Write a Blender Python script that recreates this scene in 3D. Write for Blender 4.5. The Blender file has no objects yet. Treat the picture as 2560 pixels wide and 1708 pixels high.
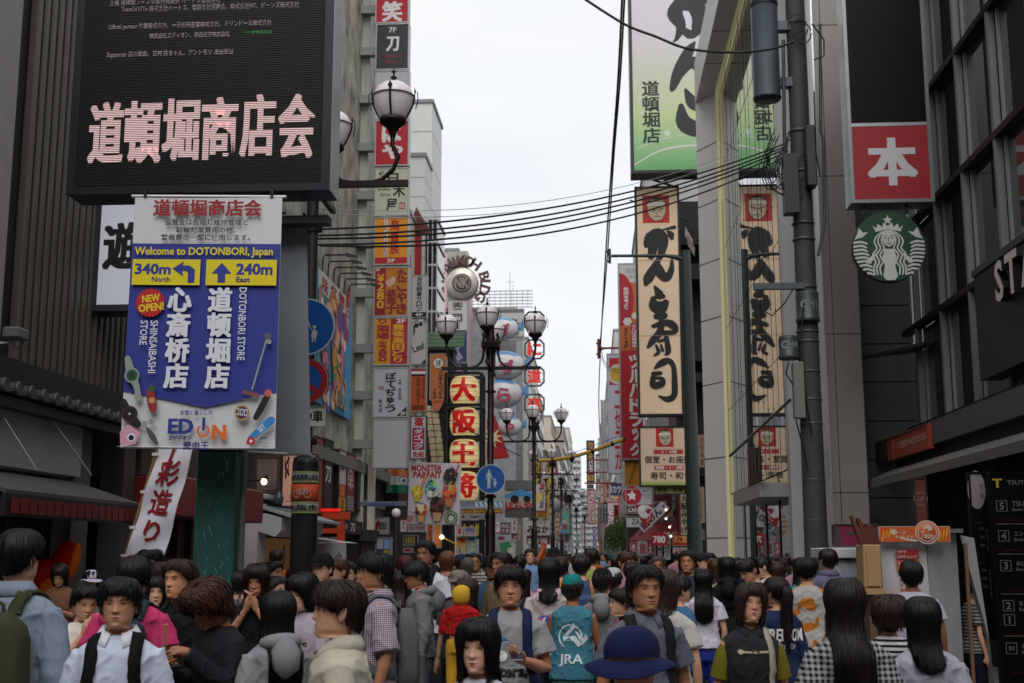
import bpy, math, random
import numpy as np
from mathutils import Vector, Matrix, noise
from mathutils.bvhtree import BVHTree
random.seed(7); rnd=random.random; PI=math.pi
S=bpy.context.scene; C=S.collection
# ---------------- camera, world, sun, exposure ----------------
F=3100.0; TH=math.atan(531/F); PS=math.atan(205/F*math.cos(TH)); CAM=(0,0,1.75)
cd=bpy.data.cameras.new('camera'); cam=bpy.data.objects.new('camera',cd); C.objects.link(cam); S.camera=cam
cam.location=CAM; cam.rotation_euler=(PI/2+TH,0,PS); cd.sensor_width=36; cd.lens=36*F/2560; cd.clip_start=.1; cd.clip_end=3000; cd.dof.use_dof=True; cd.dof.focus_distance=9.5; cd.dof.aperture_fstop=5.6
W=bpy.data.worlds.new('World'); S.world=W; W.use_nodes=True
wn=W.node_tree.nodes; wl=W.node_tree.links; wn.clear()
SUN_EL=math.radians(48); SUN_AZ=math.radians(180)
sky=wn.new('ShaderNodeTexSky'); sky.sky_type='NISHITA'; sky.sun_disc=False; sky.sun_elevation=SUN_EL; sky.sun_rotation=SUN_AZ
skm=wn.new('ShaderNodeVectorMath'); skm.operation='SCALE'; skm.inputs['Scale'].default_value=.10
tc=wn.new('ShaderNodeTexCoord'); mp=wn.new('ShaderNodeMapping'); mp.inputs['Scale'].default_value=(1.6,1.6,4.5); mp.inputs['Location'].default_value=(3.1,.4,1.0)
nz=wn.new('ShaderNodeTexNoise'); nz.inputs['Scale'].default_value=1.5; nz.inputs['Detail'].default_value=6; nz.inputs['Roughness'].default_value=.52
rp=wn.new('ShaderNodeValToRGB'); rp.color_ramp.elements[0].position=.34; rp.color_ramp.elements[1].position=.62
rp.color_ramp.elements[0].color=(.86,.86,.86,1); rp.color_ramp.elements[1].color=(1,1,1,1)
n2=wn.new('ShaderNodeTexNoise'); n2.inputs['Scale'].default_value=2.3; n2.inputs['Detail'].default_value=5
r2=wn.new('ShaderNodeValToRGB'); r2.color_ramp.elements[0].position=.3; r2.color_ramp.elements[1].position=.7
r2.color_ramp.elements[0].color=(.615,.632,.655,1); r2.color_ramp.elements[1].color=(.665,.665,.67,1)
mx=wn.new('ShaderNodeMix'); mx.data_type='RGBA'; bg=wn.new('ShaderNodeBackground'); wo=wn.new('ShaderNodeOutputWorld')
L=wl.new
L(tc.outputs['Generated'],mp.inputs[0]); L(mp.outputs[0],nz.inputs['Vector']); L(nz.outputs[0],rp.inputs[0]); L(mp.outputs[0],n2.inputs['Vector']); L(n2.outputs[0],r2.inputs[0])
L(sky.outputs[0],skm.inputs[0]); L(rp.outputs[0],mx.inputs['Factor']); L(skm.outputs[0],mx.inputs['A']); L(r2.outputs[0],mx.inputs['B']); L(mx.outputs['Result'],bg.inputs[0]); L(bg.outputs[0],wo.inputs[0])
bg.inputs[1].default_value=1.0
sl=bpy.data.lights.new('sun','SUN'); sl.energy=1.3; sl.angle=math.radians(50); sl.color=(1,.97,.93); sun=bpy.data.objects.new('sun',sl); C.objects.link(sun)
sun.rotation_euler=(PI/2-SUN_EL,0,0)
S.view_settings.view_transform='Standard'; S.view_settings.look='None'; S.view_settings.exposure=.6; S.view_settings.gamma=1; S.view_settings.use_curve_mapping=False
S.cycles.max_bounces=6; S.cycles.diffuse_bounces=3; S.cycles.glossy_bounces=3; S.cycles.transmission_bounces=4; S.cycles.transparent_max_bounces=6
# ---------------- pixel of the 2560x1708 photograph -> place ----------------
def ray(px,py):
    x=px-1280; y=854-py; f=F
    R=Vector((math.cos(PS),math.sin(PS),0)); Fw=Vector((-math.sin(PS)*math.cos(TH),math.cos(PS)*math.cos(TH),math.sin(TH)))
    U=R.cross(Fw); return (R*x+U*y+Fw*f)
def at(px,py,Y):
    d=ray(px,py); return Vector(CAM)+d*(Y/d.y)
def onX(px,py,X):
    d=ray(px,py); return Vector(CAM)+d*(X/d.x)
def proj(p):
    v=Vector(p)-Vector(CAM); R=Vector((math.cos(PS),math.sin(PS),0)); Fw=Vector((-math.sin(PS)*math.cos(TH),math.cos(PS)*math.cos(TH),math.sin(TH))); U=R.cross(Fw)
    w=v.dot(Fw); return 1280+F*v.dot(R)/w, 854-F*v.dot(U)/w
# ---------------- materials ----------------
def lin(h):
    if isinstance(h,(tuple,list)): return tuple(h)[:3]
    h=h.lstrip('#'); h=h if len(h)==6 else ''.join(c*2 for c in h); r=[int(h[i:i+2],16)/255 for i in (0,2,4)]
    return tuple(c/12.92 if c<=.04045 else ((c+.055)/1.055)**2.4 for c in r)
_M={}
def mat(h,rough=.55,metal=0.,bump=0.,bs=60.,var=0.,vs=3.,emit=0.,spec=.4,key=None,coat=0.,stretch=(1,1,1),dirt=0.):
    k=(str(h),rough,metal,bump,bs,var,vs,emit,spec,coat,stretch,dirt)
    if k in _M: return _M[k]
    c=lin(h); m=bpy.data.materials.new(key or 'surface'); m.use_nodes=True; nt=m.node_tree; b=nt.nodes['Principled BSDF']
    b.inputs['Base Color'].default_value=(*c,1); b.inputs['Roughness'].default_value=rough; b.inputs['Metallic'].default_value=metal
    b.inputs['Specular IOR Level'].default_value=spec; b.inputs['Coat Weight'].default_value=coat
    if emit: b.inputs['Emission Color'].default_value=(*c,1); b.inputs['Emission Strength'].default_value=emit
    if bump or var or dirt:
        t=nt.nodes.new('ShaderNodeTexCoord'); mpn=nt.nodes.new('ShaderNodeMapping'); mpn.inputs['Scale'].default_value=stretch; nt.links.new(t.outputs['Object'],mpn.inputs[0])
    if var or dirt:
        n=nt.nodes.new('ShaderNodeTexNoise'); n.inputs['Scale'].default_value=vs; n.inputs['Detail'].default_value=6; n.inputs['Roughness'].default_value=.62; nt.links.new(mpn.outputs[0],n.inputs['Vector'])
        r=nt.nodes.new('ShaderNodeValToRGB'); lo=max(0,1-var*1.4); hi=1+var*.5
        r.color_ramp.elements[0].position=.3; r.color_ramp.elements[1].position=.7
        r.color_ramp.elements[0].color=(*[x*lo for x in c],1); r.color_ramp.elements[1].color=(*[min(1,x*hi) for x in c],1)
        nt.links.new(n.outputs[0],r.inputs[0]); src=r.outputs[0]
        if dirt:
            n3=nt.nodes.new('ShaderNodeTexNoise'); n3.inputs['Scale'].default_value=vs*3; n3.inputs['Detail'].default_value=8
            mm=nt.nodes.new('ShaderNodeMapping'); mm.inputs['Scale'].default_value=(1,1,.12); nt.links.new(t.outputs['Object'],mm.inputs[0]); nt.links.new(mm.outputs[0],n3.inputs['Vector'])
            rr=nt.nodes.new('ShaderNodeValToRGB'); rr.color_ramp.elements[0].position=.52; rr.color_ramp.elements[1].position=.72; rr.color_ramp.elements[0].color=(0,0,0,1); rr.color_ramp.elements[1].color=(dirt,dirt,dirt,1)
            nt.links.new(n3.outputs[0],rr.inputs[0]); mi=nt.nodes.new('ShaderNodeMix'); mi.data_type='RGBA'; mi.inputs['B'].default_value=(.05,.045,.04,1)
            nt.links.new(rr.outputs[0],mi.inputs['Factor']); nt.links.new(src,mi.inputs['A']); src=mi.outputs['Result']
        nt.links.new(src,b.inputs['Base Color'])
        if emit: nt.links.new(src,b.inputs['Emission Color'])
    if bump:
        n=nt.nodes.new('ShaderNodeTexNoise'); n.inputs['Scale'].default_value=bs; n.inputs['Detail'].default_value=4; nt.links.new(mpn.outputs[0],n.inputs['Vector'])
        bp=nt.nodes.new('ShaderNodeBump'); bp.inputs['Strength'].default_value=bump; bp.inputs['Distance'].default_value=.02; nt.links.new(n.outputs[0],bp.inputs['Height']); nt.links.new(bp.outputs[0],b.inputs['Normal'])
    _M[k]=m; return m
def glass(h,rough=.03,alpha_mix=.0,ior=1.5,spec=1.0,metal=0.0):
    return mat(h,rough=rough,spec=spec,metal=metal,coat=.0)
WHITE=mat('#e8e8e8',.5,var=.04,vs=2); OFFW=mat('#d8d6d0',.5,var=.05); BLACK=mat('#0c0c0d',.45); INK=mat('#111114',.5)
DKFR=mat('#25282a',.4,.3,var=.1); ALU=mat('#9a9c9e',.35,.7,var=.08); GREY=mat('#7d7f82',.5,.2,var=.06)
# ---------------- mesh ----------------
def mesh(name,V,Fc,mats,mi=None,smooth=False):
    me=bpy.data.meshes.new(name); me.from_pydata([tuple(v) for v in V],[],[tuple(f) for f in Fc])
    for m in (mats if isinstance(mats,(list,tuple)) else [mats]): me.materials.append(m)
    if mi is not None: me.polygons.foreach_set('material_index',np.array(mi,dtype=np.int32))
    if smooth: me.polygons.foreach_set('use_smooth',[True]*len(me.polygons))
    me.update(); return me
def obj(name,me,parent=None,loc=None,rz=None):
    o=bpy.data.objects.new(name,me); C.objects.link(o)
    if parent is not None: o.parent=parent
    if loc is not None: o.location=loc
    if rz is not None: o.rotation_euler=(0,0,rz)
    return o
def thing(name,label,cat,loc=(0,0,0),rz=0,group=None):
    o=bpy.data.objects.new(name,None); o.empty_display_size=.2; C.objects.link(o); o.location=loc; o.rotation_euler=(0,0,rz); tag(o,label,cat,group); return o
def tag(o,label,cat,group=None):
    o['label']=label; o['category']=cat
    if group: o['group']=group
    return o
def structure(o,kind='structure'): o['kind']=kind; return o
class MB:
    """collects shapes; build() links them as one mesh object"""
    def __init__(s): s.V=[]; s.F=[]; s.M=[]; s.mats=[]; s.cur=0; s.T=None; s.sm=[]
    def use(s,m):
        if m not in s.mats: s.mats.append(m)
        s.cur=s.mats.index(m); return s
    def add(s,V,Fc,sm=False):
        n=len(s.V); 
        if s.T is not None: V=[s.T@Vector(v) for v in V]
        s.V+= [tuple(v) for v in V]; s.F+=[tuple(i+n for i in f) for f in Fc]; s.M+=[s.cur]*len(Fc); s.sm+=[sm]*len(Fc); return s
    def box(s,x0,x1,y0,y1,z0,z1,bev=0):
        if bev:
            b=min(bev,abs(x1-x0)*.45,abs(y1-y0)*.45,abs(z1-z0)*.45); V=[];
            for x,sx in((x0,1),(x1,-1)):
                for y,sy in((y0,1),(y1,-1)):
                    for z,sz in((z0,1),(z1,-1)):
                        V+=[(x+sx*b,y+sy*b,z),(x+sx*b,y,z+sz*b),(x,y+sy*b,z+sz*b)]
            I=lambda i,j,k,c:((i*2+j)*2+k)*3+c
            Fc=[(I(0,0,0,0),I(0,1,0,0),I(1,1,0,0),I(1,0,0,0)),(I(0,0,1,0),I(1,0,1,0),I(1,1,1,0),I(0,1,1,0)),
                (I(0,0,0,1),I(1,0,0,1),I(1,0,1,1),I(0,0,1,1)),(I(0,1,0,1),I(0,1,1,1),I(1,1,1,1),I(1,1,0,1)),
                (I(0,0,0,2),I(0,0,1,2),I(0,1,1,2),I(0,1,0,2)),(I(1,0,0,2),I(1,1,0,2),I(1,1,1,2),I(1,0,1,2))]
            for i in(0,1):
                for j in(0,1): Fc+=[(I(i,j,0,1),I(i,j,1,1),I(i,j,1,2),I(i,j,0,2))]
            for i in(0,1):
                for k in(0,1): Fc+=[(I(i,0,k,0),I(i,1,k,0),I(i,1,k,2),I(i,0,k,2))]
            for j in(0,1):
                for k in(0,1): Fc+=[(I(0,j,k,0),I(1,j,k,0),I(1,j,k,1),I(0,j,k,1))]
            for i in(0,1):
                for j in(0,1):
                    for k in(0,1): Fc+=[(I(i,j,k,0),I(i,j,k,1),I(i,j,k,2))]
            return s.add(V,Fc)
        V=[(x,y,z) for x in(x0,x1) for y in(y0,y1) for z in(z0,z1)]
        return s.add(V,[(0,1,3,2),(4,6,7,5),(0,4,5,1),(2,3,7,6),(0,2,6,4),(1,5,7,3)])
    def quad(s,a,b,c,d): return s.add([a,b,c,d],[(0,1,2,3)])
    def tube(s,pts,r,n=8,cap=True,sm=True):
        pts=[Vector(p) for p in pts]; rs=r if isinstance(r,(list,tuple)) else [r]*len(pts); V=[]; Fc=[]; up=None
        for i,p in enumerate(pts):
            d=(pts[min(i+1,len(pts)-1)]-pts[max(i-1,0)]).normalized()
            if up is None: up=Vector((0,0,1)) if abs(d.z)<.9 else Vector((1,0,0))
            a=d.cross(up); a=a.normalized() if a.length>1e-5 else Vector((1,0,0)); b=a.cross(d).normalized(); up=b
            for k in range(n):
                t=2*PI*k/n; V.append(p+(a*math.cos(t)+b*math.sin(t))*rs[i])
        for i in range(len(pts)-1):
            for k in range(n): Fc.append((i*n+k,i*n+(k+1)%n,(i+1)*n+(k+1)%n,(i+1)*n+k))
        s.add(V,Fc,sm)
        if cap:
            s.add(V[:n],[tuple(range(n))]); s.add(V[-n:],[tuple(reversed(range(n)))])
        return s
    def lathe(s,prof,c=(0,0,0),n=20,ax='z',sm=True,a0=0,a1=2*PI):
        V=[]; Fc=[]; full=abs(a1-a0-2*PI)<1e-6; m=n if full else n+1
        for r,z in prof:
            for k in range(m):
                t=a0+(a1-a0)*k/n; x,y=r*math.cos(t),r*math.sin(t)
                V.append((c[0]+x,c[1]+y,c[2]+z) if ax=='z' else (c[0]+x,c[1]+z,c[2]+y) if ax=='y' else (c[0]+z,c[1]+x,c[2]+y))
        for i in range(len(prof)-1):
            for k in range(n): Fc.append((i*m+k,i*m+(k+1)%m,(i+1)*m+(k+1)%m,(i+1)*m+k))
        return s.add(V,Fc,sm)
    def prism(s,poly,y0,y1):
        """poly in xz, extruded along y; fill both ends"""
        n=len(poly); V=[(x,y0,z) for x,z in poly]+[(x,y1,z) for x,z in poly]
        from mathutils.geometry import tessellate_polygon
        tri=tessellate_polygon([[Vector((x,z,0)) for x,z in poly]])
        Fc=[tuple(t) for t in tri]
        if y1!=y0: Fc+=[tuple(i+n for i in reversed(t)) for t in tri]+[(i,(i+1)%n,n+(i+1)%n,n+i) for i in range(n)]
        return s.add(V,Fc)
    def build(s,name,parent=None,loc=None,rz=None,m=None,smooth=None):
        me=mesh(name,s.V,s.F,s.mats or [m or GREY],s.M)
        if any(s.sm): me.polygons.foreach_set('use_smooth',s.sm)
        return obj(name,me,parent,loc,rz)
def boxo(name,m,x0,x1,y0,y1,z0,z1,parent=None,bev=0): return MB().use(m).box(x0,x1,y0,y1,z0,z1,bev).build(name,parent)
# ---------------- text ----------------
_T={}
def glyphs(s,off=.006,res=2):
    k=(s,off,res)
    if k in _T: return _T[k]
    cu=bpy.data.curves.new('t','FONT'); cu.body=s; cu.size=1; cu.offset=off; cu.resolution_u=res; o=bpy.data.objects.new('t',cu); C.objects.link(o)
    me=bpy.data.meshes.new_from_object(o.evaluated_get(bpy.context.evaluated_depsgraph_get()))
    V=np.array([v.co[:] for v in me.vertices]) if len(me.vertices) else np.zeros((0,3)); Fc=[tuple(p.vertices) for p in me.polygons]
    bpy.data.objects.remove(o); bpy.data.curves.remove(cu); bpy.data.meshes.remove(me)
    _T[k]=(V,Fc); return _T[k]
class Print:
    """flat print in panel coordinates u (0..1 left to right), v (0..1 top down) on a w x h panel, front at y=0 facing -y"""
    def __init__(s,w,h,off=.004,step=.0005): s.sub=0; s.mb=MB(); s.w=w; s.H=h; s.y=-off; s.st=step; s.n=0
    def P(s,u,v): return ((u-.5)*s.w,(1-v)*s.H)
    def B(s,a,b,c,d): X=s.bx; w,h=X[2]-X[0],X[3]-X[1]; return (a-X[0])/w,(b-X[1])/h,(c-X[0])/w,(d-X[1])/h
    def lay(s): s.n+=1; return s.y-s.n*s.st
    def _put(s,V,Fc,u0,v0,u1,v1,bold,keep=False,rot=0,fx=0):
        if len(V)==0: return
        mn=V.min(0); mxv=V.max(0); sx=max(mxv[0]-mn[0],1e-6); sy=max(mxv[1]-mn[1],1e-6)
        x0,z1=s.P(u0,v0); x1,z0=s.P(u1,v1); W_,H_=x1-x0,z1-z0
        kx=W_/sx; kz=H_/sy
        if keep: kx=kz=min(kx,kz)
        cx,cz=(x0+x1)/2,(z0+z1)/2; mcx,mcy=(mn[0]+mxv[0])/2,(mn[1]+mxv[1])/2
        b=min(bold*.75,.04)*min(kx,kz); sh=[(0,0)] if not bold else [(-b,-b*.6),(b,-b*.6),(-b,b*.6),(b,b*.6)]
        if bold>.028: sh+=[(0,0),(-b,0),(b,0),(0,-b*.6),(0,b*.6)]
        c,sn=math.cos(rot),math.sin(rot)
        y_=s.lay()
        for qi,(dx,dz) in enumerate(sh):
            y=y_-qi*.00004; VV=[]
            for v in V:
                X=(v[0]-mcx)*kx+dx; Z=(v[1]-mcy)*kz+dz; X+=fx*Z
                VV.append((cx+X*c-Z*sn,y,cz+X*sn+Z*c))
            s.mb.add(VV,Fc)
    def h(s,t,u0,v0,u1,v1,m,bold=.02,keep=False,rot=0,off=.006,fx=0): s.mb.use(m); V,Fc=glyphs(t,off); s._put(V,Fc,u0,v0,u1,v1,bold,keep,rot,fx); return s
    def h_(s,*a,**k): return s.h(*a,keep=True,**k)
    def v(s,t,u0,v0,u1,v1,m,bold=.02,off=.006,fill=.9):
        n=len(t); s.mb.use(m)
        for i,ch in enumerate(t):
            if ch==' ': continue
            V,Fc=glyphs(ch,off); a=v0+(v1-v0)*i/n; b=v0+(v1-v0)*(i+1)/n; g=(b-a)*(1-fill)/2
            if ch=='ー': V=np.stack([V[:,1],V[:,0],V[:,2]],1)
            if ch in 'ー・一いり1I' or ch in 'っゃゅょッァ':
                w_=(u1-u0)*s.w; h_=(b-a)*s.H*fill; uu=(u0+u1)/2
                if ch in 'ー1I': hw=(u1-u0)*.09; s._put(V,Fc,uu-hw,a+g,uu+hw,b-g,bold); continue
                if ch=='・': s._put(V,Fc,uu-(u1-u0)*.1,(a+b)/2-(b-a)*.1,uu+(u1-u0)*.1,(a+b)/2+(b-a)*.1,bold); continue
                if ch=='一': s._put(V,Fc,u0,(a+b)/2-(b-a)*.06,u1,(a+b)/2+(b-a)*.06,bold); continue
                q=.15*(u1-u0); s._put(V,Fc,u0+q,a+g*2,u1-q,b-g*2,bold); continue
            s._put(V,Fc,u0,a+g,u1,b-g,bold)
        return s
    def r(s,u0,v0,u1,v1,m):
        if s.sub:
            y=s.lay(); s.mb.use(m); nx=max(1,int((u1-u0)*s.sub+.5)); nz_=max(1,int((v1-v0)*s.sub+.5)); V=[]
            for i in range(nz_+1):
                for j in range(nx+1): X,Z_=s.P(u0+(u1-u0)*j/nx,v0+(v1-v0)*i/nz_); V.append((X,y,Z_))
            s.mb.add(V,[(i*(nx+1)+j,i*(nx+1)+j+1,(i+1)*(nx+1)+j+1,(i+1)*(nx+1)+j) for i in range(nz_) for j in range(nx)]); return s
        x0,z1=s.P(u0,v0); x1,z0=s.P(u1,v1); y=s.lay(); s.mb.use(m).quad((x0,y,z0),(x1,y,z0),(x1,y,z1),(x0,y,z1)); return s
    def poly(s,pts,m):
        y=s.lay(); P=[s.P(u,v) for u,v in pts]; s.mb.use(m).prism(P,y,y); return s
    def c(s,u,v,r,m,n=28,ry=None,a0=0,a1=2*PI):
        """disc, r in metres"""
        x,z=s.P(u,v); ry=ry or r; y=s.lay(); V=[(x,y,z)]+[(x+r*math.cos(a0+(a1-a0)*k/n),y,z+ry*math.sin(a0+(a1-a0)*k/n)) for k in range(n+1)]
        s.mb.use(m).add(V,[(0,k+1,k+2) for k in range(n)]); return s
    def ring(s,u,v,r,t,m,n=32,a0=0,a1=2*PI):
        x,z=s.P(u,v); y=s.lay(); V=[]
        for k in range(n+1):
            a=a0+(a1-a0)*k/n; V+=[(x+r*math.cos(a),y,z+r*math.sin(a)),(x+(r-t)*math.cos(a),y,z+(r-t)*math.sin(a))]
        s.mb.use(m).add(V,[(2*k,2*k+2,2*k+3,2*k+1) for k in range(n)]); return s
    def star(s,u,v,r,ri,n,m,a=PI/2):
        x,z=s.P(u,v); y=s.lay(); V=[(x,y,z)]
        for k in range(2*n): rr=r if k%2==0 else ri; V.append((x+rr*math.cos(a+PI*k/n),y,z+rr*math.sin(a+PI*k/n)))
        s.mb.use(m).add(V,[(0,k+1,(k+1)%(2*n)+1) for k in range(2*n)]); return s
    def stroke(s,pts,m,smooth=4):
        """brush stroke: (u,v,width in m)"""
        P=[(*s.P(u,v),w) for u,v,w in pts]; Q=[]
        for i in range(len(P)-1):
            p0=P[max(i-1,0)];p1=P[i];p2=P[i+1];p3=P[min(i+2,len(P)-1)]
            for k in range(smooth):
                t=k/smooth; Q.append(tuple(.5*((2*b)+(-a+c_)*t+(2*a-5*b+4*c_-d)*t*t+(-a+3*b-3*c_+d)*t**3) for a,b,c_,d in zip(p0,p1,p2,p3)))
        Q.append(P[-1]); V=[]; y=s.lay()
        for i,q in enumerate(Q):
            a=Q[max(i-1,0)]; b=Q[min(i+1,len(Q)-1)]; dx,dz=b[0]-a[0],b[1]-a[1]; l=math.hypot(dx,dz) or 1; w=max(q[2],.001)/2
            yy=y-i*.00002; V+=[(q[0]-dz/l*w,yy,q[1]+dx/l*w),(q[0]+dz/l*w,yy,q[1]-dx/l*w)]
        s.mb.use(m).add(V,[(2*i,2*i+2,2*i+3,2*i+1) for i in range(len(Q)-1)])
        for e_,q in enumerate((Q[0],Q[-1])):
            r_=max(q[2],.001)/2; y=s.y-s.n*s.st-.00002*len(Q)-.00004*(e_+1); s.mb.add([(q[0]+r_*math.cos(t*PI/5),y,q[1]+r_*math.sin(t*PI/5)) for t in range(10)],[tuple(range(10))])
        return s
    def build(s,name='lettering',parent=None,loc=(0,0,0),rz=0): return s.mb.build(name,parent,loc,rz)
def board(name,label,cat,box,Y=None,X=None,depth=.2,fr=None,ft=.05,panel=None,draw=None,group=None,back=0,frames=True,rows=None,side=1,proud=0):
    """a sign box. box = pixels (x0,y0,x1,y1) of its face; Y: faces the camera at that distance; X: lies in the plane of a street wall"""
    x0,y0,x1,y1=box; mx_,my=(x0+x1)/2,(y0+y1)/2
    if Y is not None:
        a,b=at(x0,my,Y),at(x1,my,Y); t,bt=at(mx_,y0,Y),at(mx_,y1,Y); w=b.x-a.x; h=t.z-bt.z; loc=((a.x+b.x)/2,Y,bt.z); rz=0
    else:
        a,b=onX(x0,my,X),onX(x1,my,X); c=onX(mx_,y0,X),onX(mx_,y1,X); w=abs(b.y-a.y); h=c[0].z-c[1].z; loc=(X,(a.y+b.y)/2,c[1].z); rz=PI/2 if X<0 else -PI/2
    th=thing(name,label,cat,loc,rz,group); fr=fr or DKFR; ft=min(ft,w*.2,h*.2)
    m=MB().use(fr); m.box(-w/2,w/2,.012,depth,0,h,.01)
    for a_ in ((-w/2,-w/2+ft,0,h),(w/2-ft,w/2,0,h),(-w/2+ft,w/2-ft,0,ft),(-w/2+ft,w/2-ft,h-ft,h)): m.box(a_[0],a_[1],-.02,.012,a_[2],a_[3])
    m.build('sign_frame',th)
    MB().use(panel or WHITE).box(-w/2+ft,w/2-ft,-.004,.012,ft,h-ft).build('sign_panel',th)
    if draw:
        p=Print(w-2*ft,h-2*ft,off=.006); q=ft/w*(x1-x0); q2=ft/h*(y1-y0); p.bx=(x0+q,y0+q2,x1-q,y1-q2); draw(p); p.build('lettering',th,loc=(0,0,ft))
    return th
# ---------------- people ----------------
def ss(x,a,b): t=np.clip((np.asarray(x,float)-a)/(b-a),0,1); return t*t*(3-2*t)
HZ0,HH=1.492,.226
_T0=[0,.06,.15,.22,.30,.40,.50,.60]
_W0=[.034,.048,.060,.064,.068,.0715,.0735,.0750]; _F0=[.076,.085,.087,.088,.087,.085,.084,.087]; _B0=[.030,.036,.045,.055,.068,.084,.096,.103]
def dome(t): u=np.clip((t-.6)/.4,0,1); return (1-u**2.2)**(1/2.2)
def headr(t,fem=False):
    t=np.asarray(t,float); d=dome(t); w=np.interp(t,_T0,_W0)*d; f=np.interp(t,_T0,_F0)*d; b=np.interp(t,_T0,_B0)*d
    if fem: w=w*np.interp(t,[0,.3,.6],[.86,.95,.98])
    return w,f,b
def ringpt(a,w,f,b,n=2.25):
    ca,sa=np.cos(a),np.sin(a); e=2/n
    x=w*np.sign(sa)*np.abs(sa)**e; y=np.where(ca>0,-f*np.abs(ca)**e,b*np.abs(ca)**e); return x,y
HCY=-.018
def bend(V,nod,turn,tilt=0):
    if not(nod or turn or tilt): return V
    V=np.array(V,float); w=ss(V[:,2],1.44,1.52)
    for i in range(len(V)):
        k=w[i]
        if k<=0: continue
        p=Vector((V[i][0],V[i][1]-.012,V[i][2]-1.49)); p.rotate(Matrix.Rotation(tilt*k,3,'Y')); p.rotate(Matrix.Rotation(nod*k,3,'X')); p.rotate(Matrix.Rotation(turn*k,3,'Z')); V[i]=(p.x,p.y+.012,p.z+1.49)
    return V
def rm(mb,vox,sm=4):
    me=mesh('t',mb.V,mb.F,GREY); o=obj('t',me); m=o.modifiers.new('r','REMESH'); m.mode='VOXEL'; m.voxel_size=vox
    if sm: q=o.modifiers.new('s','SMOOTH'); q.factor=.5; q.iterations=sm
    e=o.evaluated_get(bpy.context.evaluated_depsgraph_get()); r=bpy.data.meshes.new_from_object(e)
    n=len(r.vertices); V=np.zeros(n*3,dtype=np.float32); r.vertices.foreach_get('co',V); V=V.reshape(-1,3).astype(float)
    Nn=np.zeros(n*3,dtype=np.float32); r.vertices.foreach_get('normal',Nn); Nn=Nn.reshape(-1,3); Fc=[tuple(p.vertices) for p in r.polygons]
    bpy.data.objects.remove(o); bpy.data.meshes.remove(me); bpy.data.meshes.remove(r); return V,Nn,Fc
TOR=[(.80,.168,.115,.120),(.90,.170,.112,.122),(.97,.163,.110,.114),(1.06,.150,.104,.098),(1.15,.150,.106,.098),(1.24,.161,.115,.106),(1.32,.172,.113,.112),(1.375,.180,.100,.108),(1.410,.165,.082,.096),(1.432,.128,.068,.084),(1.450,.090,.060,.074),(1.468,.066,.055,.066)]
TORF=[(.80,.172,.112,.125),(.90,.172,.108,.128),(.97,.160,.102,.112),(1.06,.132,.092,.088),(1.15,.134,.098,.088),(1.24,.148,.120,.096),(1.32,.155,.112,.102),(1.375,.160,.092,.098),(1.410,.146,.074,.088),(1.432,.112,.060,.076),(1.450,.078,.053,.068),(1.468,.056,.049,.060)]
def loft(mb,rings,seg,cap0=True,cap1=True,n=2.3,cy=None):
    V=[];Fc=[]; A=np.linspace(-PI,PI,seg,endpoint=False)
    for i,(z,w,f,b) in enumerate(rings):
        x,y=ringpt(A,w,f,b,n); V+=[(x[k],y[k]+(cy[i] if cy else 0),z) for k in range(seg)]
    m=len(rings)
    for i in range(m-1):
        for k in range(seg): Fc.append((i*seg+k,i*seg+(k+1)%seg,(i+1)*seg+(k+1)%seg,(i+1)*seg+k))
    if cap0: Fc.append(tuple(reversed(range(seg))))
    if cap1: Fc.append(tuple((m-1)*seg+k for k in range(seg)))
    mb.add(V,Fc,True)
ARM={'down':((.225,.03,1.12),(.235,-.03,.88)),'phone':((.215,0,1.12),(.07,-.24,1.19)),'mouth':((.205,-.13,1.17),(.035,-.17,1.40)),'carry':((.215,0,1.12),(.02,-.27,1.07)),
 'up':((.235,-.17,1.33),(.08,-.27,1.53)),'strap':((.22,-.01,1.13),(.12,-.19,1.27)),'swing':((.235,.10,1.14),(.23,.10,.90)),'fwd':((.22,-.06,1.13),(.19,-.26,1.02)),'tray':((.225,-.03,1.14),(.09,-.28,1.10)),'trayhi':((.225,-.06,1.15),(.10,-.29,1.24)),'chop':((.225,-.08,1.16),(.12,-.27,1.34))}
def armpts(sd,pose,fem):
    e,w=ARM[pose]; s=-1 if sd<0 else 1; k=.90 if fem else 1
    sh=Vector((s*.168*k,.006,1.358)); e=Vector((s*e[0]*k,e[1],e[2])); w=Vector((s*w[0]*k,w[1],w[2])); return sh,e,w
def hand(mb,w,d,s,curl=.5,hold=0):
    """palm, four unequal fingers and a thumb, from wrist w along d"""
    d=d.normalized(); up=Vector((0,0,1)); side=d.cross(up); side=side.normalized() if side.length>.2 else Vector((0,-1,0)); nrm=side.cross(d).normalized()
    if abs(d.z)>.8: side=Vector((0,-1,0)); nrm=d.cross(side).normalized()*(1 if s>0 else -1); nrm=Vector((-s,0,0))
    else: nrm=-nrm if hold==0 else nrm
    mb.tube([w-d*.02,w+d*.02,w+d*.05,w+d*.088],[.024,.030,.034,.026],8)
    for i,(o,l) in enumerate(((-.027,.064),(-.009,.074),(.009,.070),(.026,.055))):
        p=w+d*.082+side*o; a=p+d*(l*.45)+nrm*(curl*l*.25); b=a+d*(l*.28)+nrm*(curl*l*.5); mb.tube([p-d*.02,p,a,b],[.010,.0098,.009,.0065],6)
    p=w+d*.028-side*.024; a=p-side*.026+d*.026+nrm*.012; b=a+d*.03+nrm*.012-side*.002; mb.tube([p,a,b],[.013,.011,.008],6)
_body={}
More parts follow.
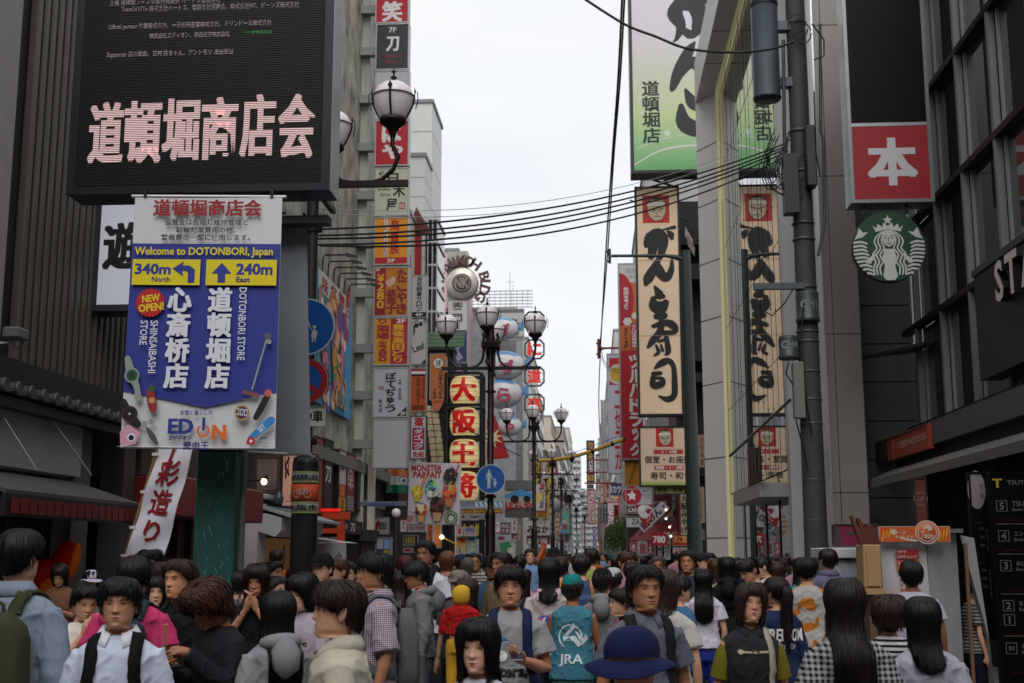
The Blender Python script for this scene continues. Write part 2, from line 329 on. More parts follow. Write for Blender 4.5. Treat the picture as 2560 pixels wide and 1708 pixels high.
def body_mesh(fem,pl,pr,nod,turn,hi,tilt=0,child=False):
    k=(fem,pl,pr,nod,turn,hi,tilt)
    if k in _body: return _body[k]
    seg=88 if hi else 44; u=np.linspace(-PI,PI,seg,endpoint=False); A=u-.52*np.sin(u)
    mb=MB(); tor=TORF if fem else TOR; nk=.84 if fem else 1
    rings=[(z,w*(.86 if z<1.0 else .93 if z<1.4 else .97),f*(.84 if z<1.0 else .92),b*(.84 if z<1.0 else .92),.0) for z,w,f,b in tor]; rings+=[(1.482,.056*nk,.050*nk,.058*nk,.004),(1.496,.054*nk,.050*nk,.056*nk,.004)]
    V=[]; ids=[]
    for z,w,f,b,cy in rings: x,y=ringpt(A,w,f,b); V+=list(zip(x,y+cy,[z]*seg))
    ts=np.concatenate([np.linspace(0,.66,60 if hi else 26),.6+.4*np.sin(np.linspace(.2,1,14 if hi else 9)*PI/2)*.998]); ts.sort()
    lo0=len(rings)
    feat=[np.zeros((seg,3))]*lo0
    for t in ts:
        w,f,b=headr(t,fem); w=float(w);f=float(f);b=float(b)
        if t<.3: w=max(w,.053*nk*(1-t)); b=max(b,.062)
        x,y=ringpt(A,w,f,b); y=y+HCY+(.012 if 0 else 0); aa=np.abs(A)
        g=lambda c,s_: np.exp(-((t-c)/s_)**2)
        npf=np.interp(t,[.30,.335,.37,.45,.57,.62],[0,.75,1,.62,.18,0])*(.85 if fem else 1)
        dy=-.019*np.exp(-(A/(.15+.07*g(.36,.05)))**2)*npf
        dy+=.0062*np.exp(-((aa-.40)/.19)**2)*g(.50,.055); dy+=-.0045*np.exp(-((aa-.42)/.13)**2)*g(.495,.028)
        dy+=-.003*np.exp(-(A/.6)**2)*g(.60,.04)*(.4 if fem else 1); dy+=-.0055*np.exp(-(A/.27)**2)*(g(.235,.018)+g(.185,.020)); dy+=.003*np.exp(-(A/.33)**2)*g(.211,.008)
        dy+=-.005*np.exp(-(A/.33)**2)*g(.06,.05); dy+=.003*np.exp(-((aa-.62)/.25)**2)*g(.28,.08)
        z=HZ0+HH*t-(.008*np.exp(-(A/.16)**2)*npf*.4)
        V+=list(zip(x,y+dy,z))
        fc=np.zeros((seg,3))
        ex=(aa-.41)/.165; es=(t-.497-.012*(aa-.41))/(.0155); fc[:,1]=np.clip(1.5*(1-(ex**2+es**2)),0,1)     # eye opening
        ir=((aa-.40)/.105)**2+((t-.497)/.03)**2; fc[:,2]=np.where(ir<1,1,0)*fc[:,1]
        lid=np.exp(-((t-.517-.008*np.cos((aa-.41)*9))/.0105)**2)*(np.abs(ex)<1.2)*1.15; brow=np.exp(-((t-.588+.10*(aa-.42)**2)/.014)**2)*ss(.30-np.abs(aa-.46),0,.10)
        fc[:,2]=np.maximum(fc[:,2],np.maximum(lid*.85,brow*(.65 if fem else 1.0)))
        nost=np.exp(-((aa-.085)/.04)**2-((t-.318)/.010)**2)*.6; fc[:,2]=np.maximum(fc[:,2],nost)
        lipw=.235 if not fem else .225; fc[:,0]=np.clip(1.6*(1-((A/lipw)**2+((t-.212)/.040)**2)),0,1)
        fc[:,2]=np.maximum(fc[:,2],.6*np.exp(-((t-.211)/.006)**2)*(aa<.25)); feat.append(fc)
    m=lo0+len(ts); Fc=[]
    for i in range(m-1):
        for q in range(seg): Fc.append((i*seg+q,i*seg+(q+1)%seg,(i+1)*seg+(q+1)%seg,(i+1)*seg+q))
    Fc.append(tuple(reversed(range(seg)))); Fc.append(tuple((m-1)*seg+q for q in range(seg)))
    col=np.concatenate(feat)
    mb.add(V,Fc,True)
    # ears
    for s in(-1,1):
        E=MB(); n0=9; EV=[];EF=[]
        for i in range(n0+1):
            ph=PI*i/n0
            for q in range(12):
                t=2*PI*q/12; ex=.010*math.sin(ph)*math.cos(t)*1.2; ey=.020*math.sin(ph)*math.sin(t); ez=.033*math.cos(ph); EV.append((s*(.0735*(.96 if fem else 1)+ex+abs(ey)*.15),.010+ey+ez*.25,HZ0+HH*.435+ez))
        for i in range(n0):
            for q in range(12): EF.append((i*12+q,i*12+(q+1)%12,(i+1)*12+(q+1)%12,(i+1)*12+q))
        mb.add(EV,EF,True)
    mb.V=[tuple(v) for v in bend(np.array(mb.V),nod,turn,tilt)]
    # limbs grow from inside the shoulders and hips
    lm=MB()
    for s,p in((-1,pl),(1,pr)):
        sh,e,w=armpts(s,p,fem); kk=.82 if fem else 1
        lm.tube([sh+Vector((-s*.05,0,-.0)),sh,sh.lerp(e,.35),e,e.lerp(w,.3),w],[.05*kk,.050*kk,.046*kk,.036*kk,.040*kk,.025*kk],12)
        d=(w-e); 
        if p=='mouth': d=Vector((-s*.3,-.1,1))
        if p in('phone','tray','carry','trayhi','chop'): d=Vector((-s*.75,-.5,.05)) if p!='phone' else Vector((-s*.5,-.6,.35))
        hand(lm,w,d,s,curl=.9 if p!='down' else .35,hold=1 if p in('phone','tray','mouth') else 0)
    for s in(-1,1): lm.tube([(s*.09,.01,.86),(s*.10,.0,.60),(s*.10,.01,.48),(s*.10,.03,.30),(s*.10,.03,.09)],[.072,.060,.050,.050,.034],12); lm.tube([(s*.10,.05,.045),(s*.102,-.02,.045),(s*.108,-.12,.03),(s*.11,-.17,.022)],[.036,.042,.040,.022],10)
    Vl,Nl,Fl=rm(lm,.0062 if hi else .012,2)
    mb.add(Vl,Fl,True)
    me=mesh('body',mb.V,mb.F,[mat('#a97f66')],smooth=True)
    c4=np.zeros((len(mb.V),4),dtype=np.float32); c4[:,3]=1; c4[:len(col),:3]=col
    at_=me.color_attributes.new('feat','FLOAT_COLOR','POINT'); at_.data.foreach_set('color',c4.ravel())
    _body[k]=me; return me
_skin={}
def skin(h,lip='#8c4a45'):
    if (h,lip) in _skin: return _skin[(h,lip)]
    m=bpy.data.materials.new('skin'); m.use_nodes=True; nt=m.node_tree; b=nt.nodes['Principled BSDF']; b.inputs['Roughness'].default_value=.5; b.inputs['Specular IOR Level'].default_value=.35
    b.inputs['Subsurface Weight'].default_value=.12; b.inputs['Subsurface Radius'].default_value=(.9,.35,.2); b.inputs['Subsurface Scale'].default_value=.01
    a=nt.nodes.new('ShaderNodeAttribute'); a.attribute_name='feat'; sp=nt.nodes.new('ShaderNodeSeparateColor'); nt.links.new(a.outputs['Color'],sp.inputs[0])
    n=nt.nodes.new('ShaderNodeTexNoise'); n.inputs['Scale'].default_value=22; n.inputs['Detail'].default_value=3; tcn=nt.nodes.new('ShaderNodeTexCoord'); nt.links.new(tcn.outputs['Object'],n.inputs['Vector'])
    r=nt.nodes.new('ShaderNodeValToRGB'); c=lin(h); c=(min(.8,c[0]*1.22),min(.8,c[1]*1.27),min(.8,c[2]*1.30)); r.color_ramp.elements[0].position=.3; r.color_ramp.elements[1].position=.75; r.color_ramp.elements[0].color=(c[0]*.95,c[1]*.82,c[2]*.78,1); r.color_ramp.elements[1].color=(c[0]*1.05,c[1]*1.05,c[2]*1.05,1); nt.links.new(n.outputs[0],r.inputs[0])
    src=r.outputs[0]
    for ch,cc in ((0,lin(lip)),(1,(.15,.125,.11)),(2,(.012,.009,.008))):
        mi=nt.nodes.new('ShaderNodeMix'); mi.data_type='RGBA'; nt.links.new(sp.outputs[ch],mi.inputs['Factor']); nt.links.new(src,mi.inputs['A']); mi.inputs['B'].default_value=(*cc,1); src=mi.outputs['Result']
    nt.links.new(src,b.inputs['Base Color']); _skin[(h,lip)]=m; return m
_g={}
def garment(fem,pl,pr,sleeve,hi,loose=1.,length=.84,wr=1.,waist=True):
    k=(fem,pl,pr,sleeve,hi,loose,length)
    if k in _g: return _g[k]
    mb=MB(); tor=TORF if fem else TOR; R=[(z,w,f,b) for z,w,f,b in tor if z>length-.05]
    o=.012*loose; R=[(max(z,length),w+o+(.012*loose if z<1.1 else 0),f+o+(.014*loose if z<1.15 else 0),b+o+(.012*loose if z<1.2 else 0)) for z,w,f,b in R]
    z,w,f,b=R[-1]; R[-1]=(z-.006,w*.98+.004,f*.98+.004,b+.004)
    if length<.8: R=[(length,.19*loose,.15,.16)]+R
    loft(mb,R,36)
    for s,p in((-1,pl),(1,pr)):
        sh,e,w_=armpts(s,p,fem); kk=.84 if fem else 1; g=.016*loose+.004
        ins=sh+Vector((-s*.07,0,.012))
        if sleeve=='none': continue
        if sleeve=='short': q=sh.lerp(e,.62); mb.tube([ins,sh,sh.lerp(e,.3),q],[.042*kk,.050*kk+g*.7,.052*kk+g*1.2,.050*kk+g*1.8],16)
        elif sleeve=='elbow': mb.tube([ins,sh,sh.lerp(e,.5),sh.lerp(e,.96)],[.042*kk,.050*kk+g*.7,.050*kk+g*1.4,.046*kk+g*2],16)
        else: mb.tube([ins,sh,sh.lerp(e,.4),e,e.lerp(w_,.5),e.lerp(w_,.97)],[.042*kk,.050*kk+g*.7,.050*kk+g,.044*kk+g*1.2,.038*kk+g,.030*kk+g*.9],16)
    V,N_,Fc=rm(mb,.0085 if hi else .014,5)
    am=(.013 if hi else .009)*wr
    for i in range(len(V)):
        p=Vector(V[i]); q=Vector((p.x*5,p.y*5,p.z*3.2)); d=noise.noise(q+Vector((3,1,7)))*.6
        r_=1-abs(noise.noise(Vector((p.x*9+p.z*4,p.y*9,p.z*8-p.x*6)))*2); r2_=1-abs(noise.noise(Vector((p.x*22-p.z*9,p.y*20,p.z*15)))*2); d+=r_**3*.75+r2_**2*.22-.4
        fade=min(1,max(0,(1.47-p.z)/.05)); V[i]=p+Vector(N_[i])*(d*am*fade)
    me=mesh('shirt',V,Fc,GREY,smooth=True); bv=BVHTree.FromPolygons([Vector(v) for v in V],Fc); _g[k]=(me,bv); return _g[k]
_p={}
def pants_mesh(fem,kind='long'):
    k=(fem,kind)
    if k in _p: return _p[k]
    mb=MB(); t=TORF if fem else TOR; zb={'long':.07,'shorts':.48,'skirt':.5}[kind]
    if kind=='skirt': loft(mb,[(.5,.27,.23,.24),(.75,.21,.17,.18),(.93,.165,.12,.13),(1.0,.15,.112,.115)],32)
    else:
        loft(mb,[(.80,.182,.124,.132),(.90,.180,.118,.130),(.99,.164,.112,.118)],28)
        for s in(-1,1): mb.tube([(s*.088,.01,.90),(s*.098,.0,.62),(s*.10,.01,.48)]+([(s*.10,.02,.28),(s*.10,.03,zb)] if kind=='long' else []),[.098,.085,.074]+([.066,.060] if kind=='long' else []),14)
    V,N_,Fc=rm(mb,.018,4)
    for i in range(len(V)): p=Vector(V[i]); V[i]=p+Vector(N_[i])*(noise.noise(Vector((p.x*8,p.y*8,p.z*9)))*.007)
    _p[k]=mesh('trousers',V,Fc,GREY,smooth=True); return _p[k]
# hair: a cap with locks combed over it
ST={ # |a| -> (t_end, hang), volume, lock count, width
 'short':dict(a=[0,.5,.9,1.35,1.7,2.4,PI],t=[.78,.76,.68,.52,.47,.22,.13],h=[0,0,0,0,0,0,0],v=.011,j=.026),
 'fringe':dict(a=[0,.5,.85,1.3,1.7,2.4,PI],t=[.68,.67,.62,.49,.44,.18,.08],h=[0,0,0,0,0,0,0],v=.0135,j=.028),
 'crop':dict(a=[0,.5,.9,1.35,1.7,2.4,PI],t=[.80,.79,.70,.54,.47,.22,.14],h=[0,0,0,0,0,0,0],v=.010,j=.006),
 'bob':dict(a=[0,.45,.8,1.05,1.5,2.4,PI],t=[.70,.69,.56,.35,.30,.2,.12],h=[0,0,.02,.085,.095,.10,.10],v=.0165,j=.012),
 'long':dict(a=[0,.45,.8,1.05,1.5,2.4,PI],t=[.68,.68,.58,.38,.32,.2,.1],h=[0,0,.05,.24,.32,.34,.34],v=.016,j=.02),
 'mid':dict(a=[0,.45,.8,1.05,1.5,2.4,PI],t=[.68,.68,.56,.36,.3,.2,.1],h=[0,0,.04,.14,.17,.18,.18],v=.016,j=.016),
 'tied':dict(a=[0,.5,.9,1.35,1.7,2.4,PI],t=[.76,.75,.66,.50,.42,.26,.20],h=[0,0,0,0,0,0,0],v=.012,j=.004),
 'bald':dict(a=[0,1.2,1.6,2.4,PI],t=[.99,.8,.5,.2,.12],h=[0]*5,v=.004,j=.004),
 'curly':dict(a=[0,.5,.85,1.3,1.7,2.4,PI],t=[.72,.70,.60,.40,.32,.14,.06],h=[0,0,.0,.01,.02,.02,.02],v=.034,j=.026)}
_h={}
def hair_mesh(style,fem,nod,turn,hi,seed=0,tilt=0,tail=None):
    k=(style,fem,nod,turn,hi,seed,tilt,tail)
    if k in _h: return _h[k]
    R=random.Random(seed*31+5); st=ST[style]; v0=st['v']; j=st['j']
    tend=lambda a: float(np.interp(abs(a),st['a'],st['t'])); hang=lambda a: float(np.interp(abs(a),st['a'],st['h']))
    def P(a,t,g):
        w,f,b=headr(t,fem)
        if t<.5: b=max(float(b),.083); w=max(float(w),.066)
        x,y=ringpt(np.array(a),w+g,f+g,b+g); return Vector((float(x),float(y)+HCY,HZ0+HH*t+g*max(0,(t-.62)/.38)**1.0*.9))
    side=R.choice((-.5,.5))
    def path(a,g,n,ext=1.,jt=0,jh=0):
        te=min(.97,tend(a)+jt); L_=max(0,hang(a)*ext+jh) if hang(a)>0 else 0; out=[]
        a_=a
        if hang(a)<=0: g=g*(1-.38*math.exp(-((abs(a)-1.5)/.55)**2))
        for i in range(n+1):
            s=i/n; t=te+(1-te)*math.cos(s*PI/2)**.95 if s<1 else te; out.append(P(a_+side*.5*(1-s)**2,min(t,.9995),g*(.62+.55*math.sin(min(s,1)*PI*.92))))
        if L_>0:
            e=out[-1]; m=max(3,int(L_/.045)); rad=Vector((e.x,e.y-HCY,0)); rad=rad.normalized() if rad.length>0 else Vector((0,1,0)); zz=e.z
            for i in range(1,m+1):
                s=i/m; q=e+rad*(.006*math.sin(s*2)-.018*s*(1 if L_<.2 else .3)); q=Vector((q.x,q.y,e.z-L_*s))
                if q.z<1.47:
                    kk=min(1,(1.47-q.z)/.07)
                    if abs(a)>1.25: q.y=max(q.y,(.128+.5*g)*kk+q.y*(1-kk)); q.x*=1+.10*kk
                    else: q.y=min(q.y,-.122*kk+q.y*(1-kk)-.5*g*kk); q.x*=1-.05*kk
                out.append(q)
        return out
    mb=MB()
    # under-cap
    na=40 if hi else 24; ns=9; A=[-PI+2*PI*i/na for i in range(na)]; rows=[]
    for a in A:
        p=path(a,v0*.72,ns); 
        if len(p)>ns+1 and False: pass
        rows.append(p)
    m=max(len(r) for r in rows)
    for i,r in enumerate(rows):
        while len(r)<m: r.append(r[-1]+Vector((0,0,-.0006)))
    V=[q for r in rows for q in r]; Fc=[]
    for i in range(na):
        a,b=i,(i+1)%na
        for s in range(m-1): Fc.append((a*m+s,a*m+s+1,b*m+s+1,b*m+s))
    mb.add(V,Fc,True)
    NL=(760 if hi else 150); wd=.0078 if hi else .021; lng=style in('long','mid','bob')
    if lng: NL=int(NL*1.25)
    for q in range(NL):
        a=R.uniform(-PI,PI); g=v0*(.74+R.random()*.66)
        g*=1+.30*noise.noise(Vector((math.cos(a)*1.6,math.sin(a)*1.6,seed*3.3)))
        pts=path(a,g,9 if hi else 6,1-R.random()**2*.22,jt=R.uniform(-j,j)*2.6*(1 if abs(a)<2 else .6)+j*.5,jh=R.uniform(-j,j)*.8)
        if not lng:
            n=len(pts); s0=R.choice((0,0,R.uniform(.1,.5))); i0=int(s0*n); pts=pts[i0:]; lift=R.random()**2*(.020 if style in('short','curly') else .010)
        else: lift=R.random()**3*.006
        n=len(pts); 
        if n<3: continue
        tan=Vector((math.cos(a),math.sin(a),0)); ph=R.uniform(0,6); am=(.004+j*(.35 if lng else .55))*R.uniform(-1,1); dr=R.uniform(-.016,.016)*(1 if lng else 2.2); fly=R.random()<.10; lift+=.016*fly*R.random()
        VV=[];FF=[]
        for i,p in enumerate(pts):
            s=i/(n-1); w=wd*(.35 if fly else 1)*(.35+.9*math.sin(min(1,s*1.05+.12)*PI)**.8)*(1 if s<.8 else max(.05,(1-s)/.2))
            o=tan*(math.sin(ph+s*(4 if style!='curly' else 13))*am*(1 if style!='curly' else 1.6)+dr*s); rad=Vector((p.x,p.y-HCY,.02)).normalized() if s>.15 else Vector((0,0,1))
            o+=rad*(lift*s*s)
            d=rad*(.0022*math.sin(ph+q)); VV+=[p+o-tan*w*.5-d-rad*.0015,p+o+rad*.0028,p+o+tan*w*.5+d-rad*.0015]
        for i in range(n-1): b=i*3; FF+=[(b,b+1,b+4,b+3),(b+1,b+2,b+5,b+4)]
        mb.add(VV,FF,True)
    if tail=='pony':
        for q in range(60 if hi else 24):
            x=R.gauss(0,.012); y=R.gauss(0,.012); L_=R.uniform(.26,.36); mb.tube([(x*.3,.105,1.655),(x,.145+y*.4,1.64),(x*1.2,.150+y,1.58),(x*1.4,.125+y,1.50),(x*1.5,.12+y,1.50-L_*.5),(x*1.2,.115+y,1.50-L_)],[.006,.009,.010,.010,.008,.002],4,cap=False)
    if tail=='bun': mb.lathe([(.001,-.035),(.026,-.022),(.034,0),(.026,.024),(.001,.036)],(0,.115,1.69),10)
    if tail=='pig':
        for s in(-1,1):
            for q in range(16): x=R.gauss(0,.008); mb.tube([(s*.085,.03,1.64),(s*(.115),.04,1.63),(s*.125+x,.045+x,1.57),(s*.12+x,.045,1.47)],[.006,.011,.010,.002],4,cap=False)
    mb.V=[tuple(v) for v in bend(np.array([tuple(v) for v in mb.V]),nod,turn,tilt)]
    me=mesh('hair',mb.V,mb.F,GREY,smooth=True); _h[k]=me; return me
_hm={}
def hairmat(h):
    if h in _hm: return _hm[h]
    m=bpy.data.materials.new('hair'); m.use_nodes=True; nt=m.node_tree; b=nt.nodes['Principled BSDF']; b.inputs['Roughness'].default_value=.5; b.inputs['Specular IOR Level'].default_value=.25
    t=nt.nodes.new('ShaderNodeTexCoord'); mm=nt.nodes.new('ShaderNodeMapping'); mm.inputs['Scale'].default_value=(90,90,7); n=nt.nodes.new('ShaderNodeTexNoise'); n.inputs['Scale'].default_value=1; n.inputs['Detail'].default_value=3
    r=nt.nodes.new('ShaderNodeValToRGB'); c=lin(h); r.color_ramp.elements[0].color=(*[x*.45 for x in c],1); r.color_ramp.elements[1].color=(*[x*1.5 for x in c],1); r.color_ramp.elements[0].position=.3; r.color_ramp.elements[1].position=.72
    nt.links.new(t.outputs['Object'],mm.inputs[0]); nt.links.new(mm.outputs[0],n.inputs['Vector']); nt.links.new(n.outputs[0],r.inputs[0]); nt.links.new(r.outputs[0],b.inputs['Base Color'])
    bp=nt.nodes.new('ShaderNodeBump'); bp.inputs['Strength'].default_value=.35; bp.inputs['Distance'].default_value=.004; nt.links.new(n.outputs[0],bp.inputs['Height']); nt.links.new(bp.outputs[0],b.inputs['Normal']); _hm[h]=m; return m
_cm={}
def cloth(h,pat=None,h2='#101114',sc=1.):
    k=(h,pat,h2,sc)
    if k in _cm: return _cm[k]
    if pat is None: _cm[k]=mat(h,.85,bump=.25,bs=240,var=.10,vs=9,spec=.2); return _cm[k]
    m=bpy.data.materials.new('fabric'); m.use_nodes=True; nt=m.node_tree; b=nt.nodes['Principled BSDF']; b.inputs['Roughness'].default_value=.85; b.inputs['Specular IOR Level'].default_value=.2
    t=nt.nodes.new('ShaderNodeTexCoord'); sp=nt.nodes.new('ShaderNodeSeparateXYZ'); nt.links.new(t.outputs['Object'],sp.inputs[0])
    def wave(src,f,duty):
        a=nt.nodes.new('ShaderNodeMath'); a.operation='MULTIPLY'; a.inputs[1].default_value=f; nt.links.new(src,a.inputs[0]); f2=nt.nodes.new('ShaderNodeMath'); f2.operation='FRACT'; nt.links.new(a.outputs[0],f2.inputs[0])
        g=nt.nodes.new('ShaderNodeMath'); g.operation='LESS_THAN'; g.inputs[1].default_value=duty; nt.links.new(f2.outputs[0],g.inputs[0]); return g.outputs[0]
    c1,c2=lin(h),lin(h2); mi=nt.nodes.new('ShaderNodeMix'); mi.data_type='RGBA'; mi.inputs['A'].default_value=(*c1,1); mi.inputs['B'].default_value=(*c2,1)
    if pat=='check':
        ad=nt.nodes.new('ShaderNodeMath'); ad.operation='ADD'; nt.links.new(sp.outputs[0],ad.inputs[0]); nt.links.new(sp.outputs[1],ad.inputs[1])
        w1=wave(sp.outputs[1] if sc>2 else sp.outputs[0],32*sc,.5); w2=wave(sp.outputs[2],32*sc,.5); s_=nt.nodes.new('ShaderNodeMath'); s_.operation='ADD'; nt.links.new(w1,s_.inputs[0]); nt.links.new(w2,s_.inputs[1]); hf=nt.nodes.new('ShaderNodeMath'); hf.operation='MULTIPLY'; hf.inputs[1].default_value=.5; nt.links.new(s_.outputs[0],hf.inputs[0]); nt.links.new(hf.outputs[0],mi.inputs['Factor'])
    elif pat=='hstripe': nt.links.new(wave(sp.outputs[2],26*sc,.45),mi.inputs['Factor'])
    elif pat=='vstripe': nt.links.new(wave(sp.outputs[0],110*sc,.3),mi.inputs['Factor'])
    elif pat=='floral':
        v=nt.nodes.new('ShaderNodeTexVoronoi'); v.inputs['Scale'].default_value=38*sc; nt.links.new(t.outputs['Object'],v.inputs['Vector']); r=nt.nodes.new('ShaderNodeValToRGB'); r.color_ramp.interpolation='CONSTANT'
        e=r.color_ramp.elements; e[0].color=(*c1,1); e[1].position=.45; e[1].color=(*c2,1); e2=e.new(.65); e2.color=(.03,.07,.3,1); e3=e.new(.8); e3.color=(.6,.5,.5,1)
        sp2=nt.nodes.new('ShaderNodeSeparateColor'); nt.links.new(v.outputs['Color'],sp2.inputs[0]); nt.links.new(sp2.outputs[0],r.inputs[0]); nt.links.new(r.outputs[0],b.inputs['Base Color']); _cm[k]=m; return m
    elif pat=='camo':
        v=nt.nodes.new('ShaderNodeTexNoise'); v.inputs['Scale'].default_value=9*sc; nt.links.new(t.outputs['Object'],v.inputs['Vector']); r=nt.nodes.new('ShaderNodeValToRGB'); r.color_ramp.elements[0].position=.5; r.color_ramp.elements[1].position=.53; nt.links.new(v.outputs[0],r.inputs[0]); nt.links.new(r.outputs[0],mi.inputs['Factor'])
    nt.links.new(mi.outputs['Result'],b.inputs['Base Color'])
    _cm[k]=m; return m
def setm(o,m): o.material_slots[0].link='OBJECT'; o.material_slots[0].material=m
def wrapband(mb,bv,pts,w,off=.009,th=.006,n=5):
    """a flat band of width w laid on the surface bv through pts"""
    P=[Vector(p) for p in pts]; Q=[]
    for i in range(len(P)-1):
        for k in range(n): Q.append(P[i].lerp(P[i+1],k/n))
    Q.append(P[-1]); S_=[]
    for q in Q:
        c,nn,_,_=bv.find_nearest(q); S_.append((c,nn if nn.dot(q-c)>=-1e-4 or True else -nn))
    V=[];Fc=[]
    for i,(c,nn) in enumerate(S_):
        d=(S_[min(i+1,len(S_)-1)][0]-S_[max(i-1,0)][0]); sd=d.cross(nn); sd=sd.normalized() if sd.length>1e-6 else Vector((1,0,0)); c=c+nn*off
        V+=[c-sd*w/2,c+sd*w/2,c+sd*w/2+nn*th,c-sd*w/2+nn*th]
    for i in range(len(S_)-1):
        b=i*4
        for k in range(4): Fc.append((b+k,b+(k+1)%4,b+4+(k+1)%4,b+4+k))
    Fc+=[(0,1,2,3),tuple(len(V)-4+k for k in(3,2,1,0))]; mb.add(V,Fc,True)
def wrapprint(pr,bv,origin,front=True):
    """drape a Print (in its own xz panel) on the surface bv, seen from the front or the back"""
    ox,oz=origin; V=[]
    for i,v in enumerate(pr.mb.V):
        x=ox+(v[0] if front else -v[0]); z=oz+v[2]; y0=-1 if front else 1
        h=bv.ray_cast(Vector((x,y0,z)),Vector((0,1 if front else -1,0))); y=h[0].y if h[0] is not None else (-.1 if front else .1)
        V.append((x,y+(v[1]*1.2-.004)*(1 if front else -1),z))
    pr.mb.V=V
def person(x,y,z,rz,label,h=1.68,fem=False,pl='down',pr='down',nod=0,turn=0,tilt=0,hi=False,hair='short',hc='#1b1614',tail=None,seed=0,sk='#b28a70',lip=None,sleeve='short',top='#888',pat=None,top2='#111',psc=1.,loose=1.,length=.86,pants='#23262e',bottom='long',collar=False,collarcol=None,cap=None,hood=False,glasses=False,group='people in the crowd',prints=None,hat=None,mask=False,brim=0):
    s=h/1.725; t=thing('person',label,'person',(x,y,z),rz,group); t.scale=(s,s,s)
    o=obj('body',body_mesh(fem,pl,pr,nod,turn,hi,tilt),t); setm(o,skin(sk,lip or ('#9a4a48' if fem else '#86524a')))
    me,bv=garment(fem,pl,pr,sleeve,hi,loose,length); o=obj('shirt',me,t); setm(o,cloth(top,pat,top2,psc))
    o=obj('trousers' if bottom!='skirt' else 'skirt',pants_mesh(fem,bottom),t); setm(o,cloth(pants))
    if hair and hat not in('bucket',): o=obj('hair',hair_mesh(hair,fem,nod,turn,hi,seed,tilt,tail),t); setm(o,hairmat(hc))
    nk=.84 if fem else 1.
    if collar:
        mb=MB(); V=[];Fc=[]; n=28
        for i in range(n+1):
            a=-PI+.30+(2*PI-.60)*i/n; a=a+PI  # open at the front (a=0 is front)
            gx=math.sin(a); gy=-math.cos(a); fr_=max(0,-gy)
            pt=.035*max(0,fr_-.55)/.45
            V+=[(gx*.064*nk,gy*.062*nk+.006,1.494-.034*fr_),(gx*.078*nk,gy*.076*nk+.006,1.506-.036*fr_),(gx*(.106+.006*fr_)*nk+gx*pt*.8,gy*.100*nk+.006-fr_*.020,1.462-.034*fr_-pt*.6),(gx*.098*nk,gy*.094*nk+.004,1.444-.036*fr_-pt)]
        for i in range(n):
            b=i*4
            for k in range(3): Fc.append((b+k,b+4+k,b+5+k,b+1+k))
        mb.add(V,Fc,True); o=mb.build('collar',t,m=GREY); setm(o,cloth(collarcol or top,None if collarcol else pat,top2,psc))
    if hood:
        mb=MB(); P=[]
        for i in range(15):
            a=.5+(2*PI-1.0)*i/14; P.append((math.sin(a)*.088,-math.cos(a)*.085+.022,1.452-.035*max(0,math.cos(a))+.012*max(0,-math.cos(a))))
        mb.tube(P,[.016+.030*max(0,math.sin((i/14)*PI))**1.5 for i in range(15)],10); mb.tube([(0,.10,1.47),(0,.135,1.40),(0,.14,1.32),(0,.12,1.27)],[.05,.085,.075,.02],12); o=mb.build('hood',t,m=GREY); setm(o,cloth(top,pat,top2,psc))
    hb=lambda V: [tuple(v) for v in bend(np.array([tuple(q) for q in V]),nod,turn,tilt)]
    if cap:
        mb=MB(); V=[];Fc=[]; n=28; rows=9; base=.60 if hat is None else .56
        for r_ in range(rows):
            tt=base+(1-base)*math.sin(r_/(rows-1)*PI/2)*.999; w,f,b=headr(tt,fem)
            for i in range(n):
                a=-PI+2*PI*i/n; x_,y_=ringpt(np.array(a),float(w)+.017,float(f)+.017,float(b)+.017); V.append((float(x_),float(y_)+HCY,HZ0+HH*tt+.020))
        for r_ in range(rows-1):
            for i in range(n): Fc.append((r_*n+i,r_*n+(i+1)%n,(r_+1)*n+(i+1)%n,(r_+1)*n+i))
        Fc.append(tuple((rows-1)*n+i for i in range(n))); mb.add(V,Fc,True)
        if hat in('bucket','brim'):
            br=.055 if not brim else brim; dz=.035; W2=[]
            for q,rr in ((0,.012),(1,br*.5),(2,br),(3,br),(4,.012)):
                for i in range(n):
                    a=-PI+2*PI*i/n; w,f,b=headr(base,fem); x_,y_=ringpt(np.array(a),float(w)+rr+.005,float(f)+rr+.005,float(b)+rr+.005); W2.append((float(x_),float(y_)+HCY,HZ0+HH*base+.020-dz*(rr/.055)*(.9+.35*math.sin(2*a+1))-(.004 if q>=3 else 0)))
            mb.add(W2,[(q*n+i,q*n+(i+1)%n,(q+1)*n+(i+1)%n,(q+1)*n+i) for q in range(4) for i in range(n)],True)
        mb.V=hb(mb.V); o=mb.build('hat' if hat else 'cap',t,m=GREY); setm(o,cloth(cap))
        if not hat:
            mb=MB(); V=[]; 
            for lay in(0,1):
                for rr in(0,1):
                    for i in range(11): a=-1.05+2.1*i/10; d=1 if rr==0 else 1+.62*math.cos(a*1.3); V.append((math.sin(a)*(.090*(1 if rr==0 else .98)),-math.cos(a)*.100*d*1.02+HCY+.004,HZ0+HH*.62+.022-lay*.006-(.022*rr)*math.cos(a)))
            Fc=[];
            for lay in(0,1):
                for i in range(10): b=lay*22+i; Fc.append((b,b+1,b+12,b+11))
            for i in range(10): Fc.append((11+i,12+i,34+i,33+i))
            mb.add(V,Fc,True); mb.V=hb(mb.V); o=mb.build('brim',t,m=GREY); setm(o,cloth(cap))
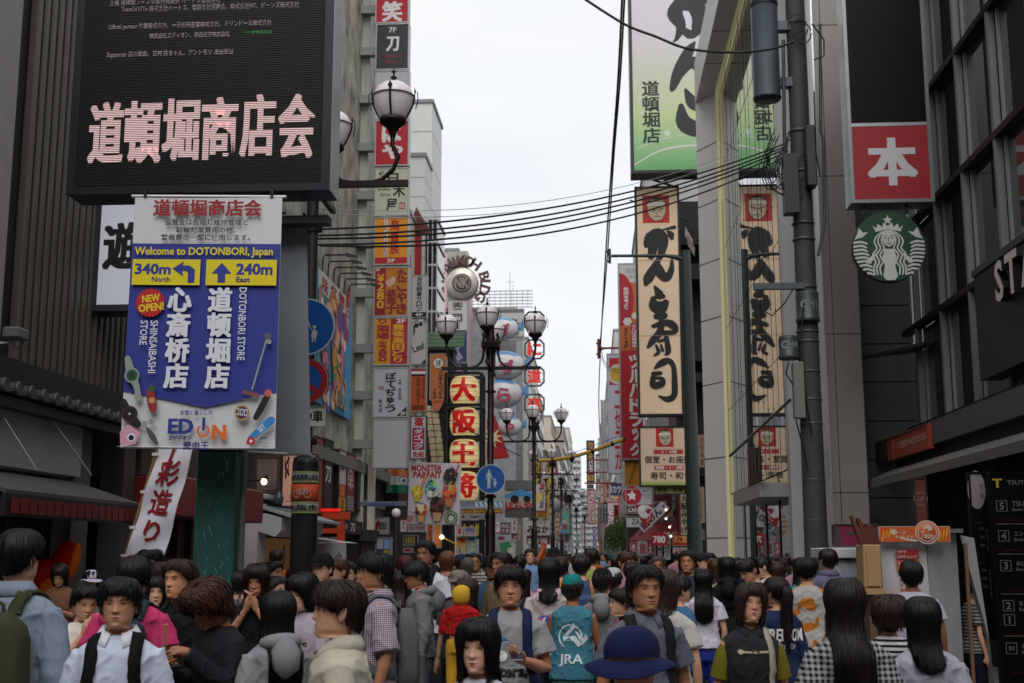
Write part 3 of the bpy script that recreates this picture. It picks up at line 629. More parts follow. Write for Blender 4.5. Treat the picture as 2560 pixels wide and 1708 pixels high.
    if glasses:
        mb=MB()
        for sx in(-1,1):
            P=[(sx*.033+.023*math.cos(q*PI/7),-.098-HCY*0-.004+abs(sx*.033+.023*math.cos(q*PI/7))*.18,HZ0+HH*.49+.017*math.sin(q*PI/7)) for q in range(15)]; mb.tube(P,.0016,4); mb.tube([(sx*.056,-.094,HZ0+HH*.5),(sx*.076,-.06,HZ0+HH*.5),(sx*.078,.0,HZ0+HH*.49)],.0016,4)
        mb.tube([(-.010,-.104,HZ0+HH*.5),(.010,-.104,HZ0+HH*.5)],.0016,4); mb.V=hb(mb.V); mb.build('glasses',t,m=BLACK)
    if mask:
        mb=MB(); V=[];Fc=[]
        for r_ in range(6):
            tt=.02+.40*r_/5
            for i in range(15):
                a=-.95+1.9*i/14; w,f,b=headr(max(tt,.05),fem); x_,y_=ringpt(np.array(a),float(w)+.008,float(f)+.008+.014*math.exp(-(a/.4)**2)*math.sin(PI*(r_+.5)/6),float(b)); V.append((float(x_),float(y_)+HCY+(.0025 if r_%2 else 0),HZ0+HH*tt))
        for r_ in range(5):
            for i in range(14): Fc.append((r_*15+i,r_*15+i+1,(r_+1)*15+i+1,(r_+1)*15+i))
        mb.add(V,Fc,True)
        mb.V=hb(mb.V); mb.build('face_mask',t,m=cloth('#d8dade'))
    if prints:
        for (w,hh,ox,oz,front,fn) in prints:
            p=Print(w,hh,off=0,step=.0007); fn(p); p.mb.V=[(v[0],v[1],v[2]-hh/2) for v in p.mb.V]; wrapprint(p,bv,(ox,oz),front); p.build('shirt_print',t)
    return t,bv
def backpack(t,bv,label,col,w=.30,h=.42,d=.15,straps=True,strapcol=None,ztop=1.38,det=True,group='backpacks worn in the crowd',pat=None,col2='#111',roll=False):
    b=thing('backpack',label,'backpack',t.location,t.rotation_euler.z,group); b.scale=t.scale; m=cloth(col,pat,col2)
    mb=MB(); y0=.105; R=[]
    mb2=MB(); V=[];Fc=[]; n=24; rows=10
    for r_ in range(rows):
        s=r_/(rows-1); z=ztop-h+h*s; k=(1-(2*s-1)**6)**.25 if 0<s<1 else .62; kw=k*(1-.18*max(0,s-.5)*2)
        for i in range(n):
            a=2*PI*i/n; ex=.42; x=w/2*kw*math.copysign(abs(math.cos(a))**ex,math.cos(a)); y=y0+d/2+d/2*k*math.copysign(abs(math.sin(a))**ex,math.sin(a))*(1-.15*s); q=noise.noise(Vector((x*9,y*9,z*8)))*.012; V.append((x+q,y+q,z))
    for r_ in range(rows-1):
        for i in range(n): Fc.append((r_*n+i,r_*n+(i+1)%n,(r_+1)*n+(i+1)%n,(r_+1)*n+i))
    Fc+=[tuple(reversed(range(n))),tuple((rows-1)*n+i for i in range(n))]; mb.add(V,Fc,True)
    o=mb.build('bag',b,m=GREY); setm(o,m)
    if det:
        mb=MB(); mb.box(-w*.36,w*.36,y0+d*.9,y0+d+.035,ztop-h+.03,ztop-h*.52,.02); o=mb.build('front_pocket',b,m=GREY); setm(o,m)
        mb=MB(); mb.tube([(-.035,y0+.03,ztop-.02),(-.03,y0+.035,ztop+.03),(0,y0+.04,ztop+.045),(.03,y0+.035,ztop+.03),(.035,y0+.03,ztop-.02)],.008,6); o=mb.build('handle',b,m=GREY); setm(o,cloth(strapcol or col))
    if straps:
        for s in(-1,1):
            mb=MB(); wrapband(mb,bv,[(s*.075,.14,1.38),(s*.085,.07,1.47),(s*.092,-.03,1.46),(s*.098,-.12,1.36),(s*.115,-.15,1.22),(s*.15,-.12,1.08),(s*.19,-.02,1.0),(s*.15,.1,1.0)],.058,.006,.010); o=mb.build('strap',b,m=GREY); setm(o,cloth(strapcol or col))
    return b
# ---------------- ground and sky ----------------
pv=mat('#6a6864',.7,bump=.2,bs=30,var=.15,vs=.8)
g=structure(boxo('ground',mat('#55534f',.8,var=.1),-600,600,-60,1200,-.5,-.02))
mb=MB().use(pv).box(-5.6,3.6,-20,420,-.016,0); street=structure(mb.build('street'))
kb=mat('#8b8983',.7,var=.1)
for sx,nm in((-5.6,'kerb'),(3.6,'kerb')): structure(boxo(nm,kb,sx-.15,sx+.15,-20,420,-.015,.09,bev=.02))
for x0,x1 in((-12,-5.75),(3.75,12)): structure(boxo('pavement',mat('#77756f',.75,var=.12,bump=.2),x0,x1,-20,420,-.019,.08))
# paving stones near the open patch of ground
stm=mesh('paving_stone',[(x,y,z) for x in(-.29,.29) for y in(-.29,.29) for z in(0,.012)],[(0,1,3,2),(4,6,7,5),(0,4,5,1),(2,3,7,6),(0,2,6,4),(1,5,7,3)],[pv])
for i in range(8):
    for j in range(9): obj('paving_stone',stm,street,loc=(-2.1+i*.6,6.2+j*.6,.0005+rnd()*.002))
# ---------------- builders ----------------
GL=mat('#20282c',.04,spec=1.0); GLD=mat('#0b0e10',.05,spec=1.0); FRW=mat('#b9bab8',.4,.4)
def dimbox(mb,*a): mb.box(*a)
def building(name,label,x0,x1,y0,y1,z1,m,cat='building',z0=0,side=0,cols=0,rows=0,wz=2.4,wsz=(.9,1.3),front=(0,0),fr=FRW,gl=GLD,roofm=None,lines=None,group=None,extra=None):
    """side=-1: street face is x1 (left of the street); side=1: street face is x0"""
    t=thing(name,label,cat,((x0+x1)/2,y0,z0),0,group); ox,oy,oz=(x0+x1)/2,y0,z0
    w=(x1-x0)/2; d=y1-y0; h=z1-z0
    MB().use(m).box(-w,w,0,d,0,h).build('wall',t)
    mb=MB().use(roofm or GREY); mb.box(-w-.08,w+.08,-.08,d+.08,h,h+.18); mb.build('parapet',t)
    sx=w if side<0 else -w
    if cols and rows:
        wv=MB().use(fr).box(-.04,.02,-wsz[0]/2,wsz[0]/2,0,wsz[1]); wv.use(gl).box(.02,.035,-wsz[0]/2+.05,wsz[0]/2-.05,.05,wsz[1]-.05); me=mesh('window',wv.V,wv.F,wv.mats,wv.M)
        for i in range(cols):
            for j in range(rows):
                zz=wz+j*(h-wz-.8)/max(rows,1); yy=d*(i+.5)/cols
                o=obj('window',me,t,loc=(sx,yy,zz)); 
                if side>0: o.rotation_euler=(0,0,PI)
    if front[0]:
        wv=MB().use(fr).box(-wsz[0]/2,wsz[0]/2,-.02,.04,0,wsz[1]); wv.use(gl).box(-wsz[0]/2+.05,wsz[0]/2-.05,-.035,-.02,.05,wsz[1]-.05); me=mesh('window',wv.V,wv.F,wv.mats,wv.M)
        for i in range(front[0]):
            for j in range(front[1]): obj('window',me,t,loc=(-w+2*w*(i+.5)/front[0],0,wz+j*(h-wz-.8)/front[1]))
    if lines:
        mb=MB().use(mat('#6c6c6a',.7)); 
        for zz in lines: mb.box(-w,w,-.006,0,zz-z0,zz-z0+.03); mb.box(sx-(0 if side<0 else .006),sx+(.006 if side<0 else 0),0,d,zz-z0,zz-z0+.03)
        mb.build('panel_joint',t)['kind']='stuff'
    return t
Z=lambda px,py,Y: at(px,py,Y).z
# unseen blocks added behind and beside the viewer to shade the near street
building('added_shade_block','unseen grey block added behind the viewer to shade the street',-26,26,-34,-15,13.5,mat('#77736c',.8,var=.2),front=(0,0))
building('added_shade_block','unseen brown block added left of the viewer to shade the street',-24,-8.5,-12,8,13,mat('#5f564e',.8,var=.2),side=-1,cols=5,rows=4,wsz=(2.2,1.5))
building('added_shade_block','unseen pale block added right of the viewer to shade the street',7.5,24,-12,9,14,mat('#8a8680',.8,var=.2),side=1,cols=5,rows=4,wsz=(2.2,1.5))
# ---------------- left: ribbed shop building at the corner ----------------
XL=-7.0
def ribbed():
    ya,yb=13.0,18.6; zb=onX(30,915,XL).z; zt=16
    t=thing('shop_building','dark ribbed metal clad building with tiled eave and black ground floor at left edge','building',(XL,ya,0))
    dk=mat('#312e2b',.55,.3,var=.15,vs=1.5,dirt=.3); rb=mat('#57524c',.5,.35,var=.2,vs=2,stretch=(1,1,.3),dirt=.35)
    MB().use(dk).box(-6,0,0,yb-ya,zb,zt).build('upper_wall',t)
    MB().use(mat('#8a8583',.6,var=.08)).box(-.3,.06,-.6,onX(24,500,XL+.06).y-ya,zb-.1,zt).build('corner_pier',t)
    me=MB().use(rb).box(.0,.12,-.062,.062,0,zt-zb,.02); me=mesh('cladding_rib',me.V,me.F,me.mats,me.M)
    y=onX(48,500,XL).y-ya; k=0
    while y<yb-ya-.05: obj('cladding_rib',me,t,loc=(.001,y,zb)); y+=.205
    MB().use(mat('#191817',.6)).box(-.2,.30,0,yb-ya+.2,zb-.35,zb-.002).build('beam',t)
    # tiled eave
    ze=onX(0,985,-6.6).z; tl=mat('#3d3c3d',.5,var=.2,vs=5,dirt=.3)
    MB().use(mat('#2a2928',.6)).box(.0,.42,0,4.5,ze-.12,ze+.0).build('eave_board',t)
    tm=MB().use(tl); tm.lathe([(.001,-.02),(.075,-.02),(.085,0),(.075,0.02),(.075,.5)],(0,0,0),14,'x'); tm2=mesh('roof_tile',[(-v[0],v[1],v[2]) for v in tm.V],tm.F,tm.mats,tm.M,smooth=False)
    for i in range(13): obj('roof_tile',tm2,t,loc=(.50,.25+i*.335,ze+.09))
    tf=MB().use(tl).box(0,.42,-.1,.1,0,.03,.01); tf=mesh('flat_tile',tf.V,tf.F,tf.mats,tf.M)
    for i in range(12): o=obj('flat_tile',tf,t,loc=(.05,.42+i*.335,ze+.03))
    # blank panel
    z0,z1=onX(100,1178,-6.75).z,onX(100,1010,-6.75).z; yy=onX(206,1100,-6.75).y-ya
    MB().use(mat('#8f8d8e',.55,var=.06,dirt=.15)).box(.0,.25,-.5,yy,z0,z1).build('wall_panel',t)
    MB().use(mat('#4f4d4a',.6,var=.1,dirt=.3)).box(-.1,.16,yy+.003,yy+.55,0,zb-.36).build('pillar',t)
    MB().use(mat('#45423f',.6,var=.1,dirt=.3)).box(-.3,.05,yb-ya-.55,yb-ya-.1,0,zb-.36).build('pillar',t)
    # awning with red paper-lantern squares
    xa=-5.9-XL; zf=onX(100,1236,-5.9).z; ye=onX(352,1240,-5.9).y-ya; zr=onX(0,1178,-6.7).z
    mb=MB().use(mat('#4a4645',.5,.2,var=.12)); mb.add([(.25,-.8,zr),(xa,-.8,zf+.02),(xa,ye,zf+.02),(.25,ye,zr),(.25,-.8,zr-.04),(xa,-.8,zf-.02),(xa,ye,zf-.02),(.25,ye,zr-.04)],[(0,1,2,3),(4,7,6,5),(0,4,5,1),(1,5,6,2),(2,6,7,3),(3,7,4,0)]); mb.build('awning',t)
    MB().use(mat('#15120f',.6)).box(xa-.05,xa+.0,-.8,ye,zf-.25,zf-.02).build('awning_fascia',t)
    rr=MB().use(mat('#5f1013',.6)).box(0,.02,-.075,.075,0,.16); rr=mesh('lantern_square',rr.V,rr.F,rr.mats,rr.M)
    y=-.6
    while y<ye-.1: obj('lantern_square',rr,t,loc=(xa+.002,y,zf-.22)); y+=.205
    st=MB().use(mat('#b5b5b0',.3,.8))
    for a,b in(((0,1030),(92,1180)),((118,1033),(228,1193))):
        p=onX(*a,-6.75); q=onX(*b,-6.35); st.tube([(p.x-XL,p.y-ya,p.z),(q.x-XL,q.y-ya,q.z+.02)],.011,6)
    st.build('stay_rod',t)
    # black shop front
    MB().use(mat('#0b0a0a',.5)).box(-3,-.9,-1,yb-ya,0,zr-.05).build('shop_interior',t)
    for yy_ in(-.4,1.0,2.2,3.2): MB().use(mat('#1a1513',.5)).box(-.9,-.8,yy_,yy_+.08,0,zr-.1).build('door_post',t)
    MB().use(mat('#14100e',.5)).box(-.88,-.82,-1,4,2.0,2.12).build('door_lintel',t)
    p=Print(.30,.3); p.h('店',0,0,1,1,mat('#3f2217',.6),bold=.01); p.build('lettering',t,loc=(-.78,1.7,1.75),rz=PI/2)
ribbed()
t=thing('security_camera','grey security camera on a bracket beside the ribbed wall','camera',onX(42,835,-6.6)); 
MB().use(mat('#55575a',.4)).box(-.1,.1,-.16,.12,-.07,.06,.02).build('camera_housing',t); MB().use(mat('#a8a8a5',.4)).tube([(-.35,-.05,-.12),(-.02,0,-.10),(0,0,-.05)],.016,6).build('bracket',t); MB().use(BLACK).tube([(.05,.05,-.07),(.09,.02,-.14),(.02,-.02,-.17),(-.04,0,-.1)],.006,5).build('cable',t)
# sign with calligraphy half hidden behind the banner
def d1(p): p.h('遊',.14,.22,1.15,.66,INK,bold=.10)
board('hanging_sign','white lit sign with bold black brush character half hidden behind the banner','sign',(233,486,352,778),Y=16.4,depth=.45,fr=mat('#34383d',.4,.3),ft=.09,panel=mat('#c9ccd6',.5,emit=.12),draw=d1)
# wooden shop with maroon fascia
def maroon():
    X=-6.6; y0=18.75; y1=23.4; t=thing('wooden_shop','brown timber shop front with maroon fascia behind the tilted flag','shop',(X,y0,0))
    wd=mat('#3d231a',.55,var=.2,vs=4,stretch=(1,1,.15)); MB().use(mat('#41332c',.7,var=.1)).box(-5,-.35,0,y1-y0,2.95,12).build('upper_wall',t)
    MB().use(mat('#6d1a22',.5)).box(-.5,.35,-.2,y1-y0-.05,2.32,2.92,.02).build('fascia',t)
    for i in range(7): MB().use(wd).box(-.3,-.18,i*.68,i*.68+.11,0,2.35).build('timber_post',t)
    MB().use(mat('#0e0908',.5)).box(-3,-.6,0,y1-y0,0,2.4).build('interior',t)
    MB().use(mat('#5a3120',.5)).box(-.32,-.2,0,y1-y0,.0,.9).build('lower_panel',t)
    p=Print(.2,.42); p.r(0,0,1,.5,mat('#1c5a9c')); p.r(0,.5,1,1,mat('#1d6b32')); p.build('sticker',t,loc=(-.15,2.6,1.95),rz=PI/2)
maroon()
def d2(p):
    p.v('彩造り',.22,.10,.80,.86,mat('#8d0d18',.6),bold=.035,fill=.86); p.h('一',.3,-.02,.62,.05,mat('#8d0d18',.6),rot=1.4); p.h('なにわ',.2,.93,.7,.985,mat('#8d0d18',.6))
def flag():
    # tilted banner on a bamboo pole
    t=thing('nobori_flag','tilted white flag with large red brush writing on a bamboo pole','flag',at(300,1400,15.5),0)
    P=lambda px,py,dy=0: at(px,py,15.5+dy)-t.location
    c=[P(397,1120),(P(484,1120)),P(405,1412),P(312,1398)]
    n=16; m=5; V=[];
    for i in range(n+1):
        for j in range(m+1):
            a=c[0].lerp(c[3],i/n); b=c[1].lerp(c[2],i/n); q=a.lerp(b,j/m); q.y+=.03*math.sin(i*.8+j*.9); V.append(q)
    MB().use(mat('#dcdbe6',.7)).add(V,[(i*(m+1)+j,i*(m+1)+j+1,(i+1)*(m+1)+j+1,(i+1)*(m+1)+j) for i in range(n) for j in range(m)],True).build('flag_cloth',t)
    pr=Print(1,1); d2(pr); W=[]
    for v in pr.mb.V:
        u,vv=v[0]+.5,1-v[2]; a=c[0].lerp(c[3],vv); b=c[1].lerp(c[2],vv); q=a.lerp(b,u); q.y+=.03*math.sin(vv*n*.8+u*m*.9)+v[1]*.8-.012; W.append(q)
    pr.mb.V=W; pr.build('lettering',t)
    MB().use(mat('#8a6a44',.5,var=.2)).tube([P(394,1120,.02),P(352,1260,.02),P(300,1430,.02),P(262,1560,.02)-Vector((0,0,.6))],.022,8).build('bamboo_pole',t)
    mb=MB().use(OFFW)
    for f in(.06,.4,.72,.97): a=c[0].lerp(c[3],f); mb.box(a.x-.06,a.x+.02,a.y-.012,a.y+.02,a.z-.015,a.z+.02)
    mb.build('tie_loop',t)
flag()
# ---------------- led screen on its column ----------------
def led(p):
    c=mat('#e9c3c4',.5,emit=.42); d=mat('#9a8a8c',.5,emit=.3); g_=mat('#2f8f4a',.5,emit=.35); B=p.B
    for ch,x0,x1,y0,y1 in(('道',237,318,258,405),('頓',325,412,256,406),('堀',421,506,254,402),('商',517,600,252,401),('店',613,693,247,397),('会',706,790,249,402)): p.h(ch,*B(x0,y0,x1,y1),c,bold=.055)
    p.h('主催 道頓堀フェスタ実行委員会 ハートス有限会社',*B(268,0,548,14),d,bold=.012); p.h('TeamDOTTo 株式会社ハートス、有限会社河商会、株式会社PIT、ビーンズ株式会社',*B(298,16,745,32),d,bold=.012)
    p.h('Official partner 牛業株式会社、一正松田産業株式会社、キリンビール株式会社',*B(268,60,678,78),d,bold=.012); p.h('株式会社エディオン、南西化学株式会社',*B(373,86,575,100),d,bold=.012); p.h('ー八商株式会社',*B(610,86,680,95),g_,bold=.01)
    p.h('Supporter 吉川家郎、吉村 笑ちゃん、アントモリ 漫画家日',*B(268,130,584,147),d,bold=.012)
ledm=mat('#0d0a0a',.45,var=.12,vs=.7,spec=.15,key='led_panel')
t=board('led_screen','large dark electronic screen showing white pixel lettering','screen',(187,-170,832,482),Y=10.2,depth=.34,fr=mat('#1a1c22',.35,.3,var=.1),ft=.075,panel=ledm,draw=led)
_w=(at(832,150,10.2).x-at(187,150,10.2).x); mb=MB().use(mat('#080707',.5)); _h_=(Z(510,-170,10.2)-Z(510,482,10.2))
k=0
while k*.0165<_h_-.17: mb.box(-_w/2+.078,_w/2-.078,-.030,-.0285,.08+k*.0165,.08+k*.0165+.006); k+=1
o=mb.build('pixel_row_louvre',t); o['kind']='stuff'
mb=MB().use(mat('#9a9aa2',.3,.5)); mb.box(_w/2+.001,_w/2+.006,.0,.34,.0,_h_); mb.build('side_cover',t)
t=thing('screen_column','tall square column with peeling dark green paint carrying the screen','column',(at(543,1300,10.5).x,10.42,0))
w=.175; MB().use(mat('#15504a',.5,var=.35,vs=2.4,dirt=.9)).box(-w,w,0,.3,0,2.62,.012).build('lower_post',t); MB().use(mat('#1c1a1a',.5,var=.3,dirt=.5)).box(-w-.01,w+.01,-.01,.31,2.622,4.62,.01).build('upper_post',t)
MB().use(mat('#5a5b5a',.5,.3,var=.2)).tube([(w+.05,.05,0),(w+.05,.05,4)],.028,8).build('cable_pipe',t); MB().use(mat('#2b2624',.5)).box(-.7,.9,.05,.2,4.63,4.70).build('top_bracket',t)
mb=MB().use(mat('#7f9a92',.8)); R_=random.Random(3)
for i in range(26):
    x=R_.uniform(-w+.02,w-.02); z=R_.uniform(1.2,2.5); mb.tube([(x,-.003,z),(x+R_.uniform(-.03,.03),-.003,z+R_.uniform(.01,.05)),(x+R_.uniform(-.05,.05),-.003,z+R_.uniform(-.06,.06))],.0022,3,sm=False)
mb.build('scratch_mark',t)['kind']='stuff'
def cloth_sheet(t,c,m,n=14,k=8,amp=.02,print_fn=None,wave=lambda u,v:math.sin(u*5+v*3)):
    V=[];f=lambda u,v:(lambda q:Vector((q.x,q.y+amp*wave(u,v),q.z)))((c[0].lerp(c[3],v)).lerp(c[1].lerp(c[2],v),u))
    V=[f(j/k,i/n) for i in range(n+1) for j in range(k+1)]+[f(j/k,i/n)+Vector((0,.004,0)) for i in range(n+1) for j in range(k+1)]
    N=(n+1)*(k+1); Fc=[(i*(k+1)+j,i*(k+1)+j+1,(i+1)*(k+1)+j+1,(i+1)*(k+1)+j) for i in range(n) for j in range(k)]; Fc+=[tuple(q+N for q in reversed(x)) for x in Fc]
    MB().use(m).add(V,Fc,True).build('banner_cloth',t)
    if print_fn:
        h_=(c[0]-c[3]).length; w_=(c[0]-c[1]).length; pr=Print(w_,h_,off=.004,step=.0006); pr.sub=20; pr.bx=print_fn[1]; print_fn[0](pr)
        pr.mb.V=[f(v[0]/w_+.5,1-v[2]/h_)+Vector((0,v[1]-.004,0)) for v in pr.mb.V]; pr.build('lettering',t)
def edion(p):
    B=p.B; bl=mat('#2a3488',.6); ye=mat('#d6c41c',.6); rd=mat('#b3161c',.6); wh=mat('#d5d7e2',.6); orr=mat('#d9681c',.6); nv=mat('#232c6e',.6); tx=mat('#2a2a2e',.6); br=mat('#8f1d22',.6)
    p.sub=26; p.r(0,.195,1,.785,bl)
    for i in range(40): q=(i+.5)/40; p.r(i/40,.785,(i+1)/40,.785+.06*(1-abs(q-.54)/(.54 if q<.54 else .46)),bl)
    p.h('道頓堀商店会',.14,.018,.87,.085,br,bold=.035); p.h('協賛金は街路灯維持管理と',.22,.098,.78,.122,tx,bold=.02); p.h('駐輪対策費用の他、',.30,.130,.70,.153,tx,bold=.02); p.h('警備費の一部に使用します。',.20,.160,.80,.184,tx,bold=.02)
    p.h('Welcome to DOTONBORI, Japan',.03,.212,.955,.253,ye,bold=.028)
    p.r(.02,.262,.475,.365,ye); p.r(.515,.262,.985,.365,ye)
    p.h('340m',.04,.280,.275,.322,bl,bold=.045); p.h('North',.155,.332,.275,.352,nv,bold=.02); p.h('240m',.72,.278,.955,.322,bl,bold=.045); p.h('East',.72,.332,.81,.352,nv,bold=.03)
    p.poly([(.29,.299),(.365,.270),(.355,.286),(.40,.286),(.44,.302),(.44,.355),(.395,.355),(.395,.315),(.38,.308),(.355,.308),(.365,.330)],bl)
    p.poly([(.62,.275),(.685,.318),(.645,.318),(.645,.354),(.595,.354),(.595,.318),(.555,.318)],bl)
    p.star(.155,.437,.125,.112,22,rd); p.h('NEW',.10,.405,.215,.433,ye,bold=.04,rot=.12); p.h('OPEN!',.08,.440,.245,.470,ye,bold=.04,rot=.12)
    p.v('心斎桥店',.275,.373,.425,.775,wh,bold=.05,fill=.93); p.v('道顿堀店',.545,.373,.695,.775,wh,bold=.05,fill=.93)
    for s_,u0,u1,v0,v1 in(('DOTONBORI STORE',.745,.795,.375,.662),('SHINSAIBASHI',.165,.215,.508,.715),('STORE',.10,.148,.508,.605)):
        V,Fc=glyphs(s_,.004); mn,mx_=V.min(0),V.max(0); V2=np.stack([V[:,1]-mn[1],-(V[:,0]-mn[0]),V[:,2]],1); p.mb.use(wh); p._put(V2,Fc,u0,v0,u1,v1,.01)
    p.h('家電と暮らしの',.39,.858,.60,.877,nv,bold=.02); p.h('ED',.32,.893,.475,.948,bl,bold=.06); p.h('エディオン',.32,.955,.47,.975,nv,bold=.03)
    p.ring(.545,.937,.053,.018,orr,a0=PI*.68,a1=PI*2.32); p.r(.537,.885,.556,.935,bl); p.h('N',.605,.915,.69,.968,orr,bold=.09); p.h('愛电王',.42,.978,.585,1.01,nv,bold=.04)
    # pictured goods
    gm=mat('#8d9690',.4); gg=mat('#2c5a41',.5); bk=mat('#17181c',.5); pk=mat('#c995ab',.5); sb=mat('#2f7fc0',.5)
    p.stroke([(.03,.66,.05),(.06,.72,.075),(.10,.77,.05),(.115,.815,.05)],gm); p.c(.065,.725,.062,gm); p.c(.065,.725,.048,gg); p.c(.065,.725,.03,mat('#1c3a2c'))
    p.stroke([(.02,.83,.06),(.06,.88,.08),(.12,.915,.06)],bk); p.c(.065,.875,.066,mat('#3b2030')); p.c(.065,.875,.05,bk); p.c(.065,.875,.008,wh)
    p.stroke([(.19,.785,.06),(.205,.83,.075),(.215,.855,.06)],mat('#8e2b25')); p.c(.20,.775,.03,gg); p.c(.205,.822,.025,mat('#c08a5a'))
    p.poly([(.01,.945),(.06,.915),(.14,.945),(.115,.99),(.05,1.0),(.015,.985)],pk); p.c(.085,.965,.034,wh); p.c(.085,.967,.022,bk)
    p.c(.165,.915,.028,gm); p.c(.21,.905,.026,gm); p.stroke([(.185,.93,.02),(.22,.96,.05),(.255,.99,.02)],mat('#4a4d52'))
    p.stroke([(.945,.565,.012),(.90,.67,.014),(.855,.775,.014)],gm); p.c(.945,.568,.028,mat('#55585f')); p.c(.955,.59,.02,gm); p.stroke([(.80,.786,.03),(.89,.80,.034)],mat('#7a4a48'))
    p.c(.795,.866,.058,mat('#4b2a55')); p.ring(.795,.866,.062,.012,mat('#b08a2c')); p.h('コロロ',.757,.852,.83,.878,wh,bold=.03,rot=-.1)
    p.stroke([(.96,.795,.05),(.92,.845,.055),(.885,.885,.045)],bk); p.c(.96,.79,.03,mat('#c05a52')); p.stroke([(.985,.895,.065),(.92,.93,.06),(.855,.965,.045)],sb); p.h('SET',.90,.915,.95,.935,wh,bold=.02,rot=.8)
    p.c(.86,.975,.034,rd); p.star(.86,.975,.02,.009,5,wh); p.c(.835,.985,.008,rd); p.c(.895,.96,.008,rd); p.h('Japan.',.92,.958,.965,.968,tx,bold=.02); p.h('Tax-free',.91,.975,.975,.985,mat('#8a8a8e')); p.h('Shop',.935,.990,.97,1.0,mat('#8a8a8e'))
    p.r(0,1.0,1,1.001,wh)
def banner(label,px,Y,m,amp,fn=None,name='street_banner'):
    P=[at(x,y,Y) for x,y in px]; t=thing(name,label,'banner',P[3]); c=[p-t.location for p in P]
    cloth_sheet(t,c,m,amp=amp,print_fn=(fn,None) if fn else None,wave=lambda u,v:math.sin(u*4.2+.6)*(.4+v*.6)+.25*math.sin(v*7+u*2))
    a,b=c[0],c[1]; MB().use(mat('#b9bab8',.4,.5)).tube([a+Vector((-.03,.012,.0)),b+Vector((.03,.012,.0))],.016,8).tube([c[3]+Vector((-.0,.012,0)),c[2]+Vector((0,.012,0))],.012,8).build('banner_rod',t)
    for f in(.07,.93): q=a.lerp(b,f); MB().use(BLACK).box(q.x-.012,q.x+.012,q.y-.01,q.y+.02,q.z-.012,q.z+.07).build('hook',t)
    return t
banner('white and blue shop banner with yellow arrows and large vertical characters',[(338,490),(706,492),(688,1122),(300,1117)],9.85,mat('#c8c9ce',.55,bump=.05,bs=6),.009,edion)
banner('plain grey reverse of a second banner behind the blue one',[(655,548),(768,552),(778,1137),(610,1130)],10.75,mat('#7b8188',.6,bump=.1,bs=5,var=.08,vs=2),.03)
mb=MB().use(mat('#3a3432',.5)); MB()
t=thing('banner_support','dark steel arm holding the grey banner below the screen','bracket',at(700,500,10.72)); MB().use(mat('#37302d',.45,.3)).box(-.15,.28,0,.04,.01,.05).box(-.15,-.11,0,.04,-.12,.05).tube([(-.15,.02,-.12),(.05,.02,-.12)],.012,6).build('arm',t)
# ---------------- street lamps ----------------
BR=mat('#1d1514',.42,.4,var=.15); OP=mat('#cfc6cb',.25,spec=.6,emit=.06)
_lm={}
def lampmesh():
    if _lm: return _lm
    g=MB().use(OP).lathe([(.001,-.235),(.10,-.225),(.150,-.16),(.19,-.08),(.215,0),(.222,.045),(.21,.10),(.18,.155),(.13,.195),(.06,.215),(.001,.218)],n=28); _lm['globe']=mesh('globe',g.V,g.F,g.mats,g.M,True)
    c=MB().use(BR).lathe([(.03,-.42),(.045,-.36),(.075,-.31),(.135,-.265),(.150,-.245),(.150,-.205),(.12,-.200)],n=20); _lm['cap']=mesh('lamp_fitting',c.V,c.F,c.mats,c.M,True); c=MB().use(BR).lathe([(.062,.200),(.062,.222),(.03,.235),(.022,.26),(.04,.275),(.012,.29),(.010,.33),(.03,.342),(.012,.352),(.001,.40)],n=12); _lm['fin']=mesh('finial',c.V,c.F,c.mats,c.M,True)
    c=MB().use(BR)
    for k in range(4):
        a=k*PI/2; d=Vector((math.cos(a),math.sin(a),0)); P=[(.13,-.23),(.185,-.13),(.218,-.05),(.236,.03),(.232,.07)] ; c.tube([d*r+Vector((0,0,z)) for r,z in P],[.011,.012,.012,.012,.012],6)
        for r,z,w in((.232,.06,.0),): q=d*.236; c.add([q+Vector((0,0,.16)),q+d.cross(Vector((0,0,1)))*.028+Vector((0,0,.10)),q+Vector((0,0,.05)),q-d.cross(Vector((0,0,1)))*.028+Vector((0,0,.10)),q+d*.018+Vector((0,0,.10))],[(0,1,4),(1,2,4),(2,3,4),(3,0,4),(3,2,1,0)])
    c.tube([(.232*math.cos(t),.232*math.sin(t),.045) for t in np.linspace(0,2*PI,29)],.008,5,cap=False); 
    for k in range(4):
        a=k*PI/2+.0; d=Vector((math.cos(a),math.sin(a),0)); c.tube([d*.25+Vector((0,0,-.10)),d*.275+Vector((0,0,0)),d*.27+Vector((0,0,.10))],.006,5)
    _lm['cage']=mesh('cage',c.V,c.F,c.mats,c.M,True); return _lm
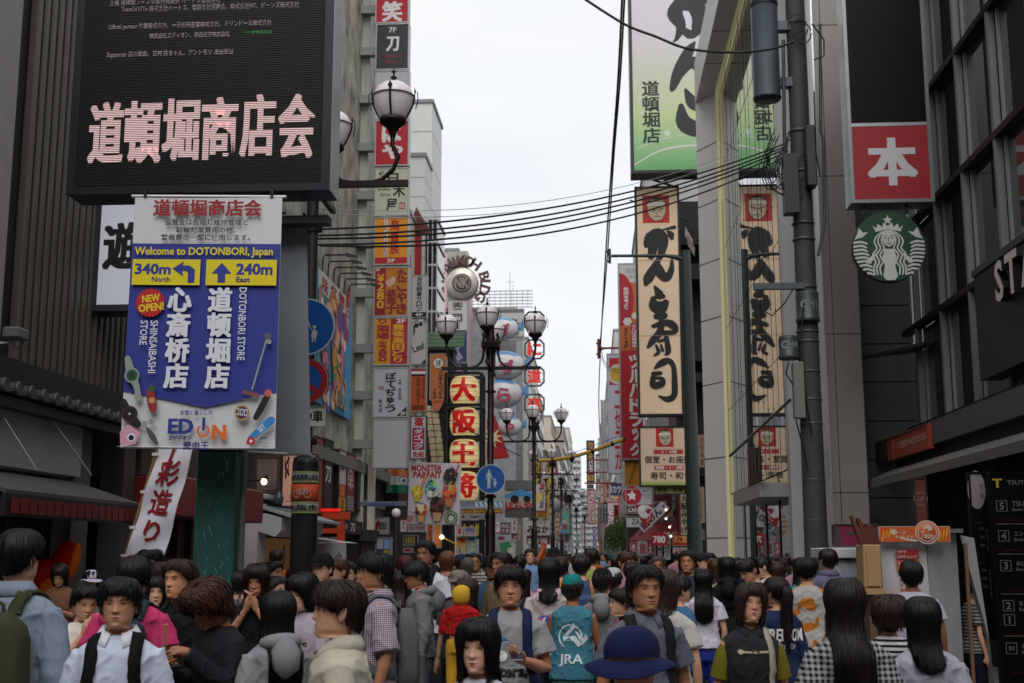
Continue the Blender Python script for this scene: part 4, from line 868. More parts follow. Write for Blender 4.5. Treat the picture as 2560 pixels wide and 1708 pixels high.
def lamp(px,Y,label,pybar,r=.95,thick=.105,thin=.065,zt=None,group='street lamps down the middle of the street',rot=0,far=False):
    b=at(px,pybar,Y); t=thing('street_lamp',label,'street lamp',(b.x,Y,0),rot,group); zb=b.z; L_=lampmesh()
    MB().use(BR).lathe([(thick*1.3,0),(thick*1.25,.25),(thick,.3),(thick,2.55),(thick*.9,2.62),(thin,2.66),(thin,zb+.9),(thin*.8,zb+1.0),(.001,zb+1.0)],n=16).build('pole',t)
    MB().use(BR).box(-1.05,1.05,-.03,.03,zb-.035,zb+.035).box(-.03,.03,-1.05,-.031,zb-.033,zb+.033).box(-.03,.03,.031,1.05,zb-.033,zb+.033).build('crossbar',t)
    mb=MB().use(BR).box(-.19,.19,-.19,.19,zb+.42,zb+.55,.01); mb.lathe([(.12,zb+.35),(.10,zb+.42)],n=12); mb.lathe([(.10,zb+.55),(.08,zb+.7)],n=12)
    for sx in(-1,1):
        for sy in(-1,1): mb.lathe([(.022,zb+.55),(.028,zb+.62),(.012,zb+.64),(.035,zb+.69),(.001,zb+.76)],(sx*.15,sy*.15,0),8)
    mb.lathe([(thick*1.1,2.9),(thick*1.15,2.94),(thin*1.3,2.98)],n=14); mb.lathe([(thin*1.7,zb-.52),(thin*1.7,zb-.48)],n=14); mb.build('collar',t)
    for k in range(4):
        d=Vector((math.cos(k*PI/2),math.sin(k*PI/2),0)); P=[(.15,.44),(.155,.30),(.20,.14),(.30,.05),(.45,.01),(.60,.0),(.76,.05),(.88,.16),(.935,.30),(r,.44),(r,.55)]
        a=MB().use(BR).tube([d*x+Vector((0,0,zb+z)) for x,z in P],.026,8).build('arm',t)
        g=obj('globe',L_['globe'],t,loc=d*r+Vector((0,0,zb+.95))); obj('lamp_fitting',L_['cap'],g); obj('finial',L_['fin'],g); obj('cage',L_['cage'],g)
    return t
L1=lamp(784,13,'nearest street lamp beside the electronic screen, its pole ringed with warning bands',463,r=.87)
L2=lamp(1227,26,'second street lamp with the blue pedestrian sign in front of the paper lantern tower',921)
L3=lamp(1335,43,'third street lamp, standing against the sky left of the yellow sleeved cable',1104)
L4=lamp(1381,61,'fourth street lamp with the yellow sleeved cable passing its globes',1186)
L5=lamp(1403,77,'fifth street lamp with a small blue round sign low on its pole',1227.5)
L6=lamp(1424,99,'distant slim street lamp in front of the pale apartment tower',1263)
L7=lamp(1441,124,'small street lamp just left of the red and white vertical sign',1290)
L8=lamp(1462,150,'farthest street lamp under the purple sign',1306)
# bands round the first pole
def band(px0,py0,py1,Y,r,cols,txt,label,draw=None):
    c=at(px0,py0,Y); z1=c.z; z0=at(px0,py1,Y).z; t=thing('pole_band',label,'pole sign',(L1.location.x,Y,z0)); H=z1-z0
    mb=MB().use(cols[0]).lathe([(r,0),(r+.002,.001),(r+.002,H),(r,H)],n=28); mb.build('band',t)
    if cols[1]: MB().use(cols[1]).lathe([(r+.004,0),(r+.004,H*.14)],n=28).lathe([(r+.004,H*.86),(r+.004,H)],n=28).build('stripe',t)
    p=Print(.40,H,off=0); 
    if txt: p.h(txt,.06,.27,.94,.73,INK,bold=.02)
    if draw: draw(p)
    p.mb.V=[((r+.006-v[1])*math.sin(v[0]/r),-(r+.006-v[1])*math.cos(v[0]/r),v[2]) for v in p.mb.V]; p.build('lettering',t)
yg=mat('#9a9c58',.5); bgm=mat('#8d8b8a',.5)
MBx=MB().use(mat('#141214',.4)).lathe([(.098,0),(.104,.005),(.108,1.05),(.10,1.1),(.07,1.12)],n=24)
zz=at(767,1290,13).z
t=thing('pole_guard','smooth black sleeve around the foot of the nearest lamp pole','pole guard',(L1.location.x,13,0)); MB().use(mat('#141214',.42,var=.2,dirt=.4)).lathe([(.142,0),(.140,.3),(.138,at(767,1145,13).z-.06),(.125,at(767,1145,13).z),(.08,at(767,1140,13).z)],n=28).build('sleeve',t)
band(767,1180,1208,13,.140,(bgm,yg),'自転車放置禁止区域','grey band with a no bicycle parking notice on the lamp pole')
def bike(p):
    o=mat('#c2491c',.5); w=mat('#b9b4b0',.5); p.r(0,0,1,1,o); p.r(.02,.16,.98,.84,mat('#141010')); 
    for u in(.36,.64): p.ring(u,.62,.040,.007,w,n=20)
    for a,b in(((.36,.62),(.45,.36)),((.45,.36),(.58,.36)),((.58,.36),(.64,.62)),((.50,.62),(.58,.36)),((.50,.62),(.45,.40)),((.36,.62),(.50,.62)),((.58,.36),(.57,.27)),((.57,.27),(.61,.27)),((.45,.36),(.43,.30)),((.41,.30),(.46,.30))): p.stroke([(*a,.006),(*b,.006)],w,1)
band(767,1212,1252,13,.140,(mat('#c2491c'),None),None,'orange band with a white bicycle pictogram on the lamp pole',bike)
band(767,1255,1284,13,.140,(bgm,yg),'大阪市','grey band naming the city on the lamp pole, lowest of three')
# road signs
BL=mat('#0d4a8f',.4,var=.05); SG=mat('#a4a7a9',.45)
def ped(p,s=1):
    p.c(.5,.5,p.w*.5,SG); p.c(.5,.5,p.w*.475,BL); g=SG; W=p.w
    p.c(.44,.22,.035*W,g); p.stroke([(.405,.185,.01*W),(.475,.185,.01*W)],g,1); p.stroke([(.44,.27,.03*W),(.44,.33,.11*W),(.44,.42,.105*W),(.44,.50,.10*W)],g); p.stroke([(.415,.50,.05*W),(.41,.65,.045*W),(.405,.79,.035*W),(.38,.81,.02*W)],g); p.stroke([(.465,.50,.05*W),(.465,.65,.045*W),(.465,.80,.035*W)],g)
    p.stroke([(.385,.30,.03*W),(.355,.42,.028*W),(.365,.52,.022*W)],g); p.stroke([(.495,.30,.03*W),(.53,.42,.026*W),(.58,.53,.018*W)],g)
    p.c(.645,.505,.030*W,g); p.stroke([(.64,.545,.02*W),(.64,.60,.07*W),(.64,.67,.10*W)],g); p.stroke([(.62,.68,.022*W),(.615,.77,.02*W)],g); p.stroke([(.66,.68,.022*W),(.665,.77,.02*W)],g); p.stroke([(.60,.56,.016*W),(.575,.535,.014*W)],g); p.stroke([(.68,.57,.016*W),(.70,.63,.014*W)],g)
def nopark(p):
    W=p.w; r=mat('#8c1420',.45); p.c(.5,.5,.5*W,r); p.c(.5,.5,.36*W,BL); p.stroke([(.25,.25,.12*W),(.75,.75,.12*W)],r,1)
def disc(px,py,rp,Y,label,fn,cat='road sign',name='road_sign',thick=.02,rim=SG,polez=None):
    c=at(px,py,Y); r=rp*Y/F*1.02; t=thing(name,label,cat,(c.x,Y,c.z-r)); MB().use(rim).lathe([(.001,.0),(r,.0),(r,thick),(.001,thick)],(0,0,r),40,'y').build('sign_plate',t)
    p=Print(2*r,2*r,off=.002); fn(p); p.build('lettering',t); MB().use(GREY).box(-.05,.05,thick,thick+.10,r-.02,r+.02).build('clamp',t); return t
disc(766,817,73,12.75,'large blue round sign of an adult and child, half hidden behind the grey banner',ped)
disc(764,952,56,12.75,'red ringed round no parking sign with a blue centre',nopark)
t=board('road_sign_plate','small grey plate lettered with a vehicle character under the no parking sign','road sign',(728,1016,814,1066),Y=12.75,depth=.02,fr=SG,ft=.003,panel=mat('#b6b5b0',.5),draw=lambda p:p.h('自動車',.02,.2,.93,.8,INK,bold=.03))
disc(1227,1198,36,25.7,'blue round sign of an adult and child on the second lamp pole',ped)
disc(1403,1323,13,76.7,'small distant blue round pedestrian sign on the fifth lamp pole',ped)
# ---------------- left: concrete building, mural and the stack of signs ----------------
XB=-7.5
t=building('concrete_building','tall building of mottled rough concrete carrying a painted mural',-16,XB,24,44.5,34,mat('#a3a194',.85,bump=1.0,bs=3.0,var=.5,vs=1.2,dirt=.4),side=-1,z0=4.6)
MB().use(mat('#6f6f6a',.7,var=.15)).box(-3.9,4.55,-.3,20.8,-.35,-.02).build('ledge',t)
def brown():
    t=thing('restaurant_front','dark brown restaurant front with lit menu panels under the concrete building','shop',(XB,24,0)); MB().use(mat('#2b201b',.6,var=.2)).box(-6,0,0,20.4,0,4.2).build('wall',t)
    z0=onX(845,1290,XB).z; z1=onX(845,1150,XB).z
    MB().use(mat('#1d1b1c',.5)).box(.003,.45,13.5,20.0,2.15,2.5).build('lower_canopy',t)
    return t
brown()
def wp(x0,y0,x1,y1,lab,bgc,fn,name='wall_sign',X=XB+.25,fr=None,ft=.03,cat='sign',emit=0,d=.2):
    return board(name,lab,cat,(x0,y0,x1,y1),X=X,depth=d,fr=fr or mat('#1a1918',.5),ft=ft,panel=mat(bgc,.5,emit=emit),draw=fn)
K=lambda c,**k: mat(c,.55,**k)
wp(787,1092,806,1285,'narrow orange brown vertical panel at the near end of the menu panels','#8a4326',lambda p:p.v('焼鳥大衆居酒屋',.3,.05,.7,.75,K('#5d2a18'),bold=.02))
wp(809,1098,831,1282,'tall black panel with one white brush stroke character','#231f1f',lambda p:(p.v('刀',.2,.36,.8,.6,K('#c9c6c2'),bold=.05),p.h('MARKET GRILL',.15,.74,.85,.77,K('#7a2a28')),p.h('7F',.35,.1,.6,.16,K('#8f8a86'))))
wp(846,1125,865,1280,'white red and yellow panel with a pub name in black','#b4aeaa',lambda p:(p.v('白木屋',.15,.05,.85,.36,INK,bold=.03),p.r(0,.56,1,.78,K('#9b2a20')),p.r(0,.78,1,1,K('#c28c16')),p.v('酒場',.2,.58,.8,.76,K('#d4a01c')),p.v('鳥貴',.2,.80,.8,.98,K('#9b2a20'))))
wp(866,1133,886,1282,'dark red panel with white character and a price grid beneath','#7c1a24',lambda p:(p.h('居酒屋',.1,.04,.9,.12,K('#c9b6b4'),bold=.03),p.v('笑はや',.15,.2,.85,.62,K('#cfc7c5'),bold=.04),p.r(.02,.72,.98,.98,K('#3c3a3b')),[p.r(.08,.74+.05*i,.92,.77+.05*i,K('#8b8888')) for i in range(5)]))
wp(893,1150,903,1275,'thin dark doorway panel after the red menu panel','#2e2826',None)
wp(855,1302,905,1335,'black sign with a floor number and white brush character above the doorway','#171515',lambda p:(p.h('7F',.05,.3,.25,.7,K('#b7b3b0'),bold=.02),p.h('刀',.40,.15,.62,.85,K('#c9c6c2'),bold=.05),p.h('MARKET',.68,.42,.95,.58,K('#7a6a66'))),X=XB+.5)
# mural: plain cheerful shapes, no known figures
def mural(p):
    c=K; p.r(0,0,1,.16,c('#c6c1bb')); p.v('昧名物',.04,.02,.2,.03,c('#c6c1bb')); p.h('味',.10,.03,.26,.15,c('#8a2a2e'),bold=.08); p.h('名',.33,.02,.50,.14,c('#8a2a2e'),bold=.08); p.h('物',.57,.01,.74,.13,c('#8a2a2e'),bold=.08)
    p.r(.80,.0,1,1,c('#3a93c4')); R=random.Random(4)
    p.c(.84,.16,.30,c('#b0241f'),ry=.9); p.v('どて焼き',.80,.08,.89,.26,c('#d8d0c0'),bold=.03)
    p.c(.42,.27,.75,c('#b96a38')); p.c(.42,.25,.45,c('#d8b48c')); p.c(.35,.24,.08,INK); p.c(.50,.24,.08,INK); p.c(.43,.33,.32,c('#b0221d'),ry=.5); p.c(.43,.34,.2,c('#dcd2c8'))
    for i in range(60): p.c(R.uniform(.03,.76),R.uniform(.18,.98),R.uniform(.10,.42),c(R.choice(['#b7332b','#c98b3a','#d8cfc2','#6a4c8a','#4c8f6a','#c46a8c','#3a7fb0','#d8a78a','#7c3a2a','#e0d8c8'])),n=R.choice((5,6,9,16)),ry=R.uniform(.1,.5))
    for i in range(16): u,v=R.uniform(.05,.7),R.uniform(.2,.9); p.stroke([(u,v,.06),(u+R.uniform(-.1,.1),v+.04,.10),(u+R.uniform(-.15,.15),v+.09,.05)],c(R.choice(['#2a2220','#c8bfb4','#8a2a2e','#d08a3a','#3f7d4c'])))
    for i in range(3): p.ring(.55+.12*i,.88,.26,.07,c('#c29a55'))
def muralthing():
    X=XB+.15; y0=onX(793,800,X).y; y1=onX(880,800,X).y; w=y1-y0; A=onX(793,650,X).z; Bt=onX(880,770,X).z; C0=onX(793,985,X).z; D0=onX(880,1072,X).z
    z1=(A+Bt)/2; z0=(C0+D0)/2; t=thing('mural_board','bright painted wall board with food shapes and blue edge on concrete building','mural',(X,(y0+y1)/2,z0),PI/2)
    MB().use(mat('#3f6f88',.6)).box(-w/2,w/2,.0,.12,0,z1-z0).build('board',t); p=Print(w,z1-z0,off=.003); mural(p); p.build('painting',t)
    return y0,y1,z0,z1
y0m,y1m,z0m,z1m=muralthing()
for i in range(6):
    yy=y0m+.5+i*(y1m-y0m-1)/5*1.0; t=thing('arm_light','black arm spotlight reaching out over the mural, number %s from the street end'%['one','two','three','four','five','six'][5-i],'light',(XB+.1,yy,z1m+.05),0,'spotlights over the mural'); t['label']='black arm spotlight over the mural, '+['nearest','second nearest','third nearest','third farthest','second farthest','farthest'][i]+' of the row of six'
    MB().use(BLACK).tube([(0,0,-.9),(.05,0,.35),(.10,0,.42),(.75,0,.42)],.022,6).build('arm',t); MB().use(mat('#5b6062',.3,.5)).add([(.7,-.10,.46),(1.0,-.10,.37),(1.0,.10,.37),(.7,.10,.46),(.72,-.08,.36),(.98,-.08,.35),(.98,.08,.35),(.72,.08,.36)],[(0,1,2,3),(4,7,6,5),(0,4,5,1),(1,5,6,2),(2,6,7,3),(3,7,4,0)]).build('lamp_head',t)
# stack of blade signs
Ys=38
t=thing('sign_frame_tower','pale steel column and brackets holding the stacked shop signs','sign frame',(at(905,600,Ys).x,Ys+.25,0))
ox=t.location.x
cx0,cx1=at(845,600,Ys).x-ox,at(872,600,Ys).x-ox
MB().use(mat('#b8b8ae',.6,var=.1,dirt=.3)).box(at(877,600,Ys).x-ox,at(908,600,Ys).x-ox,.3,.7,2.5,22).build('column',t)
MB().use(mat('#c2bdb0',.6,var=.1)).box(at(915,600,Ys).x-ox,at(930,600,Ys).x-ox,.9,1.2,2.5,22).build('pipe_casing',t)
for py in(15,120,240,360,482,602,727,867,985,1108): zz=Z(900,py,Ys); MB().use(mat('#8d8f8c',.45,.4)).box(at(868,py,Ys).x-ox,at(936,py,Ys).x-ox,.0,.28,zz-.14,zz+.14).build('bracket',t)
SF=mat('#a2a3a2',.4,.5); RD='#b01228'
def blade(x0,y0,x1,y1,Y,lab,bgc,fn,fr=SF,ft=.04,d=.32,name='blade_sign',emit=.0,cat='sign',group=None): return board(name,lab,cat,(x0,y0,x1,y1),Y=Y,depth=d,fr=fr,ft=ft,panel=mat(bgc,.5,emit=emit,var=.03),draw=fn,group=group)
WT=K('#d9d6d6'); 
blade(939,-60,1023,58,Ys,'red sign with white brush character at the top of the stack','#b01228',lambda p:(p.h('笑',.2,.55,.8,.98,WT,bold=.06),p.h('はや',.2,.1,.8,.4,WT,bold=.04)))
blade(939,59,1023,175,Ys,'charcoal sign with a white brush character and floor number','#2c3338',lambda p:(p.h('7F',.38,.06,.62,.18,WT,bold=.01),p.h('刀',.32,.28,.70,.60,WT,bold=.05),p.h('MARKET',.15,.68,.83,.76,K('#7d3030'),bold=.02),p.h('GRILL',.28,.80,.70,.88,K('#7d3030'),bold=.02)))
blade(938,176,1023,299,Ys,'blank pale grey sign in the stack behind the nearest globe','#b3b6b8',None)
blade(937,300,1023,415,Ys,'red sign with two white brush kana below the nearest globe','#b01228',lambda p:(p.h('は',.2,.05,.76,.48,WT,bold=.06),p.h('や',.22,.52,.82,.86,WT,bold=.06)))
blade(936,419,1022,540,Ys,'pale beige sign with pub name in black and roman letters','#b9bba8',lambda p:(p.h('4F',.08,.05,.26,.16,K('#4a4a44')),p.h('白',.38,.06,.70,.32,INK,bold=.03),p.h('木',.55,.36,.92,.62,INK,bold=.03),p.h('屋',.35,.66,.68,.92,INK,bold=.03),p.h('SHIRO',.06,.42,.46,.48,K('#3a3a36')),p.h('KIYA',.16,.54,.46,.60,K('#3a3a36')),p.r(.75,.74,.92,.88,K('#b02a30')),p.h('白',.78,.76,.89,.86,WT)))
blade(935,543,1022,663,Ys,'orange yellow third floor sign with red vertical characters','#d88a10',lambda p:(p.v('鳥貴族',.46,.02,.74,.80,K('#a8161c'),bold=.03),p.r(.27,.0,.38,.84,K('#cfc8c0')),p.v('TORIKIZOKU',.285,.02,.365,.82,K('#a8161c'),bold=.02),p.r(0,.86,1,1,K('#a8161c')),p.h('3F',.38,.89,.62,.97,WT)))
blade(934,667,1022,792,Ys,'orange and dark red sign advertising octopus balls with a large price','#b5701a',lambda p:(p.r(0,0,.33,1,K('#8a1420')),p.v('¥280',.07,.12,.28,.86,K('#cfa02a'),bold=.03),p.h('3F',.02,.0,.15,.06,WT),p.v('たこやき',.68,.02,.97,.98,K('#7c1424'),bold=.07),p.v('釜子',.36,.44,.66,.98,K('#7c1424'),bold=.06),p.h('居酒屋',.34,.22,.66,.36,K('#d8c9c0'),rot=.6)))
blade(934,793,1022,914,Ys,'yellow and crimson second floor sign with drink price','#c58a14',lambda p:(p.r(.48,0,1,1,K('#9b1830')),p.h('2F',.66,.01,.93,.10,WT,bold=.04),p.v('豊後高田どり',.54,.12,.90,.98,K('#d8a01c'),bold=.035),p.h('り',.1,.01,.36,.11,K('#9b1830'),bold=.05),p.v('酒場',.05,.14,.44,.46,K('#9b1830'),bold=.05),p.v('生280',.12,.48,.38,.94,K('#9b1830'),bold=.05)))
blade(932,918,1020,1044,Ys,'white second floor sign with black brush name of a pancake house','#a9abb0',lambda p:(p.v('ぼてぢゅう',.36,.08,.66,.92,INK,bold=.06),p.v('大阪 お好み焼',.74,.22,.84,.66,K('#3a3a3e')),p.v('総本店',.15,.64,.26,.92,K('#3a3a3e'),bold=.01),p.poly([(.7,1),(1,.8),(1,1)],INK),p.h('2F',.82,.91,.97,.98,WT),p.h('Since',.15,.36,.3,.40,K('#a84a48')),p.h('1946',.15,.41,.3,.45,K('#a84a48'))))
blade(932,1046,1019,1171,Ys,'blank light grey sign at the foot of the stack','#a4a5ab',None)
# second column of signs
Y2=48
blade(1029,688,1068,795,Y2,'narrow fourth floor sign with vertical black writing','#b8b8b6',lambda p:(p.v('浪花囲碁サロン',.3,.02,.68,.86,INK,bold=.03),p.r(0,.88,1,1,INK),p.h('4F',.2,.90,.75,.98,WT)),ft=.03)
blade(1028,804,1067,912,Y2,'pale sign with a black flower and handwritten name','#bab8b4',lambda p:(p.c(.3,.08,.1,INK,n=6),p.c(.6,.05,.09,INK,n=5),p.stroke([(.12,.1,.05),(.15,.2,.07),(.1,.32,.03)],INK),p.h('Leaf',.05,.52,.9,.68,INK,bold=.02,rot=.4),p.poly([(.65,1),(.95,.88),(1,1)],INK)),ft=.03)
blade(1026,921,1066,1030,Y2,'orange sign with a small flag stripe on top and black kana','#b4501c',lambda p:(p.r(0,0,1,.16,WT),p.r(0,0,1,.055,K('#a8262c')),p.r(0,.12,1,.17,INK),p.v('ミティラー',.32,.20,.66,.82,K('#3d120a'),bold=.04),p.v('本格インド料理',.76,.2,.9,.7,K('#3d120a')),[p.r(.1,.86+.03*i,.9,.875+.03*i,K('#5d2010')) for i in range(4)]),ft=.03)
blade(1026,1040,1066,1148,Y2,'drugstore sign with red, navy and white boxed characters','#c4c2c6',lambda p:(p.h('薬',.2,.02,.85,.24,K('#a81a28'),bold=.04),p.r(.08,.27,.92,.80,K('#1d2458')),p.r(.12,.285,.88,.785,K('#a81a28')),p.v('ダイコク',.2,.29,.8,.78,K('#c9c6d6'),bold=.05),p.h('免税',.12,.84,.9,.98,K('#a81a28'),bold=.04)),fr=mat('#23232c',.5),ft=.03)
# buildings further along on the left
building('cream_building','narrow cream building with pipes behind the stack of signs',-14,-8.2,45,58,17,mat('#b9aa98',.7,var=.15,dirt=.3),side=-1,cols=5,rows=6)
t=building('white_tile_building','tall white panelled building rising behind the sign stack',at(1024,500,60).x-5,at(1078,500,60).x,60,64,Z(1050,258,60),mat('#c9ccc8',.6,var=.05),side=-1,lines=[Z(1050,y,60) for y in(330,415,520,625,700)])
building('white_block','lower white building block stepping out in front of the white panelled tower',at(1030,500,59).x,at(1062,500,59).x+.2,57.5,59.8,Z(1050,400,58),mat('#c2c5c0',.6,var=.06),side=-1,lines=[Z(1050,y,58) for y in(452,500,560,650)])
def bay():
    xa,xb=at(1069,700,58).x,at(1092,700,58).x; z0,z1=Z(1080,838,58),Z(1080,548,58); t=thing('glazed_bay','narrow dark glazed stair bay with white frames beside the white tower','building',((xa+xb)/2,58,z0)); w=(xb-xa)/2; h=z1-z0
    MB().use(GL).box(-w,w,0,3,0,h).build('glass_body',t); n=5
    for i in range(n+1): MB().use(FRW).box(-w-.03,w+.06,-.05,3,h*i/n-.05,h*i/n+.05).build('floor_band',t)
    for x in(-w,0,w): MB().use(FRW).box(x-.025,x+.025,-.04,-.001,0,h).build('mullion',t)
bay()
t=thing('red_pagoda_sign','small red banner sign with tiled top fixed to the white building','sign',(at(1034,690,56).x,56,Z(1034,690,56))); MB().use(K('#8f1420')).box(-.12,.35,0,.12,0,2.1).build('sign_panel',t); MB().use(mat('#5f2a26',.6)).add([(-.3,-.1,2.1),(.85,-.1,2.0),(.1,-.1,3.3),(-.3,.3,2.1),(.85,.3,2.0),(.1,.3,3.3)],[(0,1,2),(3,5,4),(0,3,4,1),(1,4,5,2),(2,5,3,0)]).build('sign_roof',t)
# dog cafe
t=building('cafe_building','low building with green tiled roof edge and dark front behind the lantern tower',at(1069,900,57).x,at(1118,900,57).x+.3,57.0,58.2,Z(1090,875,57),mat('#1c1a1a',.6),side=-1)
mb=MB().use(mat('#5f7a66',.5,var=.2)); 
for i in range(4):
    q=MB().use(mat('#5f7a66',.5,var=.2)).box(-1.25,1.15,-.55+.13*i,-.40+.13*i,Z(1090,873,57)+.2*i,Z(1090,873,57)+.2*i+.17,.02).build('roof_tile_row',t)
blade(1074,884,1117,1000,56,'orange brown sign with a round crest and vertical cafe name','#b06a3c',lambda p:(p.c(.5,.2,.22,WT),p.ring(.5,.2,.24,.02,INK),p.h('豆柴',.33,.13,.67,.27,INK,bold=.04),p.v('豆柴カフェ',.52,.36,.8,.98,K('#2a1610'),bold=.02),p.v('大阪店',.2,.75,.38,.98,K('#2a1610'))),ft=.03)
# tall paper lantern tower
def lanterns():
    Y=50; x0,x1=at(1110,1000,Y).x,at(1206,1000,Y).x; zt=Z(1150,933,Y); zb=Z(1150,1255,Y); cx=(x0+x1)/2; t=thing('lantern_tower','black steel tower of four big cream paper lanterns with red characters','sign tower',(cx,Y,zb)); w=(x1-x0)/2; H=zt-zb
    fm=mat('#141414',.45,.3); mb=MB().use(fm)
    for sx in(-w,w-.12):
        for y in(0,1.3): mb.box(sx,sx+.12,y,y+.12,-zb,H)
    for i in range(5): z=H*i/4; mb.box(-w+.12,w-.12,-.02,.1,z-.06,z+.06); mb.box(-w+.12,w-.12,1.32,1.44,z-.06,z+.06)
    for i in range(5): z=H*i/4; mb.box(-w,-w+.1,.13,1.29,z-.05,z+.05); mb.box(w-.1,w,.13,1.29,z-.05,z+.05)
    mb.build('steel_frame',t); s=H/4; lm=mat('#dcc48c',.6,emit=.30)
    for i,ch in enumerate('将王阪大'):
        cz=s*(i+.5); R_=w-.18; V=[]; rows=26
        prof=[]
        for k in range(rows+1): ph=-PI/2+PI*k/rows; prof.append((max(.02,R_*max(0,math.cos(ph))**.42+( .012 if k%2 else -.006)),s*.46*math.sin(ph)))
        l=MB().use(lm).lathe(prof,(0,.62,cz),28).build('paper_lantern',t)
        mb=MB().use(fm); 
        for k in range(3,rows-2,3): mb.lathe([(prof[k][0]+.003,prof[k][1]-.006),(prof[k][0]+.008,prof[k][1]),(prof[k][0]+.003,prof[k][1]+.006)],(0,.62,cz),28)
        mb.build('hoop',l)['kind']='stuff'
        p=Print(2*R_*.90,s*.76,off=0); p.sub=0; p.h(ch,.03,.03,.97,.97,mat('#c0141a',.55,emit=.18),bold=.06)
        W=[]
        for v in p.mb.V:
            rr=R_*math.sqrt(max(0,1-((v[2]-s*.38)/(s*.46))**2))**.42; x=v[0]*rr/R_*.98; W.append((x,.62-math.sqrt(max(.001,(rr+.06)**2-x*x))+v[1]-.02,cz-s*.38+v[2]))
        p.mb.V=W; p.build('lettering',l)
lanterns()
t=thing('basket_stack','tall leaning stack of cream wicker blocks with a small fox mask on top','display',(at(1090,1180,53).x,53,0)); R_=random.Random(3); bm=mat('#cdbf9c',.7,bump=.6,bs=30,var=.15,vs=3)
for i in range(11):
    for j in(0,1):
        a=at(1098-2.0*i,1190-16*i,53)-t.location; MB().use(bm).box(a.x-.27+j*.28,a.x-.01+j*.28,-.1,.3,a.z,a.z+.26,.03).build('wicker_block',t)
a=at(1094,1008,53)-t.location; MB().use(K('#a8562c')).add([(a.x-.25,-.1,a.z),(a.x+.25,-.1,a.z),(a.x+.1,-.2,a.z-.35),(a.x-.1,-.2,a.z-.35),(a.x-.28,-.05,a.z+.25),(a.x+.28,-.05,a.z+.25),(a.x,.2,a.z)],[(0,1,2,3),(0,4,6),(1,5,6),(0,6,1),(0,4,1),(1,5,0)]).build('fox_mask',t)
# round building sign
def nikoh():
    Y=72; x0,x1=at(1117,800,Y).x,at(1168,800,Y).x; zt=Z(1140,628,Y); zb=Z(1140,1040,Y)
    building('pink_building','tall dusty pink building behind the round company sign',at(1097,700,80).x-4,at(1122,700,80).x+.6,80,90,Z(1110,628,80),mat('#c9a0a4',.7,var=.08),side=-1)
    t=thing('company_sign_tower','grey sign tower topped by a metal disc ringed with standing letters','sign tower',((x0+x1)/2,Y,0)); w=(x1-x0)/2
    MB().use(mat('#a5a29b',.55,var=.12,dirt=.2)).box(-w,w,0,1.0,zb,zt).build('tower_body',t)
    c=at(1156,711,Y); R_=42*Y/F; cx=c.x-t.location.x; MB().use(mat('#b9b4ab',.35,.5,var=.1)).lathe([(.001,-.35),(R_*.93,-.35),(R_,-.25),(R_,.3),(.001,.3)],(cx,.0,c.z),36,'y').build('disc',t)
    MB().use(mat('#4c3f3c',.5)).lathe([(.001,-.40),(R_*.55,-.40),(R_*.6,-.36)],(cx,0,c.z),30,'y').build('inner_disc',t)
    p=Print(1,1); p.h('NK',.1,.2,.9,.8,mat('#8b8078',.5),bold=.03); p.ring(.5,.5,.50,.05,mat('#8b8078')); p.build('emblem',t,loc=(cx,-.41,c.z-.5))
    lt=mat('#5d4440',.5,.2)
    for i,ch in enumerate('NIKOH BLDG'):
        if ch==' ': continue
        a=math.radians(128-i*18.3); V,Fc=glyphs(ch,.02); mn,mxx=V.min(0),V.max(0); k=.62/max(mxx[1]-mn[1],.1); r=R_+.42; mb=MB().use(lt)
        rot=a-PI/2; n=len(V); W=[]
        for yy in(-.35,-.10):
            for v in V:
                X=(v[0]-(mn[0]+mxx[0])/2)*k*1.05; Q=(v[1]-(mn[1]+mxx[1])/2)*k; W.append((cx+r*math.cos(a)+X*math.cos(rot)-Q*math.sin(rot),yy,c.z+r*math.sin(a)+X*math.sin(rot)+Q*math.cos(rot)))
        mb.add(W,Fc+[tuple(q+n for q in f) for f in Fc]); 
        ed={}
        for f in Fc:
            for q in range(len(f)): e=(f[q],f[(q+1)%len(f)]); ed[e]=1
        mb.add(W,[(a_,b_,b_+n,a_+n) for (a_,b_) in ed if (b_,a_) not in ed]); mb.build('letter',t)
nikoh()
blade(1119,751,1168,826,71.8,'white vertical sign with black company name under the round sign','#b9b6b0',lambda p:p.v('㈱ニコー',.25,.03,.75,.97,K('#2b2b2e'),bold=.03),ft=.02,d=.15)
blade(1122,828,1168,906,71.8,'navy blue sign with white handwritten script','#232c58',lambda p:(p.h('Salon',.1,.15,.9,.45,K('#9fa3bd'),rot=-1.0),p.h('Dress',.1,.55,.9,.85,K('#9fa3bd'),rot=-1.0)),ft=.02,d=.15)
blade(1118,908,1170,1035,71.7,'dark navy sign with star shaped white ornament','#1a1e38',lambda p:(p.star(.6,.12,.3,.1,6,K('#8f92a8')),),ft=.02,d=.15)
